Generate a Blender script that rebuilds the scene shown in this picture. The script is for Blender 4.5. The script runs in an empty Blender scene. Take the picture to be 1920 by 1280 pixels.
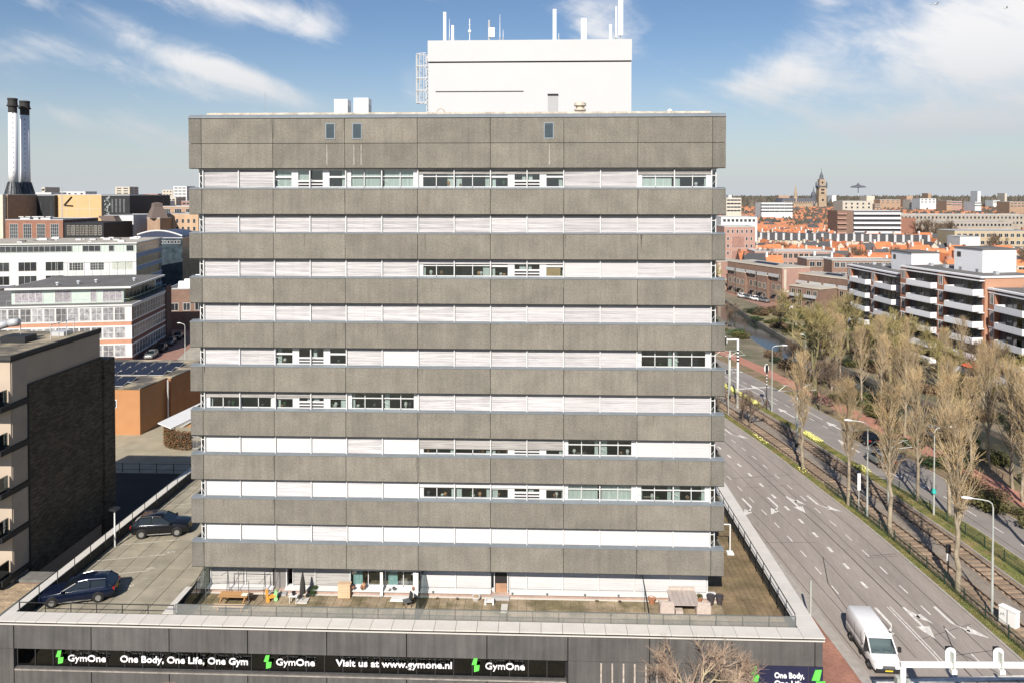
import bpy, bmesh, math, random
from mathutils import Vector, Matrix, noise
random.seed(7)
R = math.radians
sc = bpy.context.scene
COL = sc.collection
# ---------------------------------------------------------------- camera
SUN_AZ, SUN_EL = 12.0, 37.0          # shadows fall towards +Y, 12 degrees to the right
cd = bpy.data.cameras.new('camera'); cam = bpy.data.objects.new('camera', cd); COL.objects.link(cam)
cd.sensor_width = 36.0; cd.lens = 1390.0 / 1920 * 36; cd.shift_y = -0.1306
cd.clip_start = 0.5; cd.clip_end = 20000
cam.location = (0, 0, 32.0); cam.rotation_euler = (R(89), 0, R(2.06))
sc.camera = cam
# ---------------------------------------------------------------- world / sky with high cirrus
w = bpy.data.worlds.new('World'); sc.world = w; w.use_nodes = True
N = w.node_tree.nodes; L = w.node_tree.links; N.clear()
def wn(t, **k):
    n = N.new(t)
    for a, v in k.items(): setattr(n, a, v)
    return n
def wmath(op, a, b=None, c=None):
    n = wn('ShaderNodeMath', operation=op)
    for i, v in enumerate((a, b, c)):
        if v is None: continue
        if hasattr(v, 'links'): L.new(v, n.inputs[i])
        else: n.inputs[i].default_value = v
    return n.outputs[0]
def wmap(v, a, b, c, d, smooth=True):
    n = wn('ShaderNodeMapRange', interpolation_type='SMOOTHSTEP' if smooth else 'LINEAR')
    L.new(v, n.inputs[0])
    for i, x in enumerate((a, b, c, d)): n.inputs[i + 1].default_value = x
    return n.outputs[0]
sky = wn('ShaderNodeTexSky', sky_type='NISHITA', sun_disc=False)
sky.sun_elevation = R(SUN_EL); sky.sun_rotation = R(180 + SUN_AZ)
sky.air_density = 1.0; sky.dust_density = 0.55; sky.ozone_density = 3.2; sky.altitude = 0
hs = wn('ShaderNodeHueSaturation'); hs.inputs['Hue'].default_value = 0.503; hs.inputs['Saturation'].default_value = 1.06; hs.inputs['Value'].default_value = 0.86
L.new(sky.outputs[0], hs.inputs['Color'])
tc = wn('ShaderNodeTexCoord'); sp = wn('ShaderNodeSeparateXYZ'); L.new(tc.outputs['Generated'], sp.inputs[0])
az = wmath('ARCTAN2', sp.outputs[0], sp.outputs[1])            # 0 at +Y, positive to the right
el = wmath('ARCSINE', sp.outputs[2])
def cloud_noise(rot, sx, sy, scale, detail, rough, dist, seed):
    c = wn('ShaderNodeCombineXYZ'); L.new(az, c.inputs[0]); L.new(el, c.inputs[1]); c.inputs[2].default_value = seed
    m = wn('ShaderNodeMapping'); m.vector_type = 'TEXTURE'; m.inputs['Rotation'].default_value = (0, 0, rot); m.inputs['Scale'].default_value = (sx, sy, 1)
    L.new(c.outputs[0], m.inputs[0])
    t = wn('ShaderNodeTexNoise'); t.inputs['Scale'].default_value = scale; t.inputs['Detail'].default_value = detail
    t.inputs['Roughness'].default_value = rough; t.inputs['Distortion'].default_value = dist
    L.new(m.outputs[0], t.inputs['Vector']); return t.outputs[0]
def gauss(a0, e0, ra, re, rot=0.0):
    da = wmath('SUBTRACT', az, a0); de = wmath('SUBTRACT', el, e0)
    cr, sr = math.cos(rot), math.sin(rot)
    u = wmath('DIVIDE', wmath('ADD', wmath('MULTIPLY', da, cr), wmath('MULTIPLY', de, sr)), ra)
    v = wmath('DIVIDE', wmath('SUBTRACT', wmath('MULTIPLY', de, cr), wmath('MULTIPLY', da, sr)), re)
    r2 = wmath('ADD', wmath('MULTIPLY', u, u), wmath('MULTIPLY', v, v))
    return wmath('POWER', 2.718, wmath('MULTIPLY', r2, -1.0))
streak = cloud_noise(-0.42, 1.0, 0.24, 3.4, 6, 0.58, 0.8, 3.1)       # long fibres
wisp = cloud_noise(-0.36, 1.0, 0.50, 8.0, 7, 0.62, 1.0, 8.7)
puff = cloud_noise(0.25, 1.0, 0.55, 5.0, 7, 0.60, 0.6, 1.9)
cover = None
# banks of cloud: azimuth, elevation, radii, tilt, weight
for a0, e0, ra, re, rot, wt in [(-0.41, 0.152, 0.15, 0.020, -0.31, 0.50), (-0.41, 0.235, 0.10, 0.026, -0.22, 0.44), (-0.50, 0.143, 0.11, 0.014, -0.27, 0.36), (-0.54, 0.080, 0.15, 0.016, -0.22, 0.34),
        (-0.63, 0.155, 0.06, 0.03, -0.1, 0.26), (-0.30, 0.215, 0.05, 0.022, -0.3, 0.30), (-0.17, 0.145, 0.02, 0.04, 0.3, 0.26), (0.09, 0.235, 0.05, 0.045, 0.3, 0.30), (0.31, 0.150, 0.10, 0.034, 0.3, 0.42),
        (0.37, 0.245, 0.05, 0.03, 0.8, 0.30), (0.56, 0.190, 0.12, 0.070, 0.1, 0.56), (0.48, 0.080, 0.17, 0.022, 0.0, 0.34), (0.40, 0.12, 0.14, 0.04, 0.1, 0.22)]:
    g = wmath('MULTIPLY', gauss(a0, e0, ra, re, rot), wt)
    cover = g if cover is None else wmath('ADD', cover, g)
nz = wmath('ADD', wmath('MULTIPLY', streak, 0.50), wmath('ADD', wmath('MULTIPLY', wisp, 0.36), wmath('MULTIPLY', puff, 0.24)))
dens = wmap(wmath('ADD', nz, wmath('MULTIPLY', wmath('SUBTRACT', cover, 0.13), 0.62)), 0.515, 0.80, 0.0, 0.95)
veil = wmath('MULTIPLY', wmap(cover, 0.05, 0.6, 0.0, 0.60), wmap(puff, 0.36, 0.60, 0.05, 1.0))
dens = wmath('MAXIMUM', dens, veil)
ccol = wn('ShaderNodeMix', data_type='RGBA'); ccol.inputs[6].default_value = (4.6, 5.0, 5.4, 1); ccol.inputs[7].default_value = (8.4, 8.3, 8.3, 1)
L.new(wmap(el, 0.0, 0.2, 0.0, 1.0), ccol.inputs[0])
mx = wn('ShaderNodeMix', data_type='RGBA'); L.new(dens, mx.inputs[0]); L.new(hs.outputs[0], mx.inputs[6]); L.new(ccol.outputs[2], mx.inputs[7])
hz = wn('ShaderNodeMix', data_type='RGBA'); L.new(wmath('POWER', wmap(el, 0.0, 0.24, 1.0, 0.0, False), 2.0), hz.inputs[0]); L.new(mx.outputs[2], hz.inputs[6]); hz.inputs[7].default_value = (5.1, 5.45, 5.75, 1)
bg = wn('ShaderNodeBackground'); bg.inputs['Strength'].default_value = 0.088
out = wn('ShaderNodeOutputWorld'); L.new(hz.outputs[2], bg.inputs[0]); L.new(bg.outputs[0], out.inputs[0])
# ---------------------------------------------------------------- sun, exposure
sd = bpy.data.lights.new('sun', 'SUN'); sd.energy = 5.0; sd.angle = R(0.55); sd.color = (1.0, 0.93, 0.835)
so = bpy.data.objects.new('sun', sd); COL.objects.link(so); so.rotation_euler = (R(90 - SUN_EL), 0, R(-SUN_AZ)); so.location = (0, -20, 80)
sc.view_settings.view_transform = 'Standard'; sc.view_settings.look = 'None'; sc.view_settings.exposure = 0.38; sc.view_settings.gamma = 1.0
sc.view_settings.use_curve_mapping = False
sc.render.engine = 'CYCLES'
sc.cycles.max_bounces = 4; sc.cycles.diffuse_bounces = 3; sc.cycles.glossy_bounces = 2; sc.cycles.transparent_max_bounces = 10; sc.cycles.caustics_reflective = False; sc.cycles.caustics_refractive = False
sc.cycles.sample_clamp_indirect = 6.0; sc.cycles.use_denoising = True

# ================================================================ materials
MATS = {}
def mat(name, col, rough=0.8, metal=0.0, var=0.12, scale=1.5, ovar=0.0, fine=0.0, fscale=30.0, bump=0.0, bscale=20.0, streak=0.0, spec=0.5, col2=None, stretch=(1, 1, 1)):
    """procedural surface: broad blotches + fine grain + vertical weather streaks + per-object tone"""
    if name in MATS: return MATS[name]
    m = bpy.data.materials.new(name); m.use_nodes = True; nt = m.node_tree; n = nt.nodes; l = nt.links
    b = n['Principled BSDF']; b.inputs['Roughness'].default_value = rough; b.inputs['Metallic'].default_value = metal
    b.inputs['Specular IOR Level'].default_value = spec
    geo = n.new('ShaderNodeNewGeometry')
    mp = n.new('ShaderNodeMapping'); mp.inputs['Scale'].default_value = stretch; l.new(geo.outputs['Position'], mp.inputs[0])
    pos = mp.outputs[0]
    def nz(s, d, vec=None, r=0.55):
        t = n.new('ShaderNodeTexNoise'); t.inputs['Scale'].default_value = s; t.inputs['Detail'].default_value = d; t.inputs['Roughness'].default_value = r
        l.new(vec or pos, t.inputs['Vector']); return t.outputs[0]
    def mr(v, a, b_, c, d):
        t = n.new('ShaderNodeMapRange'); l.new(v, t.inputs[0])
        for i, x in enumerate((a, b_, c, d)): t.inputs[i + 1].default_value = x
        return t.outputs[0]
    fac = None
    def mul(v):
        nonlocal fac
        if fac is None: fac = v; return
        t = n.new('ShaderNodeMath'); t.operation = 'MULTIPLY'; l.new(fac, t.inputs[0]); l.new(v, t.inputs[1]); fac = t.outputs[0]
    base = nz(scale, 5)
    if var: mul(mr(base, 0.3, 0.7, 1 - var, 1 + var))
    if fine: mul(mr(nz(fscale, 2), 0.3, 0.7, 1 - fine, 1 + fine))
    if streak:
        m2 = n.new('ShaderNodeMapping'); m2.inputs['Scale'].default_value = (2.2, 2.2, 0.12); l.new(geo.outputs['Position'], m2.inputs[0])
        mul(mr(nz(1.6, 4, m2.outputs[0]), 0.35, 0.75, 1 + streak * 0.4, 1 - streak))
    if ovar:
        oi = n.new('ShaderNodeObjectInfo'); mul(mr(oi.outputs['Random'], 0, 1, 1 - ovar, 1 + ovar))
    if col2 is not None:
        mxn = n.new('ShaderNodeMix'); mxn.data_type = 'RGBA'; mxn.inputs[6].default_value = (*col, 1); mxn.inputs[7].default_value = (*col2, 1)
        l.new(mr(nz(scale * 0.7, 4), 0.42, 0.62, 0, 1), mxn.inputs[0]); csock = mxn.outputs[2]
    else:
        rg = n.new('ShaderNodeRGB'); rg.outputs[0].default_value = (*col, 1); csock = rg.outputs[0]
    if fac is not None:
        v = n.new('ShaderNodeVectorMath'); v.operation = 'SCALE'; l.new(csock, v.inputs[0]); l.new(fac, v.inputs['Scale']); csock = v.outputs[0]
    l.new(csock, b.inputs['Base Color'])
    if bump:
        bp = n.new('ShaderNodeBump'); bp.inputs['Strength'].default_value = bump; bp.inputs['Distance'].default_value = 0.05
        l.new(nz(bscale, 3), bp.inputs['Height']); l.new(bp.outputs[0], b.inputs['Normal'])
    MATS[name] = m; return m
def brickmat(name, col, mortar, bw=0.22, bh=0.065, ms=0.012, var=0.2, rough=0.9, facing='XZ'):
    if name in MATS: return MATS[name]
    m = bpy.data.materials.new(name); m.use_nodes = True; nt = m.node_tree; n = nt.nodes; l = nt.links
    b = n['Principled BSDF']; b.inputs['Roughness'].default_value = rough
    geo = n.new('ShaderNodeNewGeometry'); s = n.new('ShaderNodeSeparateXYZ'); l.new(geo.outputs['Position'], s.inputs[0])
    c = n.new('ShaderNodeCombineXYZ')
    if facing == 'XY': l.new(s.outputs[0], c.inputs[0]); l.new(s.outputs[1], c.inputs[1])
    else:
        a = n.new('ShaderNodeMath'); a.operation = 'ADD'; l.new(s.outputs[0], a.inputs[0]); l.new(s.outputs[1], a.inputs[1]); l.new(a.outputs[0], c.inputs[0]); l.new(s.outputs[2], c.inputs[1])
    t = n.new('ShaderNodeTexBrick'); l.new(c.outputs[0], t.inputs['Vector']); t.inputs['Scale'].default_value = 1.0
    t.inputs['Brick Width'].default_value = bw; t.inputs['Row Height'].default_value = bh; t.inputs['Mortar Size'].default_value = ms
    t.inputs['Color1'].default_value = (*[x * (1 - var) for x in col], 1); t.inputs['Color2'].default_value = (*[x * (1 + var) for x in col], 1); t.inputs['Mortar'].default_value = (*mortar, 1)
    nzn = n.new('ShaderNodeTexNoise'); nzn.inputs['Scale'].default_value = 0.6; nzn.inputs['Detail'].default_value = 6; l.new(geo.outputs['Position'], nzn.inputs['Vector'])
    mr = n.new('ShaderNodeMapRange'); l.new(nzn.outputs[0], mr.inputs[0]); mr.inputs[1].default_value = .3; mr.inputs[2].default_value = .7; mr.inputs[3].default_value = .78; mr.inputs[4].default_value = 1.18
    v = n.new('ShaderNodeVectorMath'); v.operation = 'SCALE'; l.new(t.outputs['Color'], v.inputs[0]); l.new(mr.outputs[0], v.inputs['Scale'])
    l.new(v.outputs[0], b.inputs['Base Color'])
    MATS[name] = m; return m
def glassmat(name, tint=(0.75, 0.82, 0.82), refl=0.10, clear=0.85):
    """thin pane: mostly see-through, mirror-like at a shallow angle"""
    if name in MATS: return MATS[name]
    m = bpy.data.materials.new(name); m.use_nodes = True; nt = m.node_tree; n = nt.nodes; l = nt.links; n.clear()
    o = n.new('ShaderNodeOutputMaterial'); tr = n.new('ShaderNodeBsdfTransparent'); tr.inputs[0].default_value = (*[x * clear for x in tint], 1)
    gl = n.new('ShaderNodeBsdfGlossy'); gl.inputs['Roughness'].default_value = 0.02; gl.inputs['Color'].default_value = (0.9, 0.95, 1, 1)
    fr = n.new('ShaderNodeFresnel'); fr.inputs['IOR'].default_value = 1.5
    ad = n.new('ShaderNodeMath'); ad.operation = 'ADD'; ad.inputs[1].default_value = refl; l.new(fr.outputs[0], ad.inputs[0])
    mx = n.new('ShaderNodeMixShader'); l.new(ad.outputs[0], mx.inputs[0]); l.new(tr.outputs[0], mx.inputs[1]); l.new(gl.outputs[0], mx.inputs[2]); l.new(mx.outputs[0], o.inputs[0])
    MATS[name] = m; return m

# ================================================================ mesh helpers
class MB:
    def __init__(s): s.v = []; s.f = []; s.mi = []
    def quad(s, a, b, c, d, mi=0):
        k = len(s.v); s.v += [a, b, c, d]; s.f.append((k, k + 1, k + 2, k + 3)); s.mi.append(mi); return s
    def poly(s, pts, mi=0):
        k = len(s.v); s.v += list(pts); s.f.append(tuple(range(k, k + len(pts)))); s.mi.append(mi); return s
    def box(s, x0, x1, y0, y1, z0, z1, mi=0):
        k = len(s.v); s.v += [(x0, y0, z0), (x1, y0, z0), (x1, y1, z0), (x0, y1, z0), (x0, y0, z1), (x1, y0, z1), (x1, y1, z1), (x0, y1, z1)]
        for f in ((0, 3, 2, 1), (4, 5, 6, 7), (0, 1, 5, 4), (1, 2, 6, 5), (2, 3, 7, 6), (3, 0, 4, 7)): s.f.append(tuple(k + i for i in f)); s.mi.append(mi)
        return s
    def prism(s, pts, z0, z1, mi=0):
        """vertical prism over a counter-clockwise outline"""
        n = len(pts); k = len(s.v); s.v += [(p[0], p[1], z0) for p in pts] + [(p[0], p[1], z1) for p in pts]
        s.f.append(tuple(k + n - 1 - i for i in range(n))); s.mi.append(mi); s.f.append(tuple(k + n + i for i in range(n))); s.mi.append(mi)
        for i in range(n): j = (i + 1) % n; s.f.append((k + i, k + j, k + n + j, k + n + i)); s.mi.append(mi)
        return s
    def extr(s, pts, axis, a, b, mi=0):
        """outline given in the two other axes, extruded along axis from a to b"""
        n = len(pts); k = len(s.v)
        def P(p, t): return (t, p[0], p[1]) if axis == 'x' else (p[0], t, p[1]) if axis == 'y' else (p[0], p[1], t)
        s.v += [P(p, a) for p in pts] + [P(p, b) for p in pts]
        s.f.append(tuple(k + n - 1 - i for i in range(n))); s.mi.append(mi); s.f.append(tuple(k + n + i for i in range(n))); s.mi.append(mi)
        for i in range(n): j = (i + 1) % n; s.f.append((k + i, k + j, k + n + j, k + n + i)); s.mi.append(mi)
        return s
    def tube(s, p0, p1, r0, r1=None, n=6, mi=0, cap=True):
        p0 = Vector(p0); p1 = Vector(p1); r1 = r0 if r1 is None else r1
        d = p1 - p0
        if d.length < 1e-6: return s
        d.normalize(); a = Vector((0, 0, 1)) if abs(d.z) < 0.9 else Vector((1, 0, 0)); u = d.cross(a).normalized(); v = d.cross(u)
        k = len(s.v)
        for p, r in ((p0, r0), (p1, r1)):
            for i in range(n): t = 2 * math.pi * i / n; q = p + u * (r * math.cos(t)) + v * (r * math.sin(t)); s.v.append((q.x, q.y, q.z))
        for i in range(n): j = (i + 1) % n; s.f.append((k + i, k + n + i, k + n + j, k + j)); s.mi.append(mi)
        if cap and n > 2:
            s.f.append(tuple(k + i for i in range(n))); s.mi.append(mi); s.f.append(tuple(k + 2 * n - 1 - i for i in range(n))); s.mi.append(mi)
        return s
    def path(s, pts, r, n=6, mi=0):
        for a, b in zip(pts, pts[1:]): s.tube(a, b, r, r, n, mi)
        return s
    def lathe(s, prof, cx=0, cy=0, n=16, mi=0, cap=True):
        k = len(s.v); m = len(prof)
        for r, z in prof:
            for i in range(n): t = 2 * math.pi * i / n; s.v.append((cx + r * math.cos(t), cy + r * math.sin(t), z))
        for q in range(m - 1):
            for i in range(n): j = (i + 1) % n; s.f.append((k + q * n + i, k + q * n + j, k + (q + 1) * n + j, k + (q + 1) * n + i)); s.mi.append(mi)
        if cap:
            s.f.append(tuple(k + n - 1 - i for i in range(n))); s.mi.append(mi); s.f.append(tuple(k + (m - 1) * n + i for i in range(n))); s.mi.append(mi)
        return s
    def mesh(s, name, mats, smooth=False):
        me = bpy.data.meshes.new(name); me.from_pydata([tuple(p) for p in s.v], [], s.f)
        for m in (mats if isinstance(mats, (list, tuple)) else [mats]): me.materials.append(m)
        if isinstance(mats, (list, tuple)) and len(mats) > 1: me.polygons.foreach_set('material_index', s.mi)
        if smooth: me.polygons.foreach_set('use_smooth', [True] * len(me.polygons))
        me.update(); return me
    def build(s, name, mats, parent=None, smooth=False, loc=(0, 0, 0), rz=0.0): return obj(name, s.mesh(name, mats, smooth), parent, loc, rz)
def obj(name, me, parent=None, loc=(0, 0, 0), rz=0.0):
    o = bpy.data.objects.new(name, me); COL.objects.link(o); o.location = loc
    if rz: o.rotation_euler = (0, 0, rz)
    if parent is not None: o.parent = parent
    return o
UCUBE = {}
def unit(m):
    if m.name not in UCUBE: UCUBE[m.name] = MB().box(-.5, .5, -.5, .5, -.5, .5).mesh('block_' + m.name, m)
    return UCUBE[m.name]
def box(name, x0, x1, y0, y1, z0, z1, m, parent=None):
    o = obj(name, unit(m), parent, ((x0 + x1) / 2, (y0 + y1) / 2, (z0 + z1) / 2)); o.scale = (abs(x1 - x0), abs(y1 - y0), abs(z1 - z0)); return o
def tag(o, label=None, cat=None, group=None, kind=None):
    if label: o['label'] = label
    if cat: o['category'] = cat
    if group: o['group'] = group
    if kind: o['kind'] = kind
    return o
def thing(name, label, cat, loc=(0, 0, 0), rz=0.0, group=None):
    o = bpy.data.objects.new(name, None); COL.objects.link(o); o.location = loc; o.rotation_euler = (0, 0, rz); o.empty_display_size = 0.3
    return tag(o, label, cat, group)
def kids(o): return list(o.children)
def copy_tree(o, parent=None):
    c = o.copy(); COL.objects.link(c); c.parent = parent
    for ch in CH.get(o.name, None) or kids(o): copy_tree(ch, c)
    return c
CH = {}
def dup(root, loc, rz=0.0, label=None, group=None, scale=None):
    r = copy_tree(root); r.location = loc; r.rotation_euler = (0, 0, rz)
    if scale: r.scale = scale if isinstance(scale, tuple) else (scale,) * 3
    if label: r['label'] = label
    if group: r['group'] = group
    return r
def struct(o): o['kind'] = 'structure'; return o
# ================================================================ ground, roads, tracks, canal
M = dict(
 asphalt=mat('asphalt', (0.300, 0.262, 0.232), 0.92, var=0.16, scale=0.45, fine=0.10, fscale=6, stretch=(1.6, .16, 1)),
 asphalt2=mat('asphalt_far', (0.25, 0.225, 0.205), 0.92, var=0.10, scale=0.4, fine=0.08, fscale=40),
 tar=mat('tar_seam', (0.045, 0.04, 0.038), 0.7, var=0.2, scale=3),
 paint=mat('road_paint', (0.66, 0.63, 0.59), 0.8, var=0.22, scale=2.5, fine=0.12, fscale=9),
 redpave=brickmat('red_pavers', (0.36, 0.17, 0.12), (0.17, 0.10, 0.075), 0.2, 0.1, 0.008, 0.15, facing='XY'),
 redpath=mat('red_cycle_path', (0.40, 0.19, 0.135), 0.9, var=0.14, scale=0.6, fine=0.1, fscale=30),
 kerb=mat('kerb_stone', (0.36, 0.33, 0.30), 0.85, var=0.14, scale=2, ovar=0.05),
 grass=mat('verge_grass', (0.155, 0.17, 0.045), 0.95, var=0.35, scale=0.9, fine=0.3, fscale=9, col2=(0.26, 0.20, 0.085)),
 ballast=mat('track_ballast', (0.235, 0.17, 0.115), 0.95, var=0.28, scale=0.7, fine=0.35, fscale=14, col2=(0.20, 0.16, 0.125)),
 sleeper=mat('sleeper_wood', (0.285, 0.205, 0.14), 0.9, var=0.2, scale=2, ovar=0.25),
 rail=mat('rail_steel', (0.055, 0.038, 0.03), 0.55, 0.4, var=0.2, scale=2),
 centre=mat('track_centre_gravel', (0.25, 0.21, 0.17), 0.95, var=0.16, scale=1.2, fine=0.3, fscale=18),
 ground=mat('town_ground', (0.21, 0.175, 0.12), 0.95, var=0.25, scale=0.15, fine=0.2, fscale=3, col2=(0.12, 0.115, 0.07)),
 yard=mat('yard_paving', (0.34, 0.30, 0.215), 0.95, var=0.16, scale=0.5, fine=0.12, fscale=12),
 quay=mat('quay_wall', (0.17, 0.15, 0.125), 0.9, var=0.2, scale=1.0),
)
wm = bpy.data.materials.new('canal_water'); wm.use_nodes = True; _b = wm.node_tree.nodes['Principled BSDF']
_b.inputs['Base Color'].default_value = (0.035, 0.04, 0.035, 1); _b.inputs['Roughness'].default_value = 0.08; _b.inputs['IOR'].default_value = 1.33
_nn = wm.node_tree.nodes.new('ShaderNodeTexNoise'); _nn.inputs['Scale'].default_value = 1.4; _nn.inputs['Detail'].default_value = 4
_bp = wm.node_tree.nodes.new('ShaderNodeBump'); _bp.inputs['Strength'].default_value = 0.10; wm.node_tree.links.new(_nn.outputs[0], _bp.inputs['Height']); wm.node_tree.links.new(_bp.outputs[0], _b.inputs['Normal'])

def catmull(pts, n=8):
    out = []
    P = [pts[0]] + list(pts) + [pts[-1]]
    for i in range(1, len(P) - 2):
        p0, p1, p2, p3 = (Vector((*p, 0)) for p in P[i - 1:i + 3])
        for k in range(n):
            t = k / n
            q = 0.5 * ((2 * p1) + (p2 - p0) * t + (2 * p0 - 5 * p1 + 4 * p2 - p3) * t * t + (3 * p1 - p0 - 3 * p2 + p3) * t ** 3); out.append(q)
    out.append(Vector((*pts[-1], 0))); return out
KERB = catmull([(34.6, 5), (34.0, 25), (33.5, 42), (33.1, 52), (32.5, 61.3), (31.8, 70.9), (30.6, 80.6), (28.7, 94.2), (26.6, 106.4), (23.2, 124), (19.6, 141), (8, 190), (-22, 300)], 8)
KS = [0.0]
for a, b in zip(KERB, KERB[1:]): KS.append(KS[-1] + (b - a).length)
def road_pt(s, off):
    """point at arc length s along the kerb line, off metres to its right"""
    s = max(0, min(KS[-1] - 1e-3, s)); lo, hi = 0, len(KS) - 2
    while lo < hi:
        m = (lo + hi + 1) // 2
        if KS[m] <= s: lo = m
        else: hi = m - 1
    a, b = KERB[lo], KERB[lo + 1]; t = (s - KS[lo]) / (KS[lo + 1] - KS[lo]); p = a.lerp(b, t)
    da = (KERB[min(lo + 1, len(KERB) - 1)] - KERB[max(lo - 1, 0)]).normalized(); db = (KERB[min(lo + 2, len(KERB) - 1)] - KERB[lo]).normalized()
    d = da.lerp(db, t).normalized(); return Vector((p.x + d.y * off, p.y - d.x * off, 0)), d
def s_at_y(y):
    for i in range(len(KERB) - 1):
        if KERB[i].y <= y <= KERB[i + 1].y: return KS[i] + (y - KERB[i].y) / (KERB[i + 1].y - KERB[i].y) * (KS[i + 1] - KS[i])
    return 0
def strip(name, o0, o1, z, m, s0=0, s1=None, thick=0.0, step=3.0):
    s1 = KS[-1] if s1 is None else s1; mb = MB(); n = max(2, int((s1 - s0) / step)); prev = None
    f0 = o0 if callable(o0) else (lambda s: o0); f1 = o1 if callable(o1) else (lambda s: o1)
    for i in range(n + 1):
        s = s0 + (s1 - s0) * i / n; a, _ = road_pt(s, f0(s)); b, _ = road_pt(s, f1(s))
        cur = [(a.x, a.y, z), (b.x, b.y, z), (a.x, a.y, z - thick), (b.x, b.y, z - thick)]
        if prev:
            mb.quad(prev[0], prev[1], cur[1], cur[0])
            if thick: mb.quad(prev[2], prev[0], cur[0], cur[2]); mb.quad(prev[1], prev[3], cur[3], cur[1])
        prev = cur
    return struct(mb.build(name, m))
# canal banks (left edge, right edge)
CAN = [(-300, 62, 68), (40, 59, 66), (90, 56.5, 63), (115, 54, 60.5), (130, 50.5, 58), (150, 47.5, 55), (170, 47, 55), (200, 47.5, 55.5), (260, 50, 58), (420, 60, 68), (4000, 300, 308)]
mb = MB(); wq = MB(); ww = MB()
for (ya, la, ra), (yb, lb, rb) in zip(CAN, CAN[1:]):
    mb.quad((-6000, ya, 0), (la, ya, 0), (lb, yb, 0), (-6000, yb, 0)); mb.quad((ra, ya, 0), (6000, ya, 0), (6000, yb, 0), (rb, yb, 0))
    wq.quad((la, ya, 0), (la, ya, -1.4), (lb, yb, -1.4), (lb, yb, 0)); wq.quad((ra, ya, -1.4), (ra, ya, 0), (rb, yb, 0), (rb, yb, -1.4))
    wq.quad((la - .35, ya, .012), (la, ya, .012), (lb, yb, .012), (lb - .35, yb, .012)); wq.quad((ra, ya, .012), (ra + .35, ya, .012), (rb + .35, yb, .012), (rb, yb, .012))
    ww.quad((la, ya, -.75), (ra, ya, -.75), (rb, yb, -.75), (lb, yb, -.75))
mb.quad((-6000, 4000, 0), (6000, 4000, 0), (6000, 16000, 0), (-6000, 16000, 0))
ground = struct(mb.build('ground', M['ground']))
struct(wq.build('quay_wall', M['quay'])); struct(ww.build('water', wm))
R1 = lambda s: -11.9
strip('road', R1, 0, 0.012, M['asphalt'])
S60 = s_at_y(60); SEND = KS[-1]
gw = lambda s: 8.4 + 1.7 * max(0, min(1, (s_at_y(84) - s) / 12))
strip('kerb', -0.02, 0.16, 0.10, M['kerb'], thick=0.12); strip('kerb', -12.05, R1, 0.09, M['kerb'], thick=0.11)
strip('pavement', -16.6, -12.05, 0.07, M['redpave'], s0=s_at_y(30), s1=s_at_y(140))
strip('gutter', -11.9, -11.2, 0.016, M['kerb'])
strip('grass_verge', 0.16, 1.15, 0.08, M['grass'], thick=0.05)
strip('track_bed', 1.15, 6.95, 0.03, M['ballast'])
strip('track_centre', 3.25, 4.65, 0.045, M['centre'])
strip('track_kerb', 6.95, 7.1, 0.09, M['kerb'], thick=0.1)
strip('grass_verge', 7.1, gw, 0.08, M['grass'], thick=0.05)
strip('kerb', gw, lambda s: gw(s) + .15, 0.10, M['kerb'], thick=0.12)
strip('road', lambda s: gw(s) + .15, 15.3, 0.012, M['asphalt2'])
strip('kerb', 15.3, 15.46, 0.10, M['kerb'], thick=0.12)
vgrass = mat('worn_verge', (0.235, 0.165, 0.105), 0.95, var=0.25, scale=0.5, fine=0.2, fscale=8, col2=(0.16, 0.14, 0.06))
strip('verge', 15.46, 18.2, 0.06, vgrass, thick=0.05)
strip('cycle_path', 18.2, 21.0, 0.05, M['redpath'])
strip('verge', 21.0, 25.0, 0.03, vgrass, thick=0.02, s0=s_at_y(50), s1=s_at_y(135))
for nm, o in (('left', 1.57), ('left', 3.0), ('right', 4.9), ('right', 6.33)): strip('tram_rail', o - .06, o + .06, 0.12, M['rail'], thick=0.1, step=2.5)
# sleepers of the two tracks: the nearest single, the rest joined
slm = MB().box(-.95, .95, -.14, .14, -.05, .05).mesh('sleeper', M['sleeper'])
rest = MB(); cnt = 0
tb = bpy.data.objects['track_bed']
for tr in (2.28, 5.62):
    s = s_at_y(48)
    while s < s_at_y(135):
        p, d = road_pt(s, tr); a = math.atan2(-d.x, d.y)
        if s < s_at_y(135):
            o = obj('sleeper', slm, tb, (p.x, p.y, 0.045 + random.uniform(-.012, .008)), a + random.uniform(-.02, .02)); cnt += 1
        s += 0.72
# ---------------- painted markings
def dash(name, s0, ln, off, wd, z=0.017):
    mb = MB(); n = max(1, int(ln / 2.5)); pr = None
    for i in range(n + 1):
        a, _ = road_pt(s0 + ln * i / n, off - wd / 2); b, _ = road_pt(s0 + ln * i / n, off + wd / 2)
        if pr: mb.quad((pr[0].x, pr[0].y, z), (pr[1].x, pr[1].y, z), (b.x, b.y, z), (a.x, a.y, z))
        pr = (a, b)
    return mb.build(name, M['paint'], ROAD)
ROAD = bpy.data.objects['road']; ROAD2 = bpy.data.objects['road.001']
s = s_at_y(51.2)
while s < s_at_y(150):
    dash('lane_dash', s, 1.25, -2.9, 0.11)
    if s > s_at_y(58): dash('lane_dash', s + .1, 1.25, -8.5, 0.11); dash('lane_dash', s + .9, 1.0, -5.75, 0.26)
    s += 3.05
dash('double_line', s_at_y(45), s_at_y(58.5) - s_at_y(45), -5.62, 0.09); dash('double_line', s_at_y(45), s_at_y(58.5) - s_at_y(45), -5.38, 0.09)
p0, _ = road_pt(s_at_y(49.5), -11.2); p1, _ = road_pt(s_at_y(49.9), -0.4)
MB().quad((p0.x, p0.y - .22, .018), (p1.x, p1.y - .22, .018), (p1.x, p1.y + .22, .018), (p0.x, p0.y + .22, .018)).build('stop_line', M['paint'], ROAD)
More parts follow.
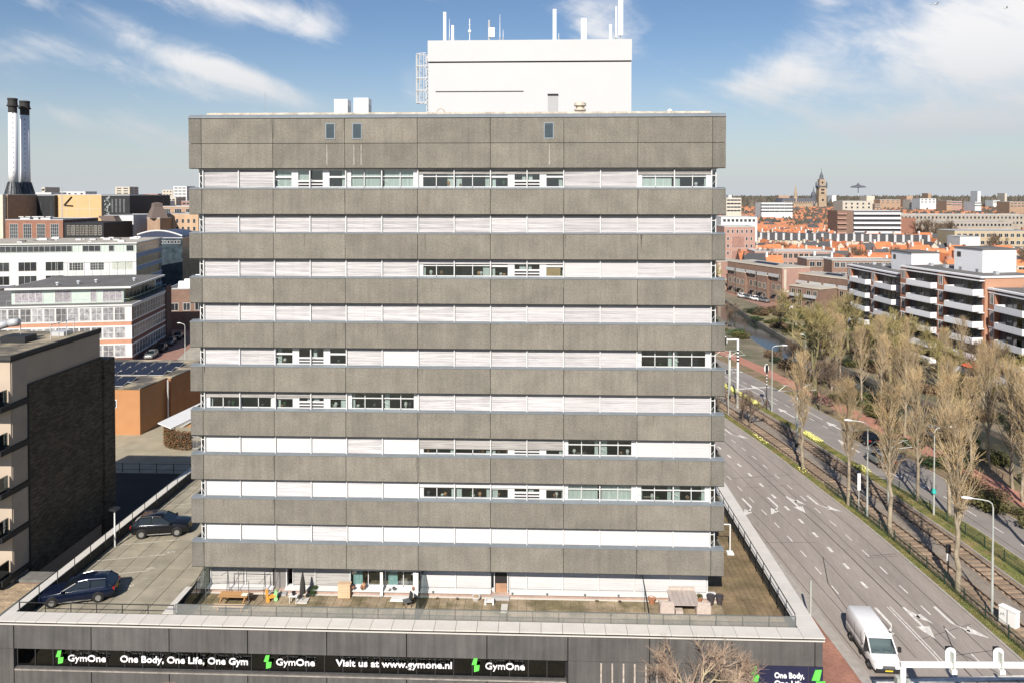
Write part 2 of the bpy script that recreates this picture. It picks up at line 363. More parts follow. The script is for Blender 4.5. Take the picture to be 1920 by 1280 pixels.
def arrow(s, off, kind, road=None, flip=1, scale=1.0):
    """lane arrow pointing towards the camera; kind: straight / left / right of the driver or both"""
    mb = MB(); z = 0.019
    def P(u, v): q, d = road_pt(s - v * scale * flip, off + u * 1.3 * scale * flip); return (q.x, q.y, z)   # v forward, u to image right
    def pl(*ps): mb.poly([P(*p) for p in ps])
    if kind == 'straight': pl((-.08, -2.2), (.08, -2.2), (.08, .4), (-.08, .4)); pl((-.38, .4), (.38, .4), (0, 2.0))
    if kind == 'straight_left': pl((-.12, -2.2), (.06, -2.2), (.06, .4), (-.12, .4)); pl((-.42, .4), (.36, .4), (-.03, 2.0)); pl((.061, -1.9), (.36, -1.0), (.30, -.5), (.061, -1.2)); pl((.10, -.9), (.55, -1.25), (.75, .1))
    if kind == 'left': pl((-.55, -2.2), (-.37, -2.2), (-.37, .3), (-.55, .0)); pl((-.55, .0), (-.37, .3), (.1, 1.0), (0.0, 1.25)); pl((-.2, 1.25), (.22, .45), (.72, 2.0))
    if kind == 'right': pl((.37, -2.2), (.55, -2.2), (.55, 0), (.37, .3)); pl((.55, 0), (0.0, 1.25), (-.1, 1.0), (.37, .3)); pl((-.22, .45), (.2, 1.25), (-.72, 2.0))
    return mb.build('lane_arrow', M['paint'], road or ROAD)
for yy, ks in ((77.6, [('left', -1.55), ('straight_left', -4.4), ('right', -7.1), ('right', -9.9)]), (56.2, [('left', -1.35), ('straight_left', -4.35), ('right', -7.2)]), (100, [('left', -1.4), ('straight', -4.4)]), (113, [('left', -1.4)])):
    for k, o in ks: arrow(s_at_y(yy), o, k)
# second carriageway markings
s = s_at_y(60)
while s < s_at_y(150):
    o = dash('lane_dash', s, 1.3, 12.2, 0.12); o.parent = ROAD2
    s += 3.4
for a, b, o in ((112, 138, 11.0), (104, 112, 13.6)): q = dash('edge_line', s_at_y(a), s_at_y(b) - s_at_y(a), o, 0.13); q.parent = ROAD2
for yy, k, o in ((94, 'straight', 10.9), (83, 'left', 11.0), (108, 'straight', 10.2), (101, 'straight', 13.6), (121, 'straight', 12.6)): arrow(s_at_y(yy), o, k, ROAD2, flip=-1, scale=1.15)
p0, _ = road_pt(s_at_y(121), 8.8); p1, _ = road_pt(s_at_y(121.5), 15.0)
MB().quad((p0.x, p0.y - .25, .018), (p1.x, p1.y - .25, .018), (p1.x, p1.y + .25, .018), (p0.x, p0.y + .25, .018)).build('stop_line', M['paint'], ROAD2)
for k in range(9):
    for yy in (132, 134.2):
        p, d = road_pt(s_at_y(yy - 8), 8.4 + k * .75); MB().box(-.25, .25, -.2, .2, 0, .006).build('crossing_mark', M['paint'], ROAD2, loc=(p.x, p.y + 8, .018))
# tar seams and patched trenches in the near carriageway
tarm = MB()
def seam(pts, wd=.05):
    for (ya, oa), (yb, ob) in zip(pts, pts[1:]):
        n = max(1, int(abs(yb - ya) / 3)); pr = None
        for i in range(n + 1):
            t = i / n; y = ya + (yb - ya) * t; o = oa + (ob - oa) * t + random.uniform(-.03, .03); a, d = road_pt(s_at_y(y), o)
            if pr is not None:
                dv = (a - pr).normalized(); nn = Vector((-dv.y, dv.x, 0)) * wd / 2
                tarm.quad(*[(q.x, q.y, .0145) for q in (pr - nn, a - nn, a + nn, pr + nn)])
            pr = a
seam([(45, -4.4), (60, -4.5), (68, -4.6), (82, -4.5), (96, -4.2), (125, -3.6)], .09); seam([(46, -3.6), (70, -3.7), (92, -3.4)], .05)
seam([(46, -1.7), (66, -1.6), (80, -1.5), (112, -1.5)], .06); seam([(52, -7.0), (75, -7.1), (95, -7.0)], .05); seam([(52, -9.4), (78, -9.7)], .05); seam([(52, -10.9), (80, -10.8)], .05)
seam([(69.5, -11.5), (69.3, -6.4)], .04); seam([(66.5, -3.2), (66.8, -.2)], .06); seam([(66.2, -3.2), (66.4, -.2)], .04); seam([(54, -6), (56, -.6)], .04); seam([(52.2, -4.8), (52.9, -.5)], .05); seam([(50, -2.2), (52.9, -3.9), (55.8, -2.8)], .07)
seam([(85, -9), (85.6, -1)], .05); seam([(82.4, -8), (82.8, -1.2)], .04); seam([(62, -8.6), (66.5, -7.0)], .07); seam([(58, -8.9), (62, -8.6)], .06)
tarm.build('tar_seams', M['tar'], ROAD)['kind'] = 'stuff'
# ================================================================ podium with parking deck
ZD = 4.1                     # deck / terrace level
PX0, PX1, PY0, PY1 = -34.5, 17.5, 45.4, 92.0
PM = dict(
 dark=mat('dark_concrete', (0.092, 0.087, 0.084), 0.85, var=0.16, scale=0.6, ovar=0.10, streak=0.28, fine=0.12, fscale=25),
 seam=mat('joint_black', (0.012, 0.012, 0.013), 0.9, var=0),
 cope=mat('white_coping', (0.575, 0.55, 0.51), 0.75, var=0.05, scale=1.2, ovar=0.03),
 deck=mat('deck_slab', (0.30, 0.27, 0.205), 0.92, var=0.22, scale=0.7, ovar=0.07, fine=0.10, fscale=22),
 moss=mat('mossy_pavers', (0.215, 0.155, 0.09), 0.95, var=0.3, scale=0.8, ovar=0.10, fine=0.25, fscale=14, col2=(0.165, 0.125, 0.065)),
 paver=mat('terrace_pavers', (0.33, 0.26, 0.175), 0.95, var=0.25, scale=0.9, ovar=0.14, fine=0.2, fscale=16, col2=(0.155, 0.13, 0.07)),
 steel=mat('grey_rail_steel', (0.20, 0.215, 0.215), 0.5, 0.5, var=0.05),
 black=mat('black_steel', (0.022, 0.024, 0.026), 0.5, 0.2, var=0.05),
 white=mat('white_paint', (0.70, 0.70, 0.69), 0.55, var=0.03),
 frame=mat('dark_frame', (0.03, 0.03, 0.032), 0.5, var=0.05),
 navy=mat('navy_panel', (0.018, 0.02, 0.055), 0.45, var=0.05),
 green=mat('logo_green', (0.13, 0.62, 0.09), 0.5, var=0),
 brick=brickmat('pink_plinth_brick', (0.36, 0.21, 0.165), (0.42, 0.33, 0.27), 0.21, 0.06, 0.014, 0.25),
)
pod = thing('podium_building', 'dark grey two-storey podium under the tower, with white coping and gym lettering', 'building', (0, 0, 0))
# walls
box('wall_core', PX0 + .5, PX1 - .45, PY0 + .45, PY1 - .4, 0, ZD - .06, PM['seam'], pod)
xs = [PX0 + .12] + [-33.38 + 5.03 * i for i in range(11)] + [PX1 - .12]
for i, (a, b) in enumerate(zip(xs, xs[1:])):
    box('wall_panel', a + .03, b - .03, PY0 + .14, PY0 + .44, 3.16, 4.68, PM['dark'], pod)
    if a < 1.6 and i > 0: box('wall_panel', a + .03, b - .03, PY0 + .14, PY0 + .44, 0, 1.86, PM['dark'], pod)
    else: box('wall_panel', a + .03, b - .03, PY0 + .145, PY0 + .44, 0, 3.13, PM['dark'], pod)
box('corner_pier', PX1 - .44, PX1 - .11, PY0 + .15, PY0 + 1, 0, 4.68, PM['dark'], pod)
y = PY0 + 1.0
while y < PY1 - 5:
    box('wall_panel', PX1 - .44, PX1 - .14, y + .03, y + 5.0, 0, 4.68, PM['dark'], pod); box('wall_panel', PX0 + .14, PX0 + .44, y + .03, y + 5.0, 0, 4.68, PM['dark'], pod); y += 5.03
# window strip behind the lettering
gg = glassmat('strip_glass', (0.35, 0.38, 0.4), 0.04, 0.55)
box('window_ledge', -33.3, 1.72, PY0 + .10, PY0 + .42, 1.86, 1.96, PM['dark'], pod); box('window_ledge_edge', -33.3, 1.72, PY0 + .06, PY0 + .10, 1.80, 1.87, mat('ledge_edge', (0.30, 0.27, 0.24), .8, var=.3, scale=2), pod)
for k in range(30):
    x = -33.25 + k * 1.165
    if x > 1.6: break
    wdw = box('window_pane', x + .03, min(x + 1.135, 1.62), PY0 + .32, PY0 + .335, 1.96, 3.16, gg, pod)
    box('mullion', x - .03, x + .03, PY0 + .28, PY0 + .36, 1.96, 3.16, PM['frame'], pod)
box('gym_room', -33.2, 1.6, PY0 + .9, PY0 + .92, 1.9, 3.16, mat('gym_dark_wall', (0.02, 0.02, 0.024), .8, var=.5, scale=.6), pod)
for k in range(14):
    x = random.uniform(-32, 1); box('gym_machine', x, x + random.uniform(.3, .8), PY0 + .6, PY0 + .8, 1.97, random.uniform(2.2, 2.7), mat('gym_machine_grey', (0.07, 0.07, 0.075), .4, .3, var=.4, scale=3, ovar=.6), pod)
# vertical slots right of the strip
slot = mat('slot_glass_block', (0.42, 0.36, 0.31), .6, var=.35, scale=6)
for k in range(6): box('slot_window', 3.83 + k * .69, 3.93 + k * .69, PY0 + .132, PY0 + .15, .6, 3.05, slot, pod)
# coping: white slabs, dark gap, white drip edge
n = 39; wslab = (PX1 - PX0) / n
for k in range(n): box('coping_slab', PX0 + k * wslab + .012, PX0 + (k + 1) * wslab - .012, PY0, PY0 + 1.05, 4.92 + random.uniform(-.004, .004), 5.0, PM['cope'], pod)
y = PY0 + 1.06
k = 0
while y < PY1 - 1.4:
    box('coping_slab', PX1 - 1.3, PX1, y + .012, y + 1.35, 4.925, 5.0 + random.uniform(-.004, .004), PM['cope'], pod)
    box('coping_slab', PX0, PX0 + .62, y + .012, y + 1.35, 4.925, 5.0 + random.uniform(-.004, .004), PM['cope'], pod); y += 1.36
box('coping_gap', PX0 + .06, PX1 - .06, PY0 + .07, PY0 + 1.0, 4.80, 4.918, PM['seam'], pod)
box('coping_gap', PX1 - 1.24, PX1 - .06, PY0 + 1.1, PY1 - 1, 4.80, 4.924, PM['seam'], pod); box('coping_gap', PX0 + .06, PX0 + .56, PY0 + 1.1, PY1 - 1, 4.80, 4.924, PM['seam'], pod)
box('drip_edge', PX0 + .02, PX1 - .02, PY0 + .02, PY0 + .5, 4.73, 4.80, PM['cope'], pod)
par = mat('parapet_inner', (0.05, 0.052, 0.05), .9, var=.2)
box('parapet_wall', PX0 + .3, PX1 - .4, PY0 + .7, PY0 + .98, ZD - .05, 4.795, par, pod)
box('parapet_wall', PX1 - 1.2, PX1 - .8, PY0 + 1.02, PY1 - 1.2, ZD - .05, 4.80, par, pod); box('parapet_wall', PX0 + .2, PX0 + .54, PY0 + 1.02, PY1 - 1.2, ZD - .05, 4.80, par, pod)
# deck paving
deck = box('deck_base', PX0 + .5, PX1 - .8, PY0 + .98, PY1 - .6, ZD - .09, ZD - .045, PM['moss'], pod)
dm = MB().box(-.74, .74, -.74, .74, -.04, 0).mesh('deck_slab', PM['deck'])
for i in range(7):
    for j in range(31):
        X = PX0 + .56 + .76 + i * 1.52; Y = PY0 + 1.02 + .76 + j * 1.52
        if X < -24.0 and Y < PY1 - 2: obj('deck_slab', dm, pod, (X, Y, ZD + random.uniform(-.006, .004)))
pm = MB().box(-.29, .29, -.29, .29, -.04, 0).mesh('terrace_paver', PM['paver'])
rest = MB(); c = 0
for i in range(60):
    for j in range(8):
        X = -23.3 + i * .6; Y = PY0 + 1.34 + j * .6
        if X < 13.6 and Y < 51.0:
            if c < 290: obj('terrace_paver', pm, pod, (X, Y, ZD + random.uniform(-.008, .006))); c += 1
            else: z = ZD + random.uniform(-.008, .006); rest.box(X - .29, X + .29, Y - .29, Y + .29, z - .04, z)
rest.build('terrace_pavers', PM['paver'], pod)['kind'] = 'stuff'
mo = MB()
for j in range(95):
    Y = PY0 + 1.05 + j * .45
    if Y > PY1 - 2: break
    for i in range(8):
        X = 13.3 + i * .4 if True else 0
        if X + .4 > PX1 - 1.2: break
        if Y < 51 and X < 13.55: continue
        z = ZD + random.uniform(-.01, .01); mo.box(X + .01, X + .385, Y + .01, Y + .435, z - .04, z)
mo.build('mossy_pavers', PM['moss'], pod)['kind'] = 'stuff'
box('terrace_side_paving', 12.0, 13.3, 51.0, PY1 - 2, ZD - .05, ZD - .005, PM['moss'], pod)
# parking bay lines and numbers
line = mat('bay_paint', (0.46, 0.44, 0.37), .9, var=.3, scale=4)
for k in range(7):
    y0 = 50.15 + k * 2.5
    o = box('bay_line', -2.45, 2.45, -.05, .05, 0, .006, line, pod); o.location = (-31.3, y0 + .35, ZD + .014); o.rotation_euler = (0, 0, R(14))
# ---------------- lettering
def text_mesh(body, size, bold=0.0, extr=0.03, font_shear=0.0):
    c = bpy.data.curves.new('lettering', 'FONT'); c.body = body; c.size = size; c.extrude = extr; c.offset = bold; c.resolution_u = 3
    o = bpy.data.objects.new('tmp_lettering', c); COL.objects.link(o); bpy.context.view_layer.update()
    me = bpy.data.meshes.new_from_object(o.evaluated_get(bpy.context.evaluated_depsgraph_get())); bpy.data.objects.remove(o); bpy.data.curves.remove(c); return me
def text(name, body, x0, x1, zc, h, m, y, bold, parent):
    me = text_mesh(body, 1.0, bold); xsv = [v.co.x for v in me.vertices]; ys = [v.co.y for v in me.vertices]
    sx = (x1 - x0) / (max(xsv) - min(xsv)); me.materials.clear(); me.materials.append(m)
    cap = .73
    me.transform(Matrix.Diagonal((sx, h / cap, 1, 1)) @ Matrix.Translation((-min(xsv), -cap / 2, 0))); me.transform(Matrix.Rotation(R(90), 4, 'X')); me.update()
    return obj(name, me, parent, (x0, y, zc))
for k, ch in enumerate('543'):
    me = text_mesh(ch, 1.0, .03, .003); me.materials.append(line); o = obj('bay_number', me, pod, (-29.0 - .25 * k, 56.6 - 2.5 * k, ZD + .014), R(-76)); o.scale = (.8, .8, 1)
lett = mat('letter_white', (0.88, 0.88, 0.88), .4, var=0)
YL = PY0 + .10
def logo(x, z, h, y=YL, parent=pod):
    wd = h * .62
    def P(u, v): return (x + u * wd, z + (v - .5) * h)
    o = MB()
    o.extr([P(.25, 1.0 - .02), P(0, .52), P(.55, .52), P(.70, 1.0)][::-1], 'y', y - .02, y + .02); o.extr([P(.30, .48), P(.95, .50), P(.85, .10), P(.28, .0)][::-1], 'y', y - .02, y + .02)
    return o.build('logo', PM['green'], parent)
for x in (-30.62, -17.25, -4.15): logo(x, 2.68 + (.1 if x > -10 else 0), .86)
for x, dz in ((-29.82, 0), (-16.45, .05), (-3.29, .1)): text('lettering', 'Gym', x, x + 1.22, 2.66 + dz, .42, lett, YL, 0.004, pod); text('lettering', 'One', x + 1.26, x + 2.45, 2.66 + dz, .42, lett, YL, 0.017, pod)
text('lettering', 'One Body, One Life, One Gym', -26.44, -18.25, 2.68, .42, lett, YL, 0.018, pod)
text('lettering', 'Visit us at www.gymone.nl', -12.67, -5.38, 2.74, .42, lett, YL, 0.018, pod)
box('sign_panel', 12.3, 16.5, PY0 + .08, PY0 + .13, .4, 3.14, PM['navy'], pod); box('sign_panel', 16.54, 17.40, PY0 + .085, PY0 + .135, .4, 3.14, PM['navy'], pod)
logo(12.95, 2.62, 1.0, PY0 + .06); logo(16.7, 2.3, 1.4, PY0 + .06)
for t, z in (('One Body,', 2.62), ('One Life,', 2.12), ('One Gym', 1.62)): text('lettering', t, 14.45, 16.25, z, .34, lett, PY0 + .06, .022, pod)
# ---------------- railings on the parapets (things of their own)
def railing(name, label, p0, p1, z0, z1, n, m, glass=None, mid=True):
    t = thing(name, label, 'railing', (p0[0], p0[1], z0)); dx, dy = p1[0] - p0[0], p1[1] - p0[1]; h = z1 - z0; Ln = math.hypot(dx, dy); a = math.atan2(dy, dx)
    pm_ = MB().box(-.02, .02, -.02, .02, 0, h).mesh('post', m)
    for i in range(n + 1): obj('post', pm_, t, (dx * i / n, dy * i / n, 0), a)
    for nm, z in (('top_rail', h),) + ((('lower_rail', h * .25),) if mid else ()):
        MB().box(0, Ln, -.025, .025, z - .02, z + .02).build(nm, m, t, rz=a)
    if glass:
        gm = MB().box(.04, Ln / n - .04, -.006, .006, .12, h - .04).mesh('glass_panel', glass)
        for i in range(n): obj('glass_panel', gm, t, (dx * i / n, dy * i / n, 0), a)
    return t
rg = bpy.data.materials.new('frosted_rail_glass'); rg.use_nodes = True; MATS['frosted_rail_glass'] = rg
_n = rg.node_tree.nodes; _l = rg.node_tree.links; _n.clear(); _o = _n.new('ShaderNodeOutputMaterial'); _m = _n.new('ShaderNodeMixShader'); _m.inputs[0].default_value = .24; _t = _n.new('ShaderNodeBsdfTransparent'); _d = _n.new('ShaderNodeBsdfDiffuse'); _d.inputs[0].default_value = (.36, .37, .36, 1)
_l.new(_t.outputs[0], _m.inputs[1]); _l.new(_d.outputs[0], _m.inputs[2]); _l.new(_m.outputs[0], _o.inputs[0])
railing('front_railing', 'low grey railing with glass panels behind the white coping along the terrace front', (-23.4, PY0 + 1.16), (16.1, PY0 + 1.16), 4.72, 5.62, 24, PM['steel'], rg)
railing('front_railing', 'plain dark railing along the front of the parking deck', (PX0 + .8, PY0 + 1.16), (-23.5, PY0 + 1.16), 4.72, 5.55, 6, PM['black'])
railing('side_railing', 'dark railing inside the right-hand white coping beside the road', (PX1 - 1.42, PY0 + 1.25), (PX1 - 1.42, PY1 - 3), 4.3, 5.75, 26, PM['black'])
railing('side_railing', 'thin dark railing on the left parapet of the parking deck', (PX0 + .70, PY0 + 1.25), (PX0 + .70, PY1 - 3), 4.3, 5.6, 22, PM['black'], mid=False)
railing('gate_railing', 'grey barred railing at the far end of the parking deck', (-33.6, 74.6), (-24, 74.6), ZD, 5.5, 6, PM['steel'])
box('deck_end_upstand', -33.6, -24, 73.6, 73.9, ZD, ZD + .4, PM['cope'], pod)
# ================================================================ tower
TX0, TX1, TY, TYB = -23.97, 12.50, 50.0, 64.0
BX = [-23.97, -23.08] + [-23.08 + 4.954 * i for i in range(1, 8)] + [12.50]       # panel joints
TMAT = dict(
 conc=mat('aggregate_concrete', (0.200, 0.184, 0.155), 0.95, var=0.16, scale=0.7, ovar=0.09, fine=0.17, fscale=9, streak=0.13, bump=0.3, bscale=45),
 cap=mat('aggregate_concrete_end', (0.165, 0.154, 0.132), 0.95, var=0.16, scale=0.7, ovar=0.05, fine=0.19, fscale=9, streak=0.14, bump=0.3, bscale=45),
 sill=mat('zinc_sill', (0.205, 0.23, 0.25), 0.55, 0.15, var=0.08, scale=2, ovar=0.05),
 slab=mat('slab_dark', (0.03, 0.03, 0.032), 0.9, var=0.1),
 wht=mat('white_window_frame', (0.62, 0.62, 0.62), 0.45, var=0.02),
 blind=mat('blind_slat', (0.46, 0.445, 0.452), 0.5, var=0.05, scale=0.8, ovar=0.07),
 blind2=mat('blind_slat_bright', (0.485, 0.472, 0.472), 0.5, var=0.02, ovar=0.02),
 blind3=mat('blind_slat_grey', (0.34, 0.325, 0.31), 0.6, var=0.08, scale=0.8, ovar=0.06),
 room=mat('room_wall', (0.52, 0.51, 0.48), 0.9, var=0.25, scale=0.4),
 floor=mat('room_floor', (0.30, 0.24, 0.18), 0.7, var=0.2, scale=0.5),
 curtain=mat('net_curtain', (0.66, 0.68, 0.66), 0.9, var=0.18, scale=3, ovar=.1, stretch=(4, 1, .2)),
 plaster=mat('plant_room_white', (0.505, 0.505, 0.51), 0.7, var=0.015, scale=0.5),
 roofgrey=mat('roof_bitumen', (0.16, 0.155, 0.15), 0.95, var=0.15, scale=0.5),
 cream=mat('roof_upstand', (0.52, 0.46, 0.37), 0.9, var=0.35, scale=1.6, fine=0.2, fscale=8),
 galv=mat('galvanised', (0.55, 0.56, 0.56), 0.45, 0.5, var=0.06),
)
gl = glassmat('window_glass', (0.92, 0.97, 0.96), 0.045, 0.95)
tow = thing('apartment_tower', 'tall grey tower with concrete spandrel bands and white blinds', 'building', (0, 0, 0))
H_B = 1.74
bands = [(32.40 - 3.04 * k, 32.40 - 3.04 * k - H_B) for k in range(9)]
def band_row(z1, z0):
    for i in range(9):
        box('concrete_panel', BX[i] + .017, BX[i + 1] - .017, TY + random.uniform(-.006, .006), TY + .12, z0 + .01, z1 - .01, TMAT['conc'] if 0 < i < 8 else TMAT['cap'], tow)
    for sx, x in ((-1, TX0), (1, TX1)):
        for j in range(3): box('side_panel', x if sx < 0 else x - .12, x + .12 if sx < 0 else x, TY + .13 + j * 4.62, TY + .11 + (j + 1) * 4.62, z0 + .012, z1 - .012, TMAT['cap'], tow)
for z1, z0 in bands: band_row(z1, z0)
band_row(37.20, 35.48); band_row(35.465, 33.79)
for z1, z0 in bands + [(37.20, 33.79)]:
    box('spandrel_core', TX0 + .125, TX1 - .125, TY + .125, TY + .40, z0 + .03, z1 - .02, TMAT['slab'], tow)
    box('floor_slab', TX0 + .14, TX1 - .14, TY + .41, TYB - .2, z0 + .035, z0 + .62, TMAT['slab'], tow)
    box('room_floor', TX0 + .6, TX1 - .6, TY + .62, TYB - .6, z0 + .63, z0 + .66, TMAT['floor'], tow)
    box('soffit_edge', TX0 + .02, TX1 - .02, TY + .02, TY + .4, z0 - .035, z0 - .004, TMAT['slab'], tow)
# interior walls
for k in range(11):
    if k < 9: zlo, zhi = bands[k][0] - .98, bands[k][0] + 1.43
    elif k == 9: zlo, zhi = ZD, 6.33
    else: continue
    box('back_wall', TX0 + .8, TX1 - .8, TY + 4.6, TY + 4.75, zlo, zhi, TMAT['room'], tow)
    for i in range(2, 8): box('party_wall', BX[i] - .09, BX[i] + .09, TY + (.66 if k < 9 else 1.75), TY + 4.6, zlo, zhi, TMAT['room'], tow)
# ---------------- blinds: slats of slightly uneven tilt, joined into one part
def blind_mesh(wd, n, m, openness, seed, pitch=0.054):
    rnd = random.Random(seed); mb = MB(); cols = 5; z = 0.0
    for r in range(n):
        zt, zb = -r * pitch, -(r + 1) * pitch; pr = None
        ph = rnd.uniform(-1, 1) * openness; ph2 = rnd.uniform(-1, 1) * openness; bow = rnd.uniform(-.006, .006)
        for c in range(cols + 1):
            t = c / cols; a = .022 + (ph * (1 - t) + ph2 * t) * .034 + rnd.uniform(-.008, .008) * openness; x = wd * t; dz = bow * math.sin(math.pi * t)
            cur = ((x, .5 * a, zt - .006 + dz), (x, -.5 * a, zb + .002 + dz), (x, .5 * a, zb + dz))
            if pr: mb.quad(pr[0], pr[1], cur[1], cur[0]); mb.quad(pr[1], pr[2], cur[2], cur[1])
            pr = cur
    mb.box(0, wd, -.02, .02, -n * pitch - .035, -n * pitch, 0)
    return mb.mesh('blind', m)
HB = 4.954 / 2 - .07
BLIND = {}
def get_blind(n, kind):
    key = (n, kind, random.randrange(3))
    if key not in BLIND: BLIND[key] = blind_mesh(HB, n, {'n': TMAT['blind'], 'b': TMAT['blind2'], 'g': TMAT['blind3']}[kind], {'n': .8, 'b': .22, 'g': 1.2}[kind], hash(key[0] * 7 + key[2] + ord(kind)))
    return BLIND[key]
YW = TY + .40                 # glazing line
def winframe(x0, x1, z0, z1, parent, kind, yw=YW):
    """one half bay of glazing: frame, panes"""
    w_ = x1 - x0
    fr = MB(); t = .05; y0, y1 = yw - .02, yw + .06
    def vb(x, wd=t): fr.box(x - wd / 2, x + wd / 2, y0, y1, z0, z1)
    fr.box(x0, x1, y0, y1, z0, z0 + .10); fr.box(x0, x1, y0, y1, z1 - .06, z1)
    panes = []
    if kind in ('A', 'AL', 'AR'):
        zt = z0 + (z1 - z0) * .62; vb(x0 + w_ * .5); fr.box(x0, x1, y0 + .005, y1, zt - .03, zt + .03)
        if kind == 'AL': fr.box(x0, x0 + .30, y0 - .01, y1, z0, z1)
        if kind == 'AR': fr.box(x1 - .30, x1, y0 - .01, y1, z0, z1)
        panes = [(x0 + .03, x0 + w_ * .5, z0 + .1, zt), (x0 + w_ * .5, x1 - .03, z0 + .1, zt), (x0 + .03, x0 + w_ * .5, zt, z1 - .06), (x0 + w_ * .5, x1 - .03, zt, z1 - .06)]
    else:
        fl = kind == 'BR'
        def X(u): return x0 + w_ * (1 - u if fl else u)
        zt = z0 + (z1 - z0) * .60
        def bb(u0, u1, za, zb, d=0.0): a, b = sorted((X(u0), X(u1))); fr.box(a, b, y0 - d, y1, za, zb)
        bb(.47, .66, z0 + .1, z1 - .06, .012); bb(0, .47, zt - .06, zt + .06, .004); bb(.66, 1, z0 + .42, z0 + .54); bb(.66, 1, z0 + .22, z0 + .30)
        a, b = sorted((X(.0), X(.47))); panes = [(a, b, z0 + .1, zt), (a, b, zt, z1 - .06)]
        a, b = sorted((X(.66), X(1))); panes += [(a, b, z0 + .54, z1 - .06)]
        sl = MB(); sl.box(a, b, yw + .03, yw + .05, z0 + .1, z0 + .42); sl.build('vent_slot', TMAT['slab'], parent)
    fo = fr.build('window_frame', TMAT['wht'], parent)
    for a, b, c, d in panes: box('pane', a, b, yw + .025, yw + .035, c, d, gl, fo).location
    return fo
ROWS = ['XXBWWBPAXXp', '', '', '', '', '', '', '', '']
# per row, per bay: X blind, S bright solid blind, A windows, B vented windows, number after = slats still down
rows = [
 ['X', 'B0', 'A0', 'A5', 'B5', 'X', 'A6'],
 ['X'] * 7,
 ['X', 'X', 'X', 'A6', 'B6', 'S', 'X'],
 ['X'] * 7,
 ['X', 'B0', 'X', 'X', 'X', 'X', 'A0'],
 ['A8', 'B8', 'A0', 'X', 'X', 'X', 'X'],
 ['X', 'X', 'X', 'A15', 'B15', 'A0', 'X'],
 ['S', 'X', 'X', 'A8', 'B8', 'C0', 'A0'],
 ['S', 'X', 'S', 'S', 'S', 'S', 'S']]
FULL = 23
def interior(x0, x1, z0, parent):
    """things seen behind the panes: curtains and furniture backs"""
    r = random.random()
    if r < .5: box('curtain', x0 + .05, x0 + random.uniform(.2, .5), YW + .16, YW + .22, z0 - .3, z0 + 1.36, TMAT['curtain'], parent)
    if r > .3: box('curtain', x1 - random.uniform(.2, .5), x1 - .05, YW + .16, YW + .22, z0 - .3, z0 + 1.36, TMAT['curtain'], parent)
    for q in range(random.randrange(1, 4)):
        x = random.uniform(x0 + .2, x1 - .3); m = random.choice([mat('plant_leaf_dark', (0.03, 0.07, 0.025), .7, var=.4, scale=8), mat('indoor_wood', (0.22, 0.11, 0.06), .6, var=.2), mat('indoor_pot_white', (0.6, 0.58, 0.55), .5, var=.1), mat('indoor_orange', (0.5, 0.25, 0.12), .7, var=.1), mat('indoor_dark', (0.06, 0.06, 0.07), .6, var=.1)])
        h_ = random.uniform(.15, .45)
        MB().lathe([(.05, z0 + .1), (.09, z0 + .1 + h_ * .3), (.13, z0 + .1 + h_ * .6), (.08, z0 + .1 + h_)], x, YW + random.uniform(.2, .32), 7).build('windowsill_object', m, parent)
    if r > .45:
        x = random.uniform(x0, x1 - .9); box('furniture', x, x + random.uniform(.6, 1.0), YW + 1.6, YW + 2.2, z0 - .95, z0 + random.uniform(-.1, .7), mat('furniture_mix', (0.30, 0.24, 0.20), .7, var=.3, scale=2, ovar=.7), parent)
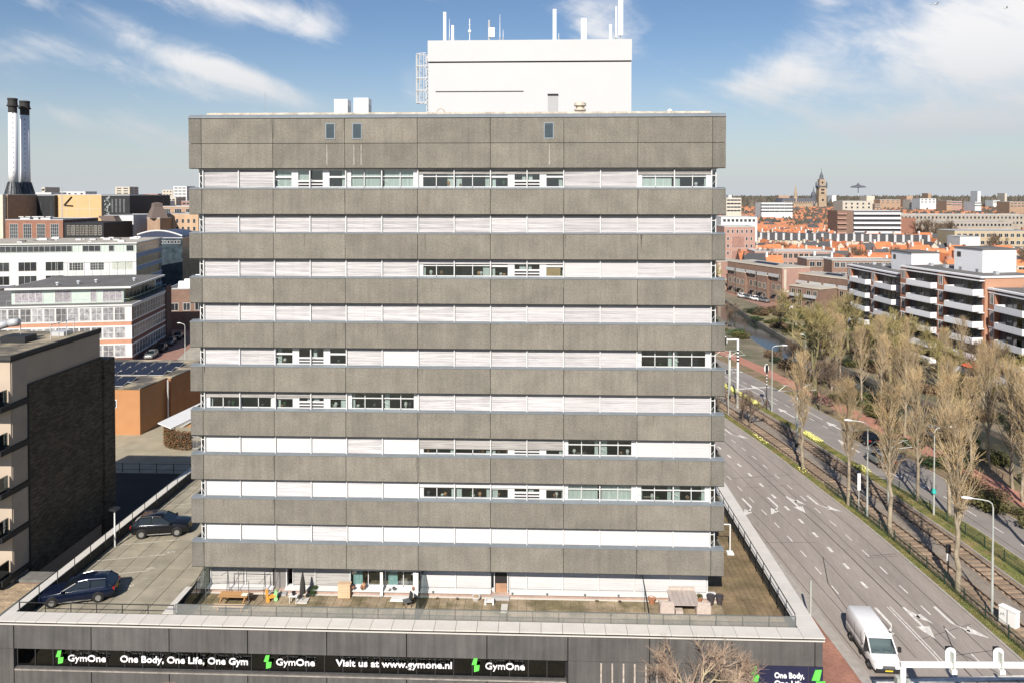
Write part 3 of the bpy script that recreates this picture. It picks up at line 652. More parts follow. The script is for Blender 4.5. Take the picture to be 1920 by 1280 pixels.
for k, row in enumerate(rows):
    z0 = bands[k][0]; z1 = z0 + 1.35
    # sloping sill
    for i in range(9):
        a, b = BX[i] + .008, BX[i + 1] - .008
        MB().extr([(TY - .03, z0 + .012), (YW + .06, z0 + .10), (YW + .06, z0 - .02), (TY + .13, z0 - .008), (TY - .03, z0 - .035)][::-1], 'x', a, b).build('sill', TMAT['sill'], tow)
    box('window_head', TX0 + .55, TX1 - .55, YW - .14, YW + .10, z1 - .005, z1 + .07, TMAT['sill'], tow)
    box('head_frame', TX0 + .56, TX1 - .56, YW - .12, YW + .05, z1 - .05, z1 - .007, TMAT['wht'], tow)
    for i in range(15):
        x = BX[1] + i * 4.954 / 2; box('mullion', x - .035, x + .035, YW - .20, YW + .05, z0 + .045, z1 - .052, TMAT['wht'], tow)
    # corner glazing at both ends
    for xa, xb, sg in ((TX0 + .58, BX[1] - .04, -1), (BX[8] + .04, TX1 - .58, 1)):
        xo = xa if sg < 0 else xb
        box('corner_post', xo - .03, xo + .03, YW - .03, YW + .05, z0 + .05, z1, TMAT['wht'], tow)
        box('corner_pane', xa, xb, YW + .0, YW + .01, z0 + .09, z1 - .05, gl, tow); box('corner_pane', xo - .005, xo + .005, YW + .05, YW + 2.0, z0 + .09, z1 - .05, gl, tow)
        box('corner_transom', xa, xb, YW - .015, YW + .03, z0 + .86, z0 + .91, TMAT['wht'], tow); box('corner_transom', xo - .02, xo + .02, YW + .05, YW + 2.0, z0 + .86, z0 + .91, TMAT['wht'], tow)
        box('side_post', xo - .03, xo + .03, YW + 2.0, YW + 2.08, z0 + .05, z1, TMAT['wht'], tow); box('side_frame', xo - .03, xo + .03, YW + .05, YW + 2.0, z0 - .02, z0 + .09, TMAT['wht'], tow)
        box('side_glazing', xo - .02, xo + .02, YW + 2.08, TYB - .6, z0 - .02, z1, TMAT['wht'] if k % 3 else TMAT['blind3'], tow)
        MB().tube((xa + .05, YW - .05, z0 + .55 if sg < 0 else z0 + .28), (xb - .05, YW - .12, z0 + .28 if sg < 0 else z0 + .55), .014, n=4).build('blind_arm', TMAT['wht'], tow)
    for i, c in enumerate(row):
        xa = BX[1] + i * 4.954
        for h in range(2):
            x0 = xa + h * 2.477 + .035; x1 = x0 + 2.407
            kind = c[0]
            if kind in 'XS':
                obj('blind', get_blind(FULL, 'b' if kind == 'S' or (k in (6, 7) and random.random() < .35) or random.random() < .03 else 'n'), tow, (x0, YW - .08, z1 - .05))
                if k < 5 and random.random() < .5: box('blind_guide_wire', x0 + 1.2, x0 + 1.206, YW - .095, YW - .09, z0 + .1, z1 - .05, TMAT['galv'], tow)
                winframe(x0, x1, z0 + .04, z1 - .05, tow, 'A') if random.random() < .0 else None
                continue
            ns = int(c[1:]); kk = 'A' if kind in 'AC' else ('BL' if h == 0 else 'BR')
            if kind in 'AC' and h == 0: kk = 'AL'
            if kind in 'AC' and h == 1: kk = 'AR' if i != 3 else 'A'
            winframe(x0, x1, z0 + .04, z1 - .05, tow, kk)
            if kind == 'C' or (k == 0 and (i in (2,) or (i in (1, 6) and h == 0))): box('net_curtain', x0 + .1, x1 - .1, YW + .14, YW + .16, z0 + (.1 if kind == 'C' else .1), z1 - .08, TMAT['curtain'], tow)
            else: interior(x0, x1, z0, tow)
            if ns: obj('blind', get_blind(ns, 'b' if k == 7 else 'g' if k in (0, 5, 6) else 'n'), tow, (x0, YW - .08, z1 - .05))
            elif random.random() < .9: MB().tube((x0 + .04, YW - .1, z0 + .62), (x0 + .3, YW - .16, z0 + .5), .012, n=4).build('blind_arm', TMAT['wht'], tow)
# orange board in one vented bay
box('wood_board', BX[5] + 3.55, BX[5] + 4.75, YW + .045, YW + .07, bands[2][0] + .12, bands[2][0] + .95, mat('plywood', (0.52, 0.33, 0.17), .7, var=.12), tow)
# ---------------- ground storey on the terrace
YG = 51.2; zg0, zg1 = 4.56, 6.36
box('storey_soffit', TX0 + .1, TX1 - .1, TY + .42, YG + .4, 6.385, 6.40, TMAT['slab'], tow)
box('plinth', TX0 + .75, TX1 - .3, 50.85, 51.15, ZD, 4.37, PM['brick'], tow)
for a, b in ((TX0 + .7, -18.55), (-17.75, -3.3), (-2.0, TX1 - .25)):
    MB().extr([(50.70, 4.45), (YG, 4.56), (YG, 4.46), (50.70, 4.40)][::-1], 'x', a, b).build('sloping_sill', TMAT['wht'], tow)
    box('sill_base', a + .03, b - .03, 50.83, 51.1, 4.36, 4.40, PM['brick'], tow)
box('plinth_strip', TX0 + .7, TX1 - .3, 50.70, 50.84, ZD, ZD + .06, PM['cope'], tow)
low = ['g', 'g', 'A', 'S', 'S', 'S', 'S']
for i in range(7):
    xa = BX[1] + i * 4.954 + (.6 if i == 0 else 0)
    for h in range(2):
        x0 = BX[1] + i * 4.954 + h * 2.477 + .035; x1 = x0 + 2.407
        if i == 1 and h == 0: x0 += .9
        if i == 4 and h == 0: x0 += 1.25
        box('mullion', x0 - .08, x0 - .02, YG - .15, YG + .05, zg0 - .02, zg1, TMAT['wht'], tow)
        if low[i] == 'A':
            winframe(x0, x1, zg0, zg1, tow, 'A', YG); box('curtain', x0 + .1, x0 + .75, YG + .2, YG + .24, zg0, zg1, mat('teal_curtain', (0.35, 0.55, 0.55), .9, var=.2, scale=3, stretch=(5, 1, .2)), tow); interior(x0, x1, zg0 - .05, tow)
        else:
            o = obj('blind', get_blind(FULL, 'g' if low[i] == 'g' else 'b'), tow, (x0, YG - .08, zg1)); o.scale = ((x1 - x0) / HB, 1, 1.36)
            box('window_back', x0, x1, YG + .02, YG + .04, zg0 - .1, zg1, gl, tow)
box('wall_infill', TX0 + .7, TX1 - .3, YG + .08, YG + .2, ZD, 4.52, TMAT['wht'], tow)
# two terrace doors in their recesses
for xd, m in ((-18.15, mat('open_door_grey', (0.22, 0.21, 0.20), .6, var=.1)), (-2.6, mat('doorway_dark', (0.02, 0.016, 0.015), .8, var=.1))):
    d = box('terrace_door', xd - .42, xd + .42, YG - .12, YG - .08, ZD + .18, 6.3, m, tow)
    box('door_post', xd - .50, xd - .43, YG - .2, YG + .05, ZD, 6.36, PM['frame'] if xd < -10 else TMAT['wht'], tow); box('door_post', xd + .43, xd + .50, YG - .2, YG + .05, ZD, 6.36, TMAT['wht'], tow)
    box('door_step', xd - .6, xd + .6, 50.5, 51.3, ZD, ZD + .17, mat('step_grey', (0.38, 0.38, 0.38), .8, var=.1), tow)
box('hall_floor', -2.98, -2.2, YG - .13, YG - .121, ZD + .2, 5.0, mat('hall_wood', (0.42, 0.24, 0.15), .6, var=.2), tow)
box('side_wall', TX0 + .75, TX0 + .85, YG, TYB - .5, ZD, 6.38, TMAT['wht'], tow); box('side_wall', TX1 - .9, TX1 - .8, YG, TYB - .5, ZD, 6.38, TMAT['wht'], tow)
box('rear_wall', TX0 + .1, TX1 - .1, TYB - .19, TYB, ZD, 37.2, TMAT['cap'], tow)
# ---------------- roof edge and louvres
box('roof', TX0 + .2, TX1 - .2, TY + .3, TYB - .2, 37.05, 37.22, TMAT['roofgrey'], tow)
for a, b in zip(BX, BX[1:]): MB().extr([(TY - .06, 37.20), (TY - .06, 37.26), (TY + .25, 37.46), (TY + .5, 37.46), (TY + .5, 37.2)], 'x', a + .003, b - .003).build('roof_trim', TMAT['sill'], tow)
MB().extr([(TY + .75, 37.2), (TY + .75, 37.60), (TY + .9, 37.66), (TY + 1.4, 37.66), (TY + 1.4, 37.2)], 'x', TX0 + .95, TX1 - .85).build('roof_upstand', TMAT['cream'], tow)
lv = mat('louvre_blue', (0.045, 0.07, 0.085), .5, .2, var=.1)
for u, zc in ((-14.16, 36.3), (-12.32, 36.3), (0.68, 36.3)):
    fr = MB(); fr.box(u - .34, u + .34, TY - .03, TY - .012, zc - .56, zc - .48).box(u - .34, u + .34, TY - .03, TY - .012, zc + .48, zc + .56).box(u - .34, u - .27, TY - .03, TY - .012, zc - .48, zc + .48).box(u + .27, u + .34, TY - .03, TY - .012, zc - .48, zc + .48)
    f = fr.build('vent_frame', TMAT['sill'], tow); box('vent_back', u - .27, u + .27, TY - .011, TY - .008, zc - .48, zc + .48, lv, f)
    for q in range(11): MB().extr([(TY - .012, zc - .46 + q * .085), (TY - .028, zc - .48 + q * .085), (TY - .028, zc - .49 + q * .085), (TY - .012, zc - .475 + q * .085)][::-1], 'x', u - .265, u + .265).build('vent_slat', lv, f)
# pale run-off streaks under the louvres
st = mat('runoff_stain', (0.30, 0.285, 0.25), .95, var=.25, scale=2, fine=.2, fscale=20)
for u in (-14.4, -12.55, -12.05, 0.72): MB().quad((u - .05, TY - .0085, 34.0), (u + .05, TY - .0085, 34.0), (u + .025, TY - .0085, 35.4), (u - .025, TY - .0085, 35.4)).build('runoff_stain', st, tow)
# dark drips below panel joints and sill ends
dr = mat('drip_stain', (0.150, 0.139, 0.116), .95, var=.2, scale=2, fine=.15, fscale=9)
rdp = random.Random(3)
for z1, z0 in bands + [(37.2, 35.48)]:
    for q in range(7):
        u = rdp.choice(BX[1:9]) + rdp.uniform(-.12, .12) if rdp.random() < .6 else rdp.uniform(TX0 + .5, TX1 - .5); wd = rdp.uniform(.02, .06); ln = rdp.uniform(.3, 1.4)
        MB().poly([(u - wd, TY - .0085, z1 - .03), (u - wd * .3, TY - .0085, z1 - ln), (u + wd * .3, TY - .0085, z1 - ln * .96), (u + wd, TY - .0085, z1 - .03)]).build('drip_stain', dr, tow)
# ---------------- plant room on the roof
ph = thing('roof_plant_room', 'plain white plant room on top of the tower roof', 'building', (0, 56, 37.22))
HX0, HX1, HY1 = -8.36, 6.94, 6.0
box('wall', HX0, HX1, 0, HY1, 0, 4.70, TMAT['plaster'], ph); box('gap', HX0 + .06, HX1 - .06, .06, HY1 - .06, 4.70, 4.82, TMAT['slab'], ph); box('parapet', HX0 - .03, HX1 + .03, -.03, HY1 + .03, 4.82, 6.40, TMAT['plaster'], ph)
box('cable_tray', -7.8, -1.15, -.05, -.005, 2.54, 2.58, TMAT['slab'], ph)
d = box('door', .68, 1.45, -.03, -.004, .2, 2.25, mat('door_light_grey', (0.36, 0.36, 0.37), .6, var=.02), ph); box('door_hood', .66, 1.47, -.12, -.004, 2.25, 2.34, TMAT['slab'], ph)
lad = thing('cage_ladder', 'white caged access ladder on the left side of the white plant room', 'ladder', (HX0 - .06, 56.6, 37.4))
for sx in (-.0, ): pass
rl = MB()
for yy in (-.25, .25): rl.tube((-.12, yy, 0), (-.12, yy, 5.2), .03, n=5)
rl.build('stile', TMAT['wht'], lad)
for q in range(17): MB().tube((-.12, -.25, .2 + q * .3), (-.12, .25, .2 + q * .3), .018, n=4).build('rung', TMAT['wht'], lad)
for q in range(5):
    z = 1.6 + q * .93; pts = [(-.12 - .82 * math.sin(t), -.45 * math.cos(t), z) for t in [math.pi * i / 8 for i in range(9)]]; MB().path(pts, .035, 5).build('cage_hoop', TMAT['wht'], lad)
for q in range(7): t = math.pi * (q + .5) / 7; MB().tube((-.12 - .82 * math.sin(t), -.45 * math.cos(t), 1.55), (-.12 - .82 * math.sin(t), -.45 * math.cos(t), 5.35), .028, n=4).build('cage_bar', TMAT['wht'], lad)
# antennas on the plant room roof
ZR = 37.22 + 6.4
am = mat('antenna_white', (0.84, 0.84, 0.84), .4, var=.02)
def panel_antenna(x, h, wd, lift, label, y=56.3, dark=False):
    t = thing('panel_antenna', label, 'antenna', (x, y, ZR - .3)); MB().tube((0, .12, 0), (0, .12, lift + h * .9), .035, n=6).build('mast', TMAT['galv'], t)
    bm_ = MB().box(-wd / 2, wd / 2, -.08, .06, lift, lift + h); bm_.build('radome', am, t); MB().box(-.04, .04, .05, .13, lift + .2, lift + .26).box(-.04, .04, .05, .13, lift + h - .3, lift + h - .24).build('bracket', TMAT['galv'], t); return t
panel_antenna(-7.13, 2.35, .22, .15, 'tall narrow white panel antenna at the left end of the plant room roof')
panel_antenna(-6.53, 1.4, .2, .1, 'short white panel antenna with loose cables beside the leftmost tall one')
panel_antenna(1.19, 2.45, .26, .2, 'tall white panel antenna standing alone right of the middle')
panel_antenna(3.39, 1.65, .42, .3, 'wide white panel antenna between the middle and the right end')
panel_antenna(5.39, 1.2, .2, .25, 'short white panel antenna at the right end beside the tallest one')
panel_antenna(6.15, 2.75, .36, .65, 'tallest white panel antenna at the right end on a dark bracket')
panel_antenna(5.82, 2.3, .12, .5, 'slim white tube antenna just left of the tallest panel')
t = thing('box_antenna', 'square white box antenna on a short grey mast', 'antenna', (-3.66, 56.3, ZR)); MB().tube((-.1, .1, 0), (-.1, .1, 1.6), .09, n=8).build('mast', TMAT['galv'], t); MB().box(-.12, .32, -.1, .1, .3, 1.0).build('radome', am, t)
t = thing('mast_antenna', 'thin mast antenna with a white ball and cups', 'antenna', (-5.24, 56.3, ZR)); MB().tube((0, 0, 0), (0, 0, 1.7), .03, n=6).build('mast', am, t); MB().lathe([(.03, .6), (.11, .66), (.13, .75), (.1, .84), (.03, .9)], n=10).build('ball', am, t); MB().lathe([(.02, 1.15), (.08, 1.2), (.02, 1.3)], n=8).build('cup', am, t)
for x, h, l in ((-2.94, 2.0, 'taller of two thin white whip aerials'), (-2.7, .85, 'shorter of two thin white whip aerials'), (1.51, .55, 'stubby aerial beside the lone tall panel antenna'), (-6.78, 1.7, 'thin mast with dipoles between two panel antennas')):
    t = thing('whip_aerial', l, 'antenna', (x, 56.3, ZR)); MB().tube((0, 0, 0), (0, 0, h), .03, .012, n=5).build('rod', am, t); MB().tube((0, 0, 0), (0, 0, .3), .05, n=6).build('base', TMAT['galv'], t)
# things on the main roof
for x, wd, h, l in ((-14.1, .95, 1.12, 'left of two plain white ventilation boxes on the roof edge'), (-12.65, 1.05, 1.2, 'right of two plain white ventilation boxes on the roof edge')):
    t = thing('vent_box', l, 'vent', (x, 53, 37.22)); MB().box(-wd / 2, wd / 2, -.5, .5, 0, h + .45).build('housing', am, t); MB().box(wd / 2 + .002, wd / 2 + .02, -.4, .4, .3, h).build('grille', TMAT['galv'], t)
t = thing('roof_fan', 'grey mushroom roof fan beside the plant room door', 'vent', (3.0, 54, 37.22)); MB().box(-.35, .35, -.35, .35, 0, .75).build('base', TMAT['galv'], t); MB().lathe([(.3, .75), (.42, .85), (.42, .95), (.3, 1.0), (.3, 1.12), (.45, 1.2), (.42, 1.4), (.1, 1.48)], n=14).build('cap', TMAT['cream'], t)
t = thing('roof_mast', 'hair-thin lightning rod near the left end of the roof', 'mast', (-19.0, 51, 37.22)); MB().tube((0, 0, 0), (0, 0, 1.9), .015, n=4).build('rod', TMAT['galv'], t)
t = thing('coiled_hose', 'small coil standing on the roof edge left of the plant room door', 'hose', (-6.9, 52, 37.66)); MB().path([(.28 * math.cos(a), 0, .1 + .28 * max(0, math.sin(a))) for a in [math.pi * i / 8 for i in range(9)]], .05, 6).build('coil', TMAT['cream'], t)
t = thing('roof_cowl', 'small white cowl near the right end of the roof edge', 'vent', (9.1, 52, 37.6)); MB().lathe([(.1, 0), (.16, .12), (.2, .2), (.12, .3), (.05, .34)], n=10).build('cap', am, t)
# ================================================================ helpers for buildings further off
_A, _P = R(2.06), R(1.0)
def at(u, v, Y):
    """world x and z of the photo point (u, v) on the upright plane at distance Y (used to size buildings at a chosen depth)"""
    x = (u - 960) / 1390; y = -(v - 389.26) / 1390; dy = math.cos(_P) + y * math.sin(_P); dz = -math.sin(_P) + y * math.cos(_P)
    d = (x * math.cos(_A) - dy * math.sin(_A), x * math.sin(_A) + dy * math.cos(_A), dz); t = Y / d[1]; return d[0] * t, 32 + dz * t
CM = dict(
 peach=mat('peach_brick', (0.50, 0.26, 0.17), .9, var=.08, scale=1, fine=.08, fscale=12),
 white=mat('city_white', (0.66, 0.66, 0.65), .8, var=.05, scale=.5, ovar=.06),
 cream=mat('city_cream', (0.55, 0.49, 0.40), .85, var=.08, scale=.5, ovar=.10),
 tan=mat('tan_brick', (0.37, 0.25, 0.17), .9, var=.12, scale=.6, ovar=.1),
 brick=mat('red_brick', (0.30, 0.15, 0.105), .9, var=.12, scale=.8, ovar=.10, fine=.1, fscale=6),
 pink=mat('pink_brick', (0.40, 0.245, 0.20), .9, var=.10, scale=.8, ovar=.06, fine=.08, fscale=6),
 orangebrick=mat('orange_brick', (0.44, 0.215, 0.095), .9, var=.06, scale=.7, fine=.06, fscale=14),
 brown=mat('brown_brick', (0.22, 0.14, 0.105), .9, var=.14, scale=.8, ovar=.12, fine=.1, fscale=6),
 dkbrick=brickmat('dark_brick', (0.105, 0.086, 0.06), (0.05, 0.042, 0.03), .45, .14, .02, .5),
 beige=mat('beige_panel', (0.47, 0.385, 0.30), .85, var=.06, scale=.6),
 black=mat('black_cladding', (0.016, 0.017, 0.02), .6, var=.2, scale=.3),
 orange=mat('orange_tiles', (0.50, 0.175, 0.075), .85, var=.18, scale=.35, ovar=.18, fine=.12, fscale=5),
 dtile=mat('dark_tiles', (0.075, 0.075, 0.08), .8, var=.15, scale=.5, ovar=.2, fine=.1, fscale=5),
 flat=mat('flat_roof_grey', (0.135, 0.13, 0.125), .95, var=.2, scale=.25, ovar=.12),
 flatlight=mat('flat_roof_light', (0.40, 0.37, 0.32), .95, var=.18, scale=.25, ovar=.12),
 gravel=mat('roof_gravel', (0.36, 0.27, 0.175), .95, var=.3, scale=1.1, fine=.35, fscale=7, stretch=(1, 2, 1)),
 pane=mat('far_pane', (0.045, 0.05, 0.055), .12, var=.3, scale=.4, ovar=.5, spec=.8),
 sun=mat('solar_cell', (0.02, 0.024, 0.04), .45, var=.1, ovar=.1, spec=.3),
 alu=mat('alu_trim', (0.55, 0.56, 0.57), .5, .3, var=.05),
 greenmetal=mat('pale_green_metal', (0.50, 0.58, 0.53), .6, .1, var=.05, scale=2),
 bluegl=mat('blue_glazing', (0.05, 0.07, 0.085), .15, .1, var=.5, scale=.5, spec=.8),
 asphaltroof=mat('roof_felt', (0.095, 0.085, 0.075), .95, var=.25, scale=.6, fine=.1, fscale=10, col2=(0.38, 0.32, 0.22)),
)
WM = {}
def wmesh(w_, h_, fm, pm_, nx=1, nz=1, t=.08):
    """window: frame with bars standing 4 cm proud, pane behind; faces -Y, origin at the lower left"""
    key = (round(w_, 2), round(h_, 2), fm.name, pm_.name, nx, nz)
    if key in WM: return WM[key]
    f = MB(); f.box(-t, w_ + t, -.05, 0, -t, 0).box(-t, w_ + t, -.05, 0, h_, h_ + t).box(-t, 0, -.05, 0, 0, h_).box(w_, w_ + t, -.05, 0, 0, h_)
    for i in range(1, nx): x = w_ * i / nx; f.box(x - t * .35, x + t * .35, -.04, 0, 0, h_)
    for i in range(1, nz): z = h_ * i / nz; f.box(0, w_, -.038, 0, z - t * .3, z + t * .3)
    f.quad((0, -.012, 0), (w_, -.012, 0), (w_, -.012, h_), (0, -.012, h_), 1)
    WM[key] = f.mesh('window', [fm, pm_]); return WM[key]
def wrow(parent, x0, x1, n, y, z, w_, h_, fm=None, pm_=None, nx=2, nz=1, rz=0.0, name='window'):
    """n windows along the wall from x0 to x1; rz turns the wall: 0 faces -Y (at y), 90 deg faces +X, -90 faces -X"""
    me = wmesh(w_, h_, fm or CM['white'], pm_ or CM['pane'], nx, nz)
    for i in range(n):
        c = x0 + (x1 - x0) * (i + .5) / n
        if rz == 0: obj(name, me, parent, (c - w_ / 2, y - .002, z))
        elif rz > 0: obj(name, me, parent, (y + .002, c - w_ / 2, z), R(90))
        else: obj(name, me, parent, (y - .002, c + w_ / 2, z), R(-90))
def block(name, label, x0, x1, y0, y1, h, wm_, roofm, loc=(0, 0, 0), rz=0.0, group=None, edge=True, cat='building'):
    t = thing(name, label, cat, loc, rz, group); box('wall', x0, x1, y0, y1, 0, h, wm_, t); box('roof', x0 + .25, x1 - .25, y0 + .25, y1 - .25, h, h + .06, roofm, t)
    if edge:
        e = MB().box(x0 - .04, x1 + .04, y0 - .04, y0 + .24, h + .002, h + .28).box(x0 - .04, x1 + .04, y1 - .24, y1 + .04, h + .002, h + .28).box(x0 - .04, x0 + .24, y0 + .24, y1 - .24, h + .002, h + .28).box(x1 - .24, x1 + .04, y0 + .24, y1 - .24, h + .002, h + .28)
        e.build('roof_edge', CM['alu'], t)
    return t
# ================================================================ left: dark brick flats beside the podium
db = thing('brick_flats', 'dark brick block of flats with beige panels and glass balconies, left of the podium', 'building')
box('wall', -56, -38, 51.8, 62.7, 0, 20.0, CM['beige'], db)
box('roof_slab', -56, -37.92, 51.72, 62.78, 20.0, 20.14, CM['black'], db); box('roof', -55.8, -38.15, 52.0, 62.5, 20.14, 20.2, CM['asphaltroof'], db)
MB().box(-56, -37.9, 51.7, 51.95, 20.14, 20.42).box(-38.12, -37.9, 51.95, 62.8, 20.14, 20.42).build('roof_edge', mat('dark_trim', (0.05, 0.047, 0.045), .7, var=.1), db)
box('brick_panel', -38.0, -37.9, 53.6, 62.9, 3.5, 17.85, CM['dkbrick'], db); box('panel_trim', -37.98, -37.88, 53.5, 53.62, 3.5, 17.95, CM['black'], db); box('panel_trim', -37.98, -37.88, 53.62, 62.9, 17.852, 17.95, CM['black'], db)
box('rear_wing', -52, -37.75, 62.9, 64.5, 0, 17.6, CM['dkbrick'], db)
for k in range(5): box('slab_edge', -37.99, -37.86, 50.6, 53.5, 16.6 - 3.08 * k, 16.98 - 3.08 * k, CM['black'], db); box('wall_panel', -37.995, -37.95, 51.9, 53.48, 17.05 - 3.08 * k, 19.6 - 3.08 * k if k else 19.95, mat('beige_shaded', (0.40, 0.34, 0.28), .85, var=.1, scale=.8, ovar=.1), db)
bgl = glassmat('balcony_glass', (0.55, 0.62, 0.62), .08, .7)
for k in range(5):
    z = 16.98 - 3.08 * k; bal = box('balcony_slab', -56, -38.0, 50.4, 51.79, z - .38, z, CM['black'], db)
    for q in range(6): box('balcony_glass', -38.3 - q * 3 - 2.8, -38.3 - q * 3, 50.45, 50.48, z + .1, z + 1.05, bgl, db)
    box('balcony_rail', -56, -38.1, 50.42, 50.5, z + 1.05, z + 1.1, CM['beige'], db); box('balcony_post', -38.2, -38.1, 50.42, 51.6, z + .02, z + 1.06, bgl, db); box('balcony_door', -42, -39.3, 51.74, 51.79, z + .05, z + 2.35, CM['pane'], db)
t = thing('roof_duct', 'fat grey ventilation duct curving over the roof of the dark brick flats', 'duct', (-47, 57.5, 20.2)); MB().path([(-6, -.5, .5), (1.5, -.3, .55), (3.0, 0, 1.0), (4.5, .4, 1.5), (5.2, .5, 1.55)], .32, 12).build('pipe', CM['alu'], t, True); MB().box(4.2, 6.2, -.2, 1.2, 0, .5).build('base', CM['black'], t)
t = thing('roof_guard_rail', 'thin roof guard rails near the corner of the dark brick flats', 'railing', (-39.5, 59.5, 20.2))
for q in range(4): MB().tube((0, q * 1.0 - 1, 0), (0, q * 1.0 - 1, 2.2 if q == 2 else 1.3), .035, n=5).build('post', CM['alu'], t)
MB().path([(0, -1, 1.25), (0, 2, 1.25)], .03, 5).build('rail', CM['alu'], t); MB().tube((-2.5, -1, 0), (-2.5, -1, 2.6), .03, n=5).build('pole', CM['alu'], t); MB().box(-1.2, -.1, .8, 2, .0, .35).build('hatch', CM['alu'], t)
an = block('low_annex', 'low annex with a sandy gravel roof at the foot of the dark brick flats', -56, -35.75, 38, 52.0, 3.9, CM['brown'], CM['gravel'], edge=False)
box('roof_kerb', -56, -35.7, 52.0, 53.2, 3.7, 4.1, mat('kerb_felt', (0.16, 0.155, 0.14), .9, var=.2), an); box('roof_kerb', -35.95, -35.7, 38, 52.0, 3.9, 4.02, PM['steel'], an)
# yard behind
yard = MB().quad((-75, 64.5, .006), (-35, 64.5, .006), (-33, 125, .006), (-60, 125, .006)).build('yard', M['yard']); struct(yard)
struct(MB().quad((-58, 60, .012), (-34.6, 60, .012), (-34.6, 83.2, .012), (-58, 83.2, .012)).build('yard_shade_sheet', mat('yard_shade_black', (0.035, 0.033, 0.03), .95, var=.2, scale=.5)))  # flat near-black sheet: building's shade on the yard, deepened by colour
fe = thing('yard_fence', 'low dark post and wire fence along the near edge of the paved yard', 'fence', (-52, 83.4, 0))
for q in range(9): MB().tube((q * 2.0, 0, 0), (q * 2.0, 0, 1.1), .04, n=5).build('post', PM['black'], fe)
for z in (.35, 1.0): MB().tube((0, 0, z), (17, 0, z), .02, n=4).build('wire', PM['black'], fe)
# orange brick building with solar panels
ob = thing('orange_brick_hall', 'low orange brick hall with a flat roof full of solar panels', 'building')
MB().prism([(-74, 96.5), (-53.1, 96.5), (-52.5, 102.4), (-74, 102.4)], 0, 6.1).build('wall', CM['orangebrick'], ob); MB().prism([(-74, 102.4), (-51.9, 102.4), (-50.6, 113), (-74, 113)], 0, 6.1).build('rear_wall', mat('brown_orange_brick', (0.33, 0.15, 0.065), .9, var=.1, scale=.8), ob)
MB().prism([(-74, 96.4), (-53.0, 96.4), (-52.4, 102.45), (-74, 102.45)], 6.1, 6.25).build('roof', CM['asphaltroof'], ob); MB().prism([(-74, 102.46), (-51.8, 102.46), (-50.5, 113.1), (-74, 113.1)], 6.11, 6.3).build('rear_roof', CM['asphaltroof'], ob)
box('window', -57.4, -56.2, 96.43, 96.49, 3.6, 4.7, CM['white'], ob); box('pane', -57.3, -56.3, 96.40, 96.43, 3.7, 4.6, CM['pane'], ob)
MB().tube((-52.1, 102.0, 0), (-52.1, 102.0, 6), .12, n=8).build('drainpipe', CM['alu'], ob)
spm = MB(); spm.extr([(0, .10), (1.6, .42), (1.6, .38), (0, .06)][::-1], 'x', 0, 1.95); spm_me = spm.mesh('solar_panel', CM['sun'])
fr_me = MB().extr([(-.04, .06), (1.64, .40), (1.64, .36), (-.04, 0)][::-1], 'x', -.05, 2.0).mesh('solar_frame', CM['alu'])
def solar(x, y, z, label, grp, rz=0.0, s=1.0):
    t = thing('solar_panel', label, 'solar panel', (x, y, z), rz, grp); t.scale = (s, s, s); obj('cell_sheet', spm_me, t, (0, 0, .012)); obj('frame', fr_me, t); return t
for i in range(5):
    for j in range(3): solar(-64.6 + i * 2.3, 103.2 + j * 2.4, 6.3, 'tilted solar panel in the larger array on the orange brick hall', 'solar panels of the larger array', .05)
for i in range(3):
    for j in range(2): solar(-62.5 + i * 2.3, 97.3 + j * 2.2, 6.25, 'tilted solar panel in the smaller array at the front of the orange brick hall', 'solar panels of the smaller array', .05)
# awning, hedge, shed and gate
t = thing('white_awning', 'long bright white canopy sloping away beside the orange hall', 'canopy', (-48.0, 92.6, 0), R(-8)); MB().extr([(0, 3.2), (1.9, 2.6), (1.9, 2.48), (0, 3.08)], 'y', -1, 15).build('sheet', CM['white'], t); 
for q in range(4): MB().tube((1.7, q * 4, 0), (1.7, q * 4, 2.5), .06, n=6).build('post', CM['alu'], t)
hm = mat('dead_hedge', (0.22, 0.105, 0.055), .95, var=.5, scale=3, fine=.4, fscale=14, col2=(0.10, 0.09, 0.035))
hd = MB(); 
for q in range(7000):
    a = random.uniform(0, 1); ang = math.pi * (1.0 + .55 * a); cx, cy = -44.2, 94.6; r_ = random.uniform(3.5, 4.3); p = Vector((cx + r_ * math.cos(ang), cy + r_ * math.sin(ang) * .9, random.uniform(0, 2.3)))
    s_ = random.uniform(.10, .2); d1 = Vector((random.gauss(0, 1), random.gauss(0, 1), random.gauss(0, 1))).normalized() * s_; d2 = Vector((random.gauss(0, 1), random.gauss(0, 1), random.gauss(0, 1))).normalized() * s_
    hd.poly([tuple(p), tuple(p + d1), tuple(p + d2)])
tag(hd.build('beech_hedge', hm), 'curved brown beech hedge round the corner of the yard', 'hedge')
sh = thing('garden_gate_house', 'small wooden gabled shelter behind an iron gate by the hedge', 'shelter', (-43.6, 93.2, 0)); MB().extr([(-2.0, 2.2), (0, 3.3), (2.0, 2.2)], 'y', 0, 2.5).build('gable', mat('gable_wood', (0.42, 0.22, 0.08), .8, var=.2, scale=3), sh)
MB().extr([(-2.3, 2.15), (0, 3.42), (2.3, 2.15), (2.3, 2.3), (0, 3.58), (-2.3, 2.3)][::-1], 'y', -.25, 2.8).build('roof', CM['alu'], sh)
gt = thing('iron_gate', 'white-grey barred iron gate beside the beech hedge', 'gate', (-45.2, 91.2, 0))
for q in range(16): MB().tube((q * .17, 0, 0), (q * .17, 0, 1.7), .025, n=4).build('bar', CM['alu'], gt)
MB().box(-.05, 2.6, -.03, .03, 1.6, 1.66).box(-.05, 2.6, -.03, .03, .1, .16).build('rail', CM['alu'], gt)
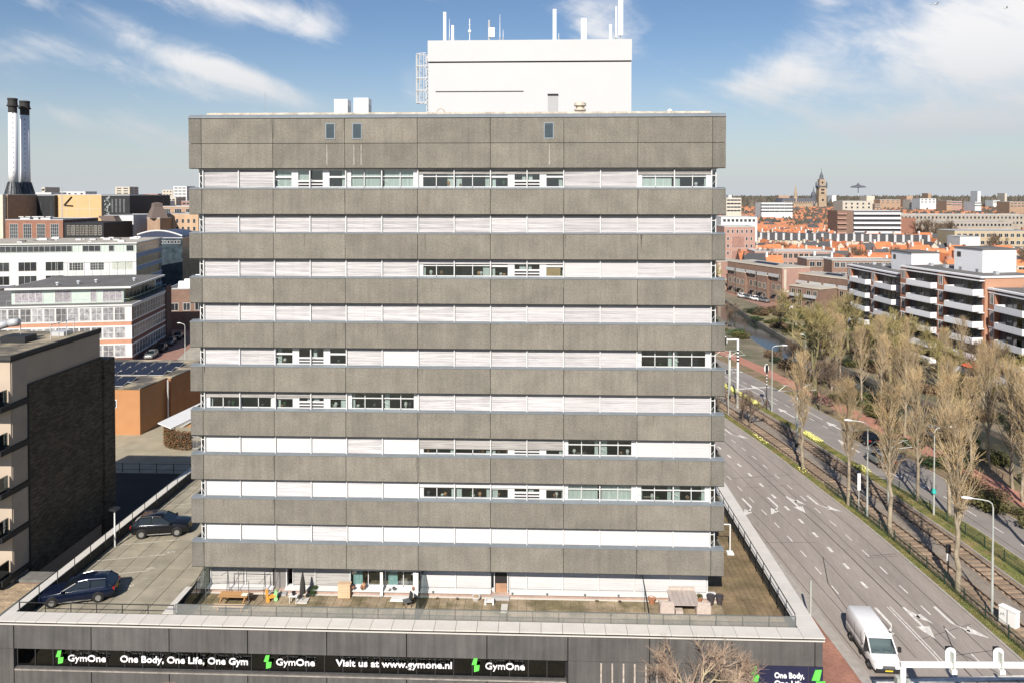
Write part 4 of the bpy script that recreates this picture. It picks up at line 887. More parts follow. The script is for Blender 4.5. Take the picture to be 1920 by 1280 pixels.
# ================================================================ peach and white office block
pb = thing('peach_block', 'three-storey peach brick and white block with ribbon windows and a rooftop storey', 'building', (-77.45, 138, 0), R(11))
box('wall', -60, 0, 0, 25, 0, 10.9, CM['peach'], pb); box('side_wall', -.002, .06, .02, 25, 0, 10.6, mat('dark_red_brick', (0.15, 0.072, 0.055), .9, var=.15, scale=.8), pb)
for z0, z1 in ((8.1, 10.6), (4.75, 6.9), (1.3, 3.5)):
    box('white_band', -60, .10, -.06, .001, z0 - .2, z1 + .25, CM['white'], pb); box('white_band', .061, .12, -.06, 24.8, z0 - .2, z0 - .02, CM['white'], pb); box('white_band', .061, .12, .02, 24.8, z1, z1 + .2, CM['white'], pb)
    wrow(pb, -42, -1.0, 20, -.062, z0 + .1, 1.75, z1 - z0 - .1, nx=2, nz=2, pm_=mat('office_pane', (0.24, 0.24, 0.25), .3, var=.5, scale=1.5, ovar=.6)); wrow(pb, .8, 20.5, 12, .07, z0 + .1, 1.35, z1 - z0 - .2, nx=2, nz=2, rz=90)
box('stair_bay', .07, .3, 20.8, 24.5, 0, 12, mat('dark_brown_brick', (0.10, 0.06, 0.05), .9, var=.15), pb)
box('roof_edge', -60, .25, -.3, 25.2, 10.9, 11.15, CM['white'], pb); box('roof', -59.7, 0, 0, 24.9, 11.15, 11.2, CM['flat'], pb)
box('base_course', -60, .08, -.04, .0, 0, 1.1, mat('dark_red_brick', (0.15, 0.072, 0.055)), pb)
box('penthouse', -22, -2.2, 2.5, 22, 11.2, 14.0, CM['greenmetal'], pb); box('penthouse_roof', -22.8, -.6, 1.6, 23, 14.0, 14.35, CM['white'], pb); box('penthouse_felt', -22.5, -.9, 1.9, 22.7, 14.35, 14.4, CM['flat'], pb)
for x, wd in ((-21.5, 5.0), (-14.5, 3.0), (-8.2, 1.2), (-6.0, 3.6)): wrow(pb, x, x + wd, 1, 2.48, 11.5, wd - .2, 2.1, nx=max(1, int(wd / 1.2)), pm_=mat('curtained_pane', (0.30, 0.28, 0.30), .4, var=.4, scale=3, ovar=.3))
wrow(pb, 3, 21, 8, -2.19, 11.5, 2.0, 2.1, nx=1, rz=90)
MB().path([(-22, .6, 11.2), (-22, .6, 12.1), (-.6, .6, 12.1), (-.6, 24, 12.1)], .03, 4).build('terrace_rail', CM['alu'], pb)
rh = MB()
for q in range(1200):
    p = Vector((random.uniform(-1.9, -.9), random.uniform(2, 23), 11.2 + random.uniform(0, 1.1))); s_ = .16; rh.poly([tuple(p), tuple(p + Vector((random.uniform(-s_, s_), random.uniform(-s_, s_), random.uniform(-s_, s_)))), tuple(p + Vector((random.uniform(-s_, s_), random.uniform(-s_, s_), random.uniform(-s_, s_))))])
hgm = mat('hedge_green', (0.055, 0.085, 0.02), .9, var=.4, scale=2)
tag(rh.build('roof_hedge', hgm, None, loc=(0, 0, 0)), 'green planting along the roof terrace of the peach block', 'hedge').matrix_world = Matrix.Translation((-77.45, 138, 0)) @ Matrix.Rotation(R(11), 4, 'Z')
for k, x in enumerate((-15, -12, -9.5, -3)): t = thing('roof_vent', 'small pale vent on the dark roof of the peach block', 'vent', (0, 0, 0), 0, 'vents on the peach block roof'); t.matrix_world = Matrix.Translation((-77.45, 138, 0)) @ Matrix.Rotation(R(11), 4, 'Z') @ Matrix.Translation((x, 5 + 2 * k, 14.4)); MB().lathe([(.25, 0), (.25, .4), (.4, .45), (.3, .65)], n=8).build('cowl', CM['alu'], t)
# brick-paved street with its pavement
struct(MB().quad((-80, 126, .02), (-55, 126, .02), (-82, 215, .02), (-98, 212, .02)).build('street', mat('street_brick', (0.30, 0.17, 0.13), .9, var=.12, scale=.6, fine=.1, fscale=8)))
struct(MB().quad((-66.5, 126, .03), (-60, 126, .03), (-82, 215, .03), (-88, 214, .03)).build('street_pavement', mat('street_slabs', (0.36, 0.33, 0.27), .9, var=.2, scale=.6)))
# terraces behind the street in shade
for k, (x, y, wd, d_, h_) in enumerate(((-88, 172, 9, 22, 9.5), (-93.5, 195, 9, 22, 8.5))):
    t = block('street_house', ('nearer' if k == 0 else 'farther') + ' dark brick house row with skylight dormers along the shaded street', 0, wd, 0, d_, h_, CM['brown'], CM['flat'], (x, y, 0), R(11)); wrow(t, 1, d_ - 1, 6, wd + .0, 1.2, 1.3, 1.9, CM['cream'], rz=90); wrow(t, 1, d_ - 1, 6, wd + .0, 4.6, 1.3, 1.7, mat('yellow_frame', (0.5, 0.42, 0.08), .7, var=.1), rz=90)
    wrow(t, .5, wd - .5, 3, 0, 4.5, 1.5, 1.7)
    for q in range(4): MB().extr([(0, 0), (2.2, 0), (1.9, 1.6), (.8, 1.6)], 'x', 2, 5).build('skylight', CM['alu'], t, loc=(0, 2 + q * 5, h_))
# ================================================================ white and pale-green office
wg = thing('white_office', 'wide white office with a pale green metal top storey and a glazed end', 'building', (-117.4, 212, 0), R(13))
box('wall', -70, 0, 0, 27, 0, 15.0, CM['white'], wg); box('top_storey', -70, 0, .3, 27, 15.0, 17.7, CM['greenmetal'], wg); box('roof_edge', -70.2, .3, -.2, 27.3, 17.7, 18.0, CM['white'], wg); box('roof', -70, 0, 0, 27, 18.0, 18.06, CM['flatlight'], wg)
for k in range(70): box('cladding_rib', -69.6 + k, -69.5 + k, .22, .3, 15.05, 17.65, CM['white'], wg)
for x, wd in ((-68, 4), (-58, 3), (-50, 2), (-43.5, 5), (-36, 19), (-14.5, 5), (-7.5, 1.6), (-2.8, 2.2)): wrow(wg, x, x + wd, 1, .2, 15.6, wd - .3, 1.6, nx=max(1, int(wd / 1.4)))
for z in (10.2, 6.3, 2.4):
    for x in (-66, -60, -52, -47, -18, -12.5): wrow(wg, x, x + 4, 1, -.003, z, 3.6, 2.1, nx=5, nz=3)
    for x in (-38.5, -31.5, -24.5): wrow(wg, x, x + 5.6, 1, -.003, z, 4.6, 2.5, nx=3, nz=1)
    wrow(wg, -7, -.6, 1, -.003, z, 5.6, 2.3, nx=8, nz=4, pm_=mat('pale_block_glass', (0.45, 0.48, 0.42), .4, var=.2))
for xa, xb in ((-69, -43), (-21, -.4)):
    for z in (5.4, 9.4, 13.2): box('scaffold_rail', xa, xb, -1.1, -1.04, z, z + .07, CM['greenmetal'], wg)
    for q in range(int((xb - xa) / 2.2)): box('scaffold_post', xa + q * 2.2, xa + q * 2.2 + .07, -1.1, -1.03, 0, 13.2, CM['greenmetal'], wg)
for z in (11.2, 7.4, 3.6, 0.2):
    box('end_glazing', .002, .1, .5, 26.6, z, z + 2.3, CM['bluegl'], wg); box('end_band', .002, .14, .3, 26.8, z + 2.3, z + 3.5, mat('blue_panel', (0.10, 0.20, 0.36), .5, var=.15), wg)
    for q in range(9): box('end_mullion', .1, .13, 1 + q * 3, 1.12 + q * 3, z, z + 2.3, CM['greenmetal'], wg)
box('end_top', .002, .08, .5, 26.8, 15.0, 17.6, CM['bluegl'], wg)
for q in range(8): box('end_light', .08, .12, 2 + q * 3.1, 2.5 + q * 3.1, 16.1, 16.6, CM['white'], wg)
for q in range(22):
    x, y_ = random.uniform(-50, -3), random.uniform(3, 24); t = thing('roof_unit', 'small pale ventilation unit on the roof of the white office', 'roof unit', (0, 0, 0), 0, 'units on the white office roof'); t.matrix_world = Matrix.Translation((-117.4, 212, 0)) @ Matrix.Rotation(R(13), 4, 'Z') @ Matrix.Translation((x, y_, 18.06)); a = random.uniform(.4, 1.1); MB().box(-a, a, -a * .6, a * .6, 0, a * .5).box(-a * .8, a * .8, -a * .5, a * .5, a * .5, a * .55).build('housing', random.choice([CM['alu'], CM['white'], CM['flat']]), t)
sh2 = block('flat_store', 'low pale orange store with small windows behind the peach block', -28, 0, 0, 12, 9.2, mat('pale_orange_render', (0.56, 0.38, 0.22), .85, var=.06), CM['flat'], (-128, 168, 0), R(11)); wrow(sh2, -27, -1, 9, 0, 5.6, 1.6, 1.9)
# ================================================================ distant works: brick hall, power station, chimneys
def far_block(name, label, u0, u1, v, Y, depth, wm_, roofm=None, rows=0, cols=0, ww=1.4, wh=1.6, nx=1, nz=1, z0=None, edge=True, pm_=None, fm=None, group=None, top=1.0, pitch=3.2, side=0, cat='building'):
    xa, zt = at(u0, v, Y); xb, _ = at(u1, v, Y); t = block(name, label, 0, xb - xa, 0, depth, zt, wm_, roofm or CM['flat'], (xa, Y, 0), 0, group, edge, cat)
    for r in range(rows):
        wrow(t, .6, xb - xa - .6, cols, -.003, zt - top - wh - r * pitch, ww, wh, fm, pm_, nx, nz)
        if side: wrow(t, .6, depth - .6, side, (xb - xa) if xb < 0 else 0, zt - top - wh - r * pitch, ww, wh, fm, pm_, nx, nz, rz=90 if xb < 0 else -90)
    return t
fbk = far_block('brick_works', 'red brick works with tall multi-pane windows in front of the black hall', 10, 118, 413, 268, 22, CM['brick'], rows=1, cols=4, ww=3.0, wh=9, nx=4, nz=7, top=1.5)
xa, zt = at(118, 413, 268); box('side_wall', xa - at(10, 413, 268)[0], xa - at(10, 413, 268)[0] + 15, .5, 20, 0, zt - 1, CM['black'], fbk); wrow(fbk, xa - at(10, 413, 268)[0] + 1, xa - at(10, 413, 268)[0] + 14.5, 8, .49, zt - 5.5, 1.0, 3.4, CM['cream'], nx=2, nz=4)
far_block('pale_tower_wing', 'pale plaster wing at the far left edge of the works', -40, 5, 366, 300, 30, CM['cream']); far_block('tan_wing', 'tan brick strip of the works left of the black hall', 5, 14, 366, 302, 30, CM['tan'], CM['flatlight'])
ph1 = far_block('black_hall', 'black clad boiler hall under the twin chimneys', 15, 102, 367, 320, 40, CM['black'])
for q in range(5): x = 1 + q * 4.6; box('cladding_rib', x, x + .35, -.12, -.005, 2, 29, mat('slate_blue', (0.045, 0.055, 0.062), .6, var=.1), ph1)
ph2 = far_block('tan_hall', 'bright tan hall with a rail of steps, right of the black hall', 102, 190, 366, 322, 40, mat('tan_render', (0.62, 0.40, 0.20), .85, var=.05, scale=.2))
for q in range(1, 4): box('seam', q * 5.3, q * 5.3 + .25, -.06, -.004, 10, 30.5, CM['cream'], ph2)
box('seam', 0, 21, -.055, -.004, 25.4, 25.6, CM['cream'], ph2); MB().path([(8.5, -.4, 27), (4.5, -.4, 27.2), (8, -.4, 31)], .22, 5).build('stair_flight', CM['black'], ph2)
ph3 = far_block('dark_hall', 'dark hall with four tall slit windows at the right end of the works', 190, 243, 367, 321, 36, CM['black'])
for q in range(4): box('slit_window', 4.6 + q * 1.75, 5.3 + q * 1.75, -.06, -.004, 24, 30, mat('slit_grey', (0.12, 0.125, 0.13), .5, var=.4, scale=1), ph3)
for q in range(26): x, z = 1.3 + random.uniform(0, 2.2), random.uniform(22.5, 31); box('panel', x, x + random.uniform(.3, .8), -.08, -.004, z, z + random.uniform(.4, 1.2), mat('works_grey_panel', (0.26, 0.29, 0.28), .6, var=.4, ovar=.5), ph3)
def chimney(u0, u1, vt, vb, Y, label):
    xa, zt = at(u0, vt, Y); xb, zb = at(u1, vb, Y); r_ = (xb - xa) / 2 * .88; c = thing('chimney', label, 'chimney', ((xa + xb) / 2, Y, 0)); h_ = zt
    MB().lathe([(r_ * 1.06, zb + 6), (r_, zb + 12), (r_ * .95, h_ - 6.8)], n=28).build('stack', mat('chimney_white', (0.80, 0.80, 0.82), .6, var=.03), c, True)
    MB().lathe([(r_ * .96, h_ - 6.8), (r_ * .96, h_ - 4.0), (r_ * 1.28, h_ - 3.7), (r_ * 1.28, h_ - 3.2), (r_ * 1.1, h_ - 3.1), (r_ * 1.02, h_ - 1.0), (r_ * 1.1, h_ - .9), (r_ * 1.1, h_)], n=24).build('crown', mat('chimney_black', (0.03, 0.028, 0.027), .8, var=.2), c)
    MB().lathe([(r_ * 1.9, zb), (r_ * 1.75, zb + 1.2), (r_ * 1.1, zb + 6.1)], n=20).build('skirt', mat('skirt_steel', (0.09, 0.095, 0.10), .5, .3, var=.5, scale=.7), c)
    for k in range(10): t_ = 2 * math.pi * k / 10; MB().tube((r_ * 1.95 * math.cos(t_), r_ * 1.95 * math.sin(t_), zb), (r_ * 1.15 * math.cos(t_), r_ * 1.15 * math.sin(t_), zb + 6), .16, n=4).build('strut', PM['black'], c)
    MB().lathe([(r_ * 1.55, 0), (r_ * 1.9, zb)], n=16).build('flue_base', CM['black'], c)
    for k in range(14): z = zb + 8 + k * 2.3; MB().box(r_ * .5, r_ * .62, -r_ * .92, -r_ * .84, z, z + .5).build('ladder_bracket', PM['steel'], c)
    return c
chimney(15, 34, 185, 366, 338, 'left of the twin white power station chimneys with black crowns, slightly taller'); chimney(37, 57, 190, 366, 346, 'right of the twin white power station chimneys with black crowns, half shaded')
for u, lb in ((-3, 'leftmost'), (8, 'second')): pass
t = far_block('brown_slope_roof_hall', 'hall with a big brown sloping roof in front of the dark hall', 196, 250, 405, 290, 20, CM['white']); xw = at(250, 405, 290)[0] - at(196, 405, 290)[0]; zz = at(200, 405, 290)[1]
MB().extr([(0, zz - .5), (0, zz + .1), (xw * .5, zz + .1), (xw * .95, zz - 9), (xw * .9, zz - 9.5)][::-1], 'y', -4, -.01).build('sloping_roof', mat('brown_roof', (0.15, 0.115, 0.10), .9, var=.1), t)
cr = far_block('curved_roof_building', 'dark glazed building with a curved blue roof and white edge', 258, 342, 447, 250, 16, CM['bluegl'], rows=1, cols=12, ww=.7, wh=1.0, top=.8); xw = at(342, 447, 250)[0] - at(258, 447, 250)[0]; zz = at(258, 447, 250)[1]
pts = [(xw * i / 10, zz + 2.6 * math.sin(math.pi * (.15 + .75 * i / 10))) for i in range(11)]; MB().extr(pts + [(xw, zz), (0, zz)], 'y', 0, 14).build('vault', mat('vault_blue', (0.045, 0.055, 0.095), .4, var=.2), cr); MB().path([(p[0], -.1, p[1]) for p in pts], .3, 5).build('vault_edge', CM['white'], cr)
far_block('art_deco_works', 'long tan brick works with columns of small windows behind the curved roof', 303, 372, 402, 300, 20, mat('tan_pilaster', (0.50, 0.34, 0.22), .9, var=.12, scale=.15, stretch=(3, 1, .1)), rows=5, cols=6, ww=1.0, wh=1.6, top=2.0, fm=CM['cream'])
far_block('brown_brick_upper_works', 'brown brick upper block of the works with white ribbed window', 300, 368, 388, 330, 14, CM['tan'], rows=1, cols=3, ww=3, wh=2, nx=4, top=1)
far_block('dark_glass_works', 'dark steel framed works building with pipes', 248, 296, 405, 310, 16, CM['black']); far_block('steep_roof_store', 'small brown tower-roofed store among the works', 276, 300, 410, 290, 12, CM['tan'])
xa, zt = at(276, 410, 290); MB().lathe([(4.6, 0), (2.4, 4.5), (2.2, 6), (.5, 6.4)], n=4).build('steep_roof', mat('brown_roof', (0.15, 0.115, 0.10)), bpy.data.objects['steep_roof_store'], loc=(2.5, 3, zt))
far_block('green_dome_hall', 'pale hall with a mint green vaulted roof', 262, 283, 396, 420, 14, CM['cream'], mat('mint_roof', (0.50, 0.66, 0.55), .7, var=.05), rows=1, cols=6, ww=.6, wh=1.5, top=.5)
far_block('white_slab_block', 'white office slab with dark window strips on the left skyline', 325, 350, 350, 700, 18, CM['white'], rows=6, cols=3, ww=3.2, wh=1.1, pitch=2.9, nx=3, side=3); far_block('beige_slab_block', 'beige slab beside the white office slab on the left skyline', 304, 324, 357, 720, 18, CM['cream'], rows=5, cols=3, ww=1.6, wh=1.0, pitch=2.9)
far_block('round_tower_block', 'banded residential tower on the left skyline above the dark hall', 216, 243, 351, 800, 18, CM['cream'], rows=5, cols=2, ww=5, wh=1.2, pitch=2.7, side=2, nx=3)
for k, (u0, u1, v, Y, m_) in enumerate([(112, 160, 360, 600, 'white'), (245, 275, 367, 620, 'white'), (268, 296, 364, 900, 'brick'), (250, 300, 376, 560, 'cream'), (285, 308, 378, 540, 'white'), (78, 84, 352, 500, 'cream'), (60, 96, 362, 480, 'white'), (300, 330, 371, 560, 'cream'), (340, 372, 378, 500, 'brick'), (296, 304, 372, 640, 'brick'), (240, 262, 372, 840, 'cream')]):
    far_block('skyline_building', 'low pale building on the left skyline behind the works', u0, u1, v, Y, 16, CM[m_], CM['flatlight'], rows=1, cols=4, ww=2, wh=1.2, group='skyline buildings behind the works')
for u, vt, Y in ((7, 333, 318), (115, 338, 300), (117, 352, 300), (286, 366, 400), (366, 325, 500)): xa, zt = at(u, vt, Y); t = thing('roof_mast', 'thin mast rising above the works', 'mast', (xa, Y, 0), 0, 'thin masts above the works'); MB().tube((0, 0, 0), (0, 0, zt), .16, .1, n=5).build('pole', CM['alu'], t)
for u, v in ((45, 409), (54, 408), (83, 404), (92, 407), (70, 411)): xa, zt = at(u, v, 272); t = thing('roof_unit', 'white ventilation cowl on the roof of the red brick works', 'roof unit', (xa, 272, at(60, 413, 272)[1]), 0, 'cowls on the brick works roof'); MB().box(-.9, .9, -.8, .8, 0, 1.1).box(-1.3, 1.3, -1.1, 1.1, 1.1, 1.35).build('cowl', CM['white'], t)
# ================================================================ right: apartment blocks with white balconies
bt_m = mat('balcony_brick', (0.34, 0.155, 0.095), .9, var=.08, scale=.8, fine=.08, fscale=8)
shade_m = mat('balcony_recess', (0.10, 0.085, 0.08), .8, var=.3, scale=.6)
balw = mat('balcony_white', (0.78, 0.78, 0.80), .6, var=.03)
endm = mat('end_wall_brick', (0.46, 0.255, 0.165), .9, var=.06, scale=.6, fine=.06, fscale=10)
def apartments(label, loc, rz, nmod, floors, depth=12.0, mw=10.4, fh=3.0):
    t = thing('balcony_flats', label, 'apartment block', loc, rz, 'white-balconied apartment blocks beyond the canal'); Ln = nmod * mw; h_ = floors * fh + .3
    box('wall', 0, Ln, 1.2, depth, 0, h_, bt_m, t); box('end_wall', Ln - .003, Ln + .1, 1.25, depth, 0, h_ - .02, endm, t)
    box('roof', .2, Ln - .2, 1.0, depth, h_ + .3, h_ + .36, CM['flat'], t); box('roof_edge', -.3, Ln + .3, .2, depth + .2, h_, h_ + .3, balw, t)
    for q in range(5): t2 = box('roof_vent', 2 + q * 4.1, 2.7 + q * 4.1, 5, 5.7, h_ + .36, h_ + .95, CM['alu'], t)
    for m_ in range(nmod):
        x = m_ * mw; box('pier', x, x + 1.7, .3, 1.2, 0, h_ - .01, bt_m, t)
        for f in range(floors):
            z = f * fh; box('slab_edge', x - .01, x + mw, .25, 1.25, z + fh - .28, z + fh - .08, balw, t)
            wrow(t, x + .35, x + 1.45, 1, .3, z + .9, .8, 1.6, nx=2)
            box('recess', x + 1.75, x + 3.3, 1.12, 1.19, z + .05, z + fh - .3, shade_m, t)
            b = MB().box(x + 3.3, x + mw - .2, -.95, -.85, z + .12, z + 1.12).box(x + mw - .3, x + mw - .2, -.85, 1.15, z + .12, z + 1.12).box(x + 3.3, x + 3.4, -.85, 1.15, z + .12, z + 1.12); b.build('balcony_parapet', balw, t)
            box('balcony_floor', x + 3.3, x + mw - .2, -.95, 1.2, z + .0, z + .1, balw, t)
            box('glazing', x + 3.4, x + mw - .5, 1.1, 1.17, z + .15, z + fh - .35, CM['pane'], t)
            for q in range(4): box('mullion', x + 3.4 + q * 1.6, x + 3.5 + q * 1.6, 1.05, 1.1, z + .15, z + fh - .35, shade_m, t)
            box('balcony_screen', x + mw - 1.5, x + mw - .4, -.9, -.86, z + 1.15, z + fh - .35, bgl if f % 2 else glassmat('balcony_glass', (0.55, 0.62, 0.62), .08, .7), t)
    return t
a1 = apartments('farthest of the white-balconied blocks, five storeys with a white lift room', (72.6, 177.5, 0), R(-85), 2, 5)
a2 = apartments('middle and tallest white-balconied block, six storeys with a large white lift room', (73.4, 153.5, 0), R(-79), 2, 6, fh=2.83)
a3 = apartments('nearest white-balconied block at the right edge of the photo', (78.8, 133.0, 0), R(-87), 3, 5)
for par_, x0, x1, y0, y1, z, h_, lb in ((a1, 12, 19.5, 4, 10, 15.66, 4.0, ''), (a2, 9, 16, 5, 12, 17.64, 4.2, '')):
    box('lift_room', x0, x1, y0, y1, z, z + h_, balw, par_); box('lift_room_roof', x0 - .15, x1 + .15, y0 - .15, y1 + .15, z + h_, z + h_ + .2, CM['flat'], par_); wrow(par_, x0 + .5, x0 + 2, 1, y0, z + h_ - 1.6, .8, .8, CM['flat'])
block('brick_wing', 'long brown brick wing with a white string course behind the balcony flats', 0, 40, 0, 14, 20.5, CM['brown'], CM['flat'], (96, 131, 0), R(-8))
bw_ = bpy.data.objects['brick_wing']; box('string_course', 0, 40, -.06, -.003, 16, 16.5, balw, bw_); box('string_course', 0, 40, -.06, -.003, 19.6, 20.1, balw, bw_)
# ---------------- brown terraces along the canal street
def terrace(name, label, loc, rz, n, wd, depth, h_, wm_, stepped=True, endmat=None, solar_n=0):
    t = thing(name, label, 'terraced houses', loc, rz); Ln = n * wd
    box('wall', 0, Ln, 0, depth, 0, h_, wm_, t); box('roof', .2, Ln - .2, .2, depth - .2, h_ + .25, h_ + .3, CM['flatlight'], t); box('roof_edge', -.15, Ln + .15, -.15, depth + .15, h_, h_ + .25, CM['cream'], t)
    if endmat: box('end_wall', Ln - .002, Ln + .08, .05, depth, 0, h_ - .02, endmat, t); box('end_strip', Ln + .08, Ln + .1, .6, 1.5, 4, h_ - .3, CM['cream'], t); box('end_band', Ln + .08, Ln + .11, 0, depth, 3.3, 3.8, CM['cream'], t)
    for i in range(n):
        x = i * wd
        if stepped and i % 2: box('bay', x + .3, x + wd - .3, -.9, 0, 0, h_ - 2.8, wm_, t); box('bay_edge', x + .2, x + wd - .2, -1.0, 0, h_ - 2.8, h_ - 2.6, CM['cream'], t)
        yy = -.9 if stepped and i % 2 else 0
        for f in range(int(h_ // 2.9)):
            yf = yy if (f + 1) * 2.9 <= h_ - 2.7 else 0
            wrow(t, x + .5, x + wd - .4, 2, yf, f * 2.95 + .8, 1.2, 1.6, CM['cream'], nx=2)
        box('door_hood', x + 1.5, x + 3.2, yy - 1.2, yy, 2.5, 2.65, CM['flat'], t)
        if f: box('balcony_rail', x + .4, x + wd - .4, -1.0, -.95, h_ - 2.6, h_ - 1.7, CM['alu'], t)
    for q in range(solar_n): o = obj('solar_panel', spm_me, t, (Ln * .35 + q * 2.1, 3, h_ + .3)); 
    return t
terrace('brown_terrace', 'brown brick flat-roofed terrace with a blank pink end wall, left of the balcony flats', (61.5, 243.5, 0), R(-68), 5, 5.2, 10, 10.3, CM['brown'], endmat=CM['pink'], solar_n=5)
terrace('low_brown_terrace', 'lower brown brick terrace in front of the pink end wall', (76.5, 222, 0), R(-62), 4, 5.0, 9, 8.6, CM['brown'], solar_n=3)
terrace('canal_houses', 'small two-storey brown houses by the parked white car', (71.5, 214, 0), R(-60), 2, 5.2, 8, 6.0, CM['brown'], stepped=False)
terrace('far_brown_terrace', 'brown terrace partly hidden behind the tower edge', (50, 275, 0), R(-70), 5, 5.5, 10, 9.5, CM['brown'], endmat=CM['pink'])
far_block('flat_roof_row', 'long brown row with a pale flat roof and solar panels behind the pink end wall', 1415, 1560, 472, 272, 10, CM['pink'], CM['flatlight'], rows=2, cols=14, ww=1.3, wh=1.6, nx=2, top=.7, fm=CM['cream'])
far_block('flat_roof_house', 'brown flat-roofed house block with a green-framed window', 1513, 1572, 487, 245, 9, CM['brown'], CM['flatlight'], rows=2, cols=4, ww=1.6, wh=1.5, nx=2, top=.7)
far_block('flat_roof_row', 'pale flat-roofed row behind the lift room of the farthest balcony block', 1560, 1680, 489, 238, 9, CM['brown'], CM['flatlight'], rows=2, cols=10, ww=1.4, wh=1.5, nx=2, top=.6)
pk = far_block('pink_block', 'tall pink brick block with two bare wall panels beside the tower edge', 1358, 1416, 426, 310, 14, CM['pink'], CM['flatlight'], rows=4, cols=6, ww=.7, wh=1.3, top=1.2, pitch=3.0)
for z in (14.6, 8.6): box('blank_panel', 3.2, 8.0, -.08, -.01, z - 4.4, z, mat('panel_brown_pink', (0.32, 0.185, 0.15), .9, var=.2, scale=.8), pk)
far_block('white_stepped_block', 'white stepped block behind the pink brick block', 1352, 1420, 408, 340, 14, CM['white'], CM['flatlight'], rows=3, cols=8, ww=1.2, wh=1.2, top=.8)
LB = mat('weathered_beige', (0.36, 0.31, 0.25), .9, var=.12, scale=.3)
# serrated row, white balcony slab, long beige blocks
ser = thing('sawtooth_row', 'long row of white gables under dark sawtooth roofs crossing the orange roofs', 'terraced houses', (*at(1415, 440, 360)[:1], 360, 0), R(-16)); xl = 75
box('wall', 0, xl, 0, 9, 0, 12.6, CM['cream'], ser)
for q in range(22): x = q * 3.4; MB().extr([(x, 10.4), (x + 2.4, 10.4), (x + 2.4, 13.4), (x, 13.4)], 'y', -.35, -.01).build('dormer_face', CM['dtile'], ser); MB().extr([(x + 2.4, 10.2), (x + 3.4, 10.2), (x + 3.4, 13.7), (x + 2.4, 13.7)], 'y', -.6, 0).build('party_gable', CM['alu'], ser)
box('roof', 0, xl, 0, 9, 12.6, 13.4, CM['dtile'], ser)
wb = far_block('white_strip_flats', 'broad block of flats with white balcony strips and a brown end', 1600, 1688, 396, 430, 14, CM['dtile'], CM['flat']); xw = at(1688, 396, 430)[0] - at(1600, 396, 430)[0]; zt = at(1600, 396, 430)[1]
for f in range(7): box('balcony_strip', 0, xw, -1.2, -.02, zt - 2.0 - f * 2.7, zt - .9 - f * 2.7, balw, wb)
box('end_block', -9, -.05, 0, 14, 0, zt + .2, CM['brown'], wb); box('end_block', xw + .05, xw + 9, .5, 14, 0, zt - 4, CM['brick'], wb)
for q in range(6): box('end_balcony', -9.05, -4, -.9, -.01, zt - 2 - q * 2.7, zt - 1.2 - q * 2.7, CM['pink'], wb)
far_block('long_beige_flats', 'upper long beige block of flats with rows of small windows at the right', 1686, 1935, 403, 470, 14, LB, CM['flatlight'], rows=2, cols=34, ww=1.3, wh=1.5, top=1.0, nx=1); far_block('long_beige_flats', 'lower long beige block of flats with rows of small windows at the right', 1686, 1900, 417, 440, 14, LB, CM['flat'], rows=4, cols=30, ww=1.3, wh=1.5, top=.8, nx=1)
far_block('yellow_brick_flats', 'yellow brick flats with dark square windows at the right edge', 1790, 1940, 434, 330, 14, mat('yellow_brick', (0.46, 0.37, 0.24), .9, var=.06), CM['flat'], rows=3, cols=13, ww=1.6, wh=1.5, nx=2, top=1.0); far_block('white_gable_wall', 'blank white gable wall left of the yellow brick flats', 1800, 1838, 445, 318, 10, CM['white'])
far_block('white_terraced_hospital', 'white stepped building with ribbon windows near the palace tower', 1428, 1486, 381, 700, 20, CM['white'], CM['flatlight'], rows=3, cols=6, ww=8, wh=1.4, top=1.2, pitch=3.0, nx=4); far_block('brown_blocks', 'cluster of beige flats on the skyline right of the palace tower', 1580, 1636, 378, 640, 20, CM['cream'], CM['flatlight'], rows=4, cols=5, ww=1.6, wh=1.6, top=1.2); far_block('stepped_beige_block', 'stepped beige block at the tower edge on the horizon', 1362, 1390, 372, 620, 18, CM['cream'], CM['flatlight'], rows=4, cols=4, ww=3, wh=1.3, top=1, pitch=2.9)
for k, (u0, u1, v, Y, m_) in enumerate([(1650, 1705, 371, 760, 'white'), (1725, 1768, 369, 700, 'white'), (1708, 1722, 371, 720, 'cream'), (1775, 1790, 373, 650, 'cream'), (1785, 1812, 374, 660, 'pink'), (1828, 1845, 375, 620, 'white'), (1893, 1935, 375, 560, 'cream'), (1640, 1655, 379, 700, 'tan'), (1862, 1880, 372, 900, 'white'), (1460, 1480, 366, 1600, 'white'), (1560, 1568, 366, 1700, 'white'), (1366, 1372, 365, 1500, 'white'), (1700, 1712, 367, 1300, 'white'), (1884, 1888, 362, 1500, 'cream'), (1833, 1839, 358, 1500, 'white'), (1740, 1746, 362, 1500, 'cream'), (1625, 1640, 367, 1200, 'cream')]):
    far_block('horizon_building', 'pale low building near the horizon on the right', u0, u0 + (u1 - u0) * (.7 if k < 9 else 1), v + (4 if k < 9 else 1), Y * (1.55 if Y < 1000 else 1.0), 24, CM['tan' if k % 3 == 0 else m_], CM['flat'], rows=2 if k < 9 else 0, cols=4, ww=3, wh=1.3, nx=3, group='pale buildings near the right horizon')
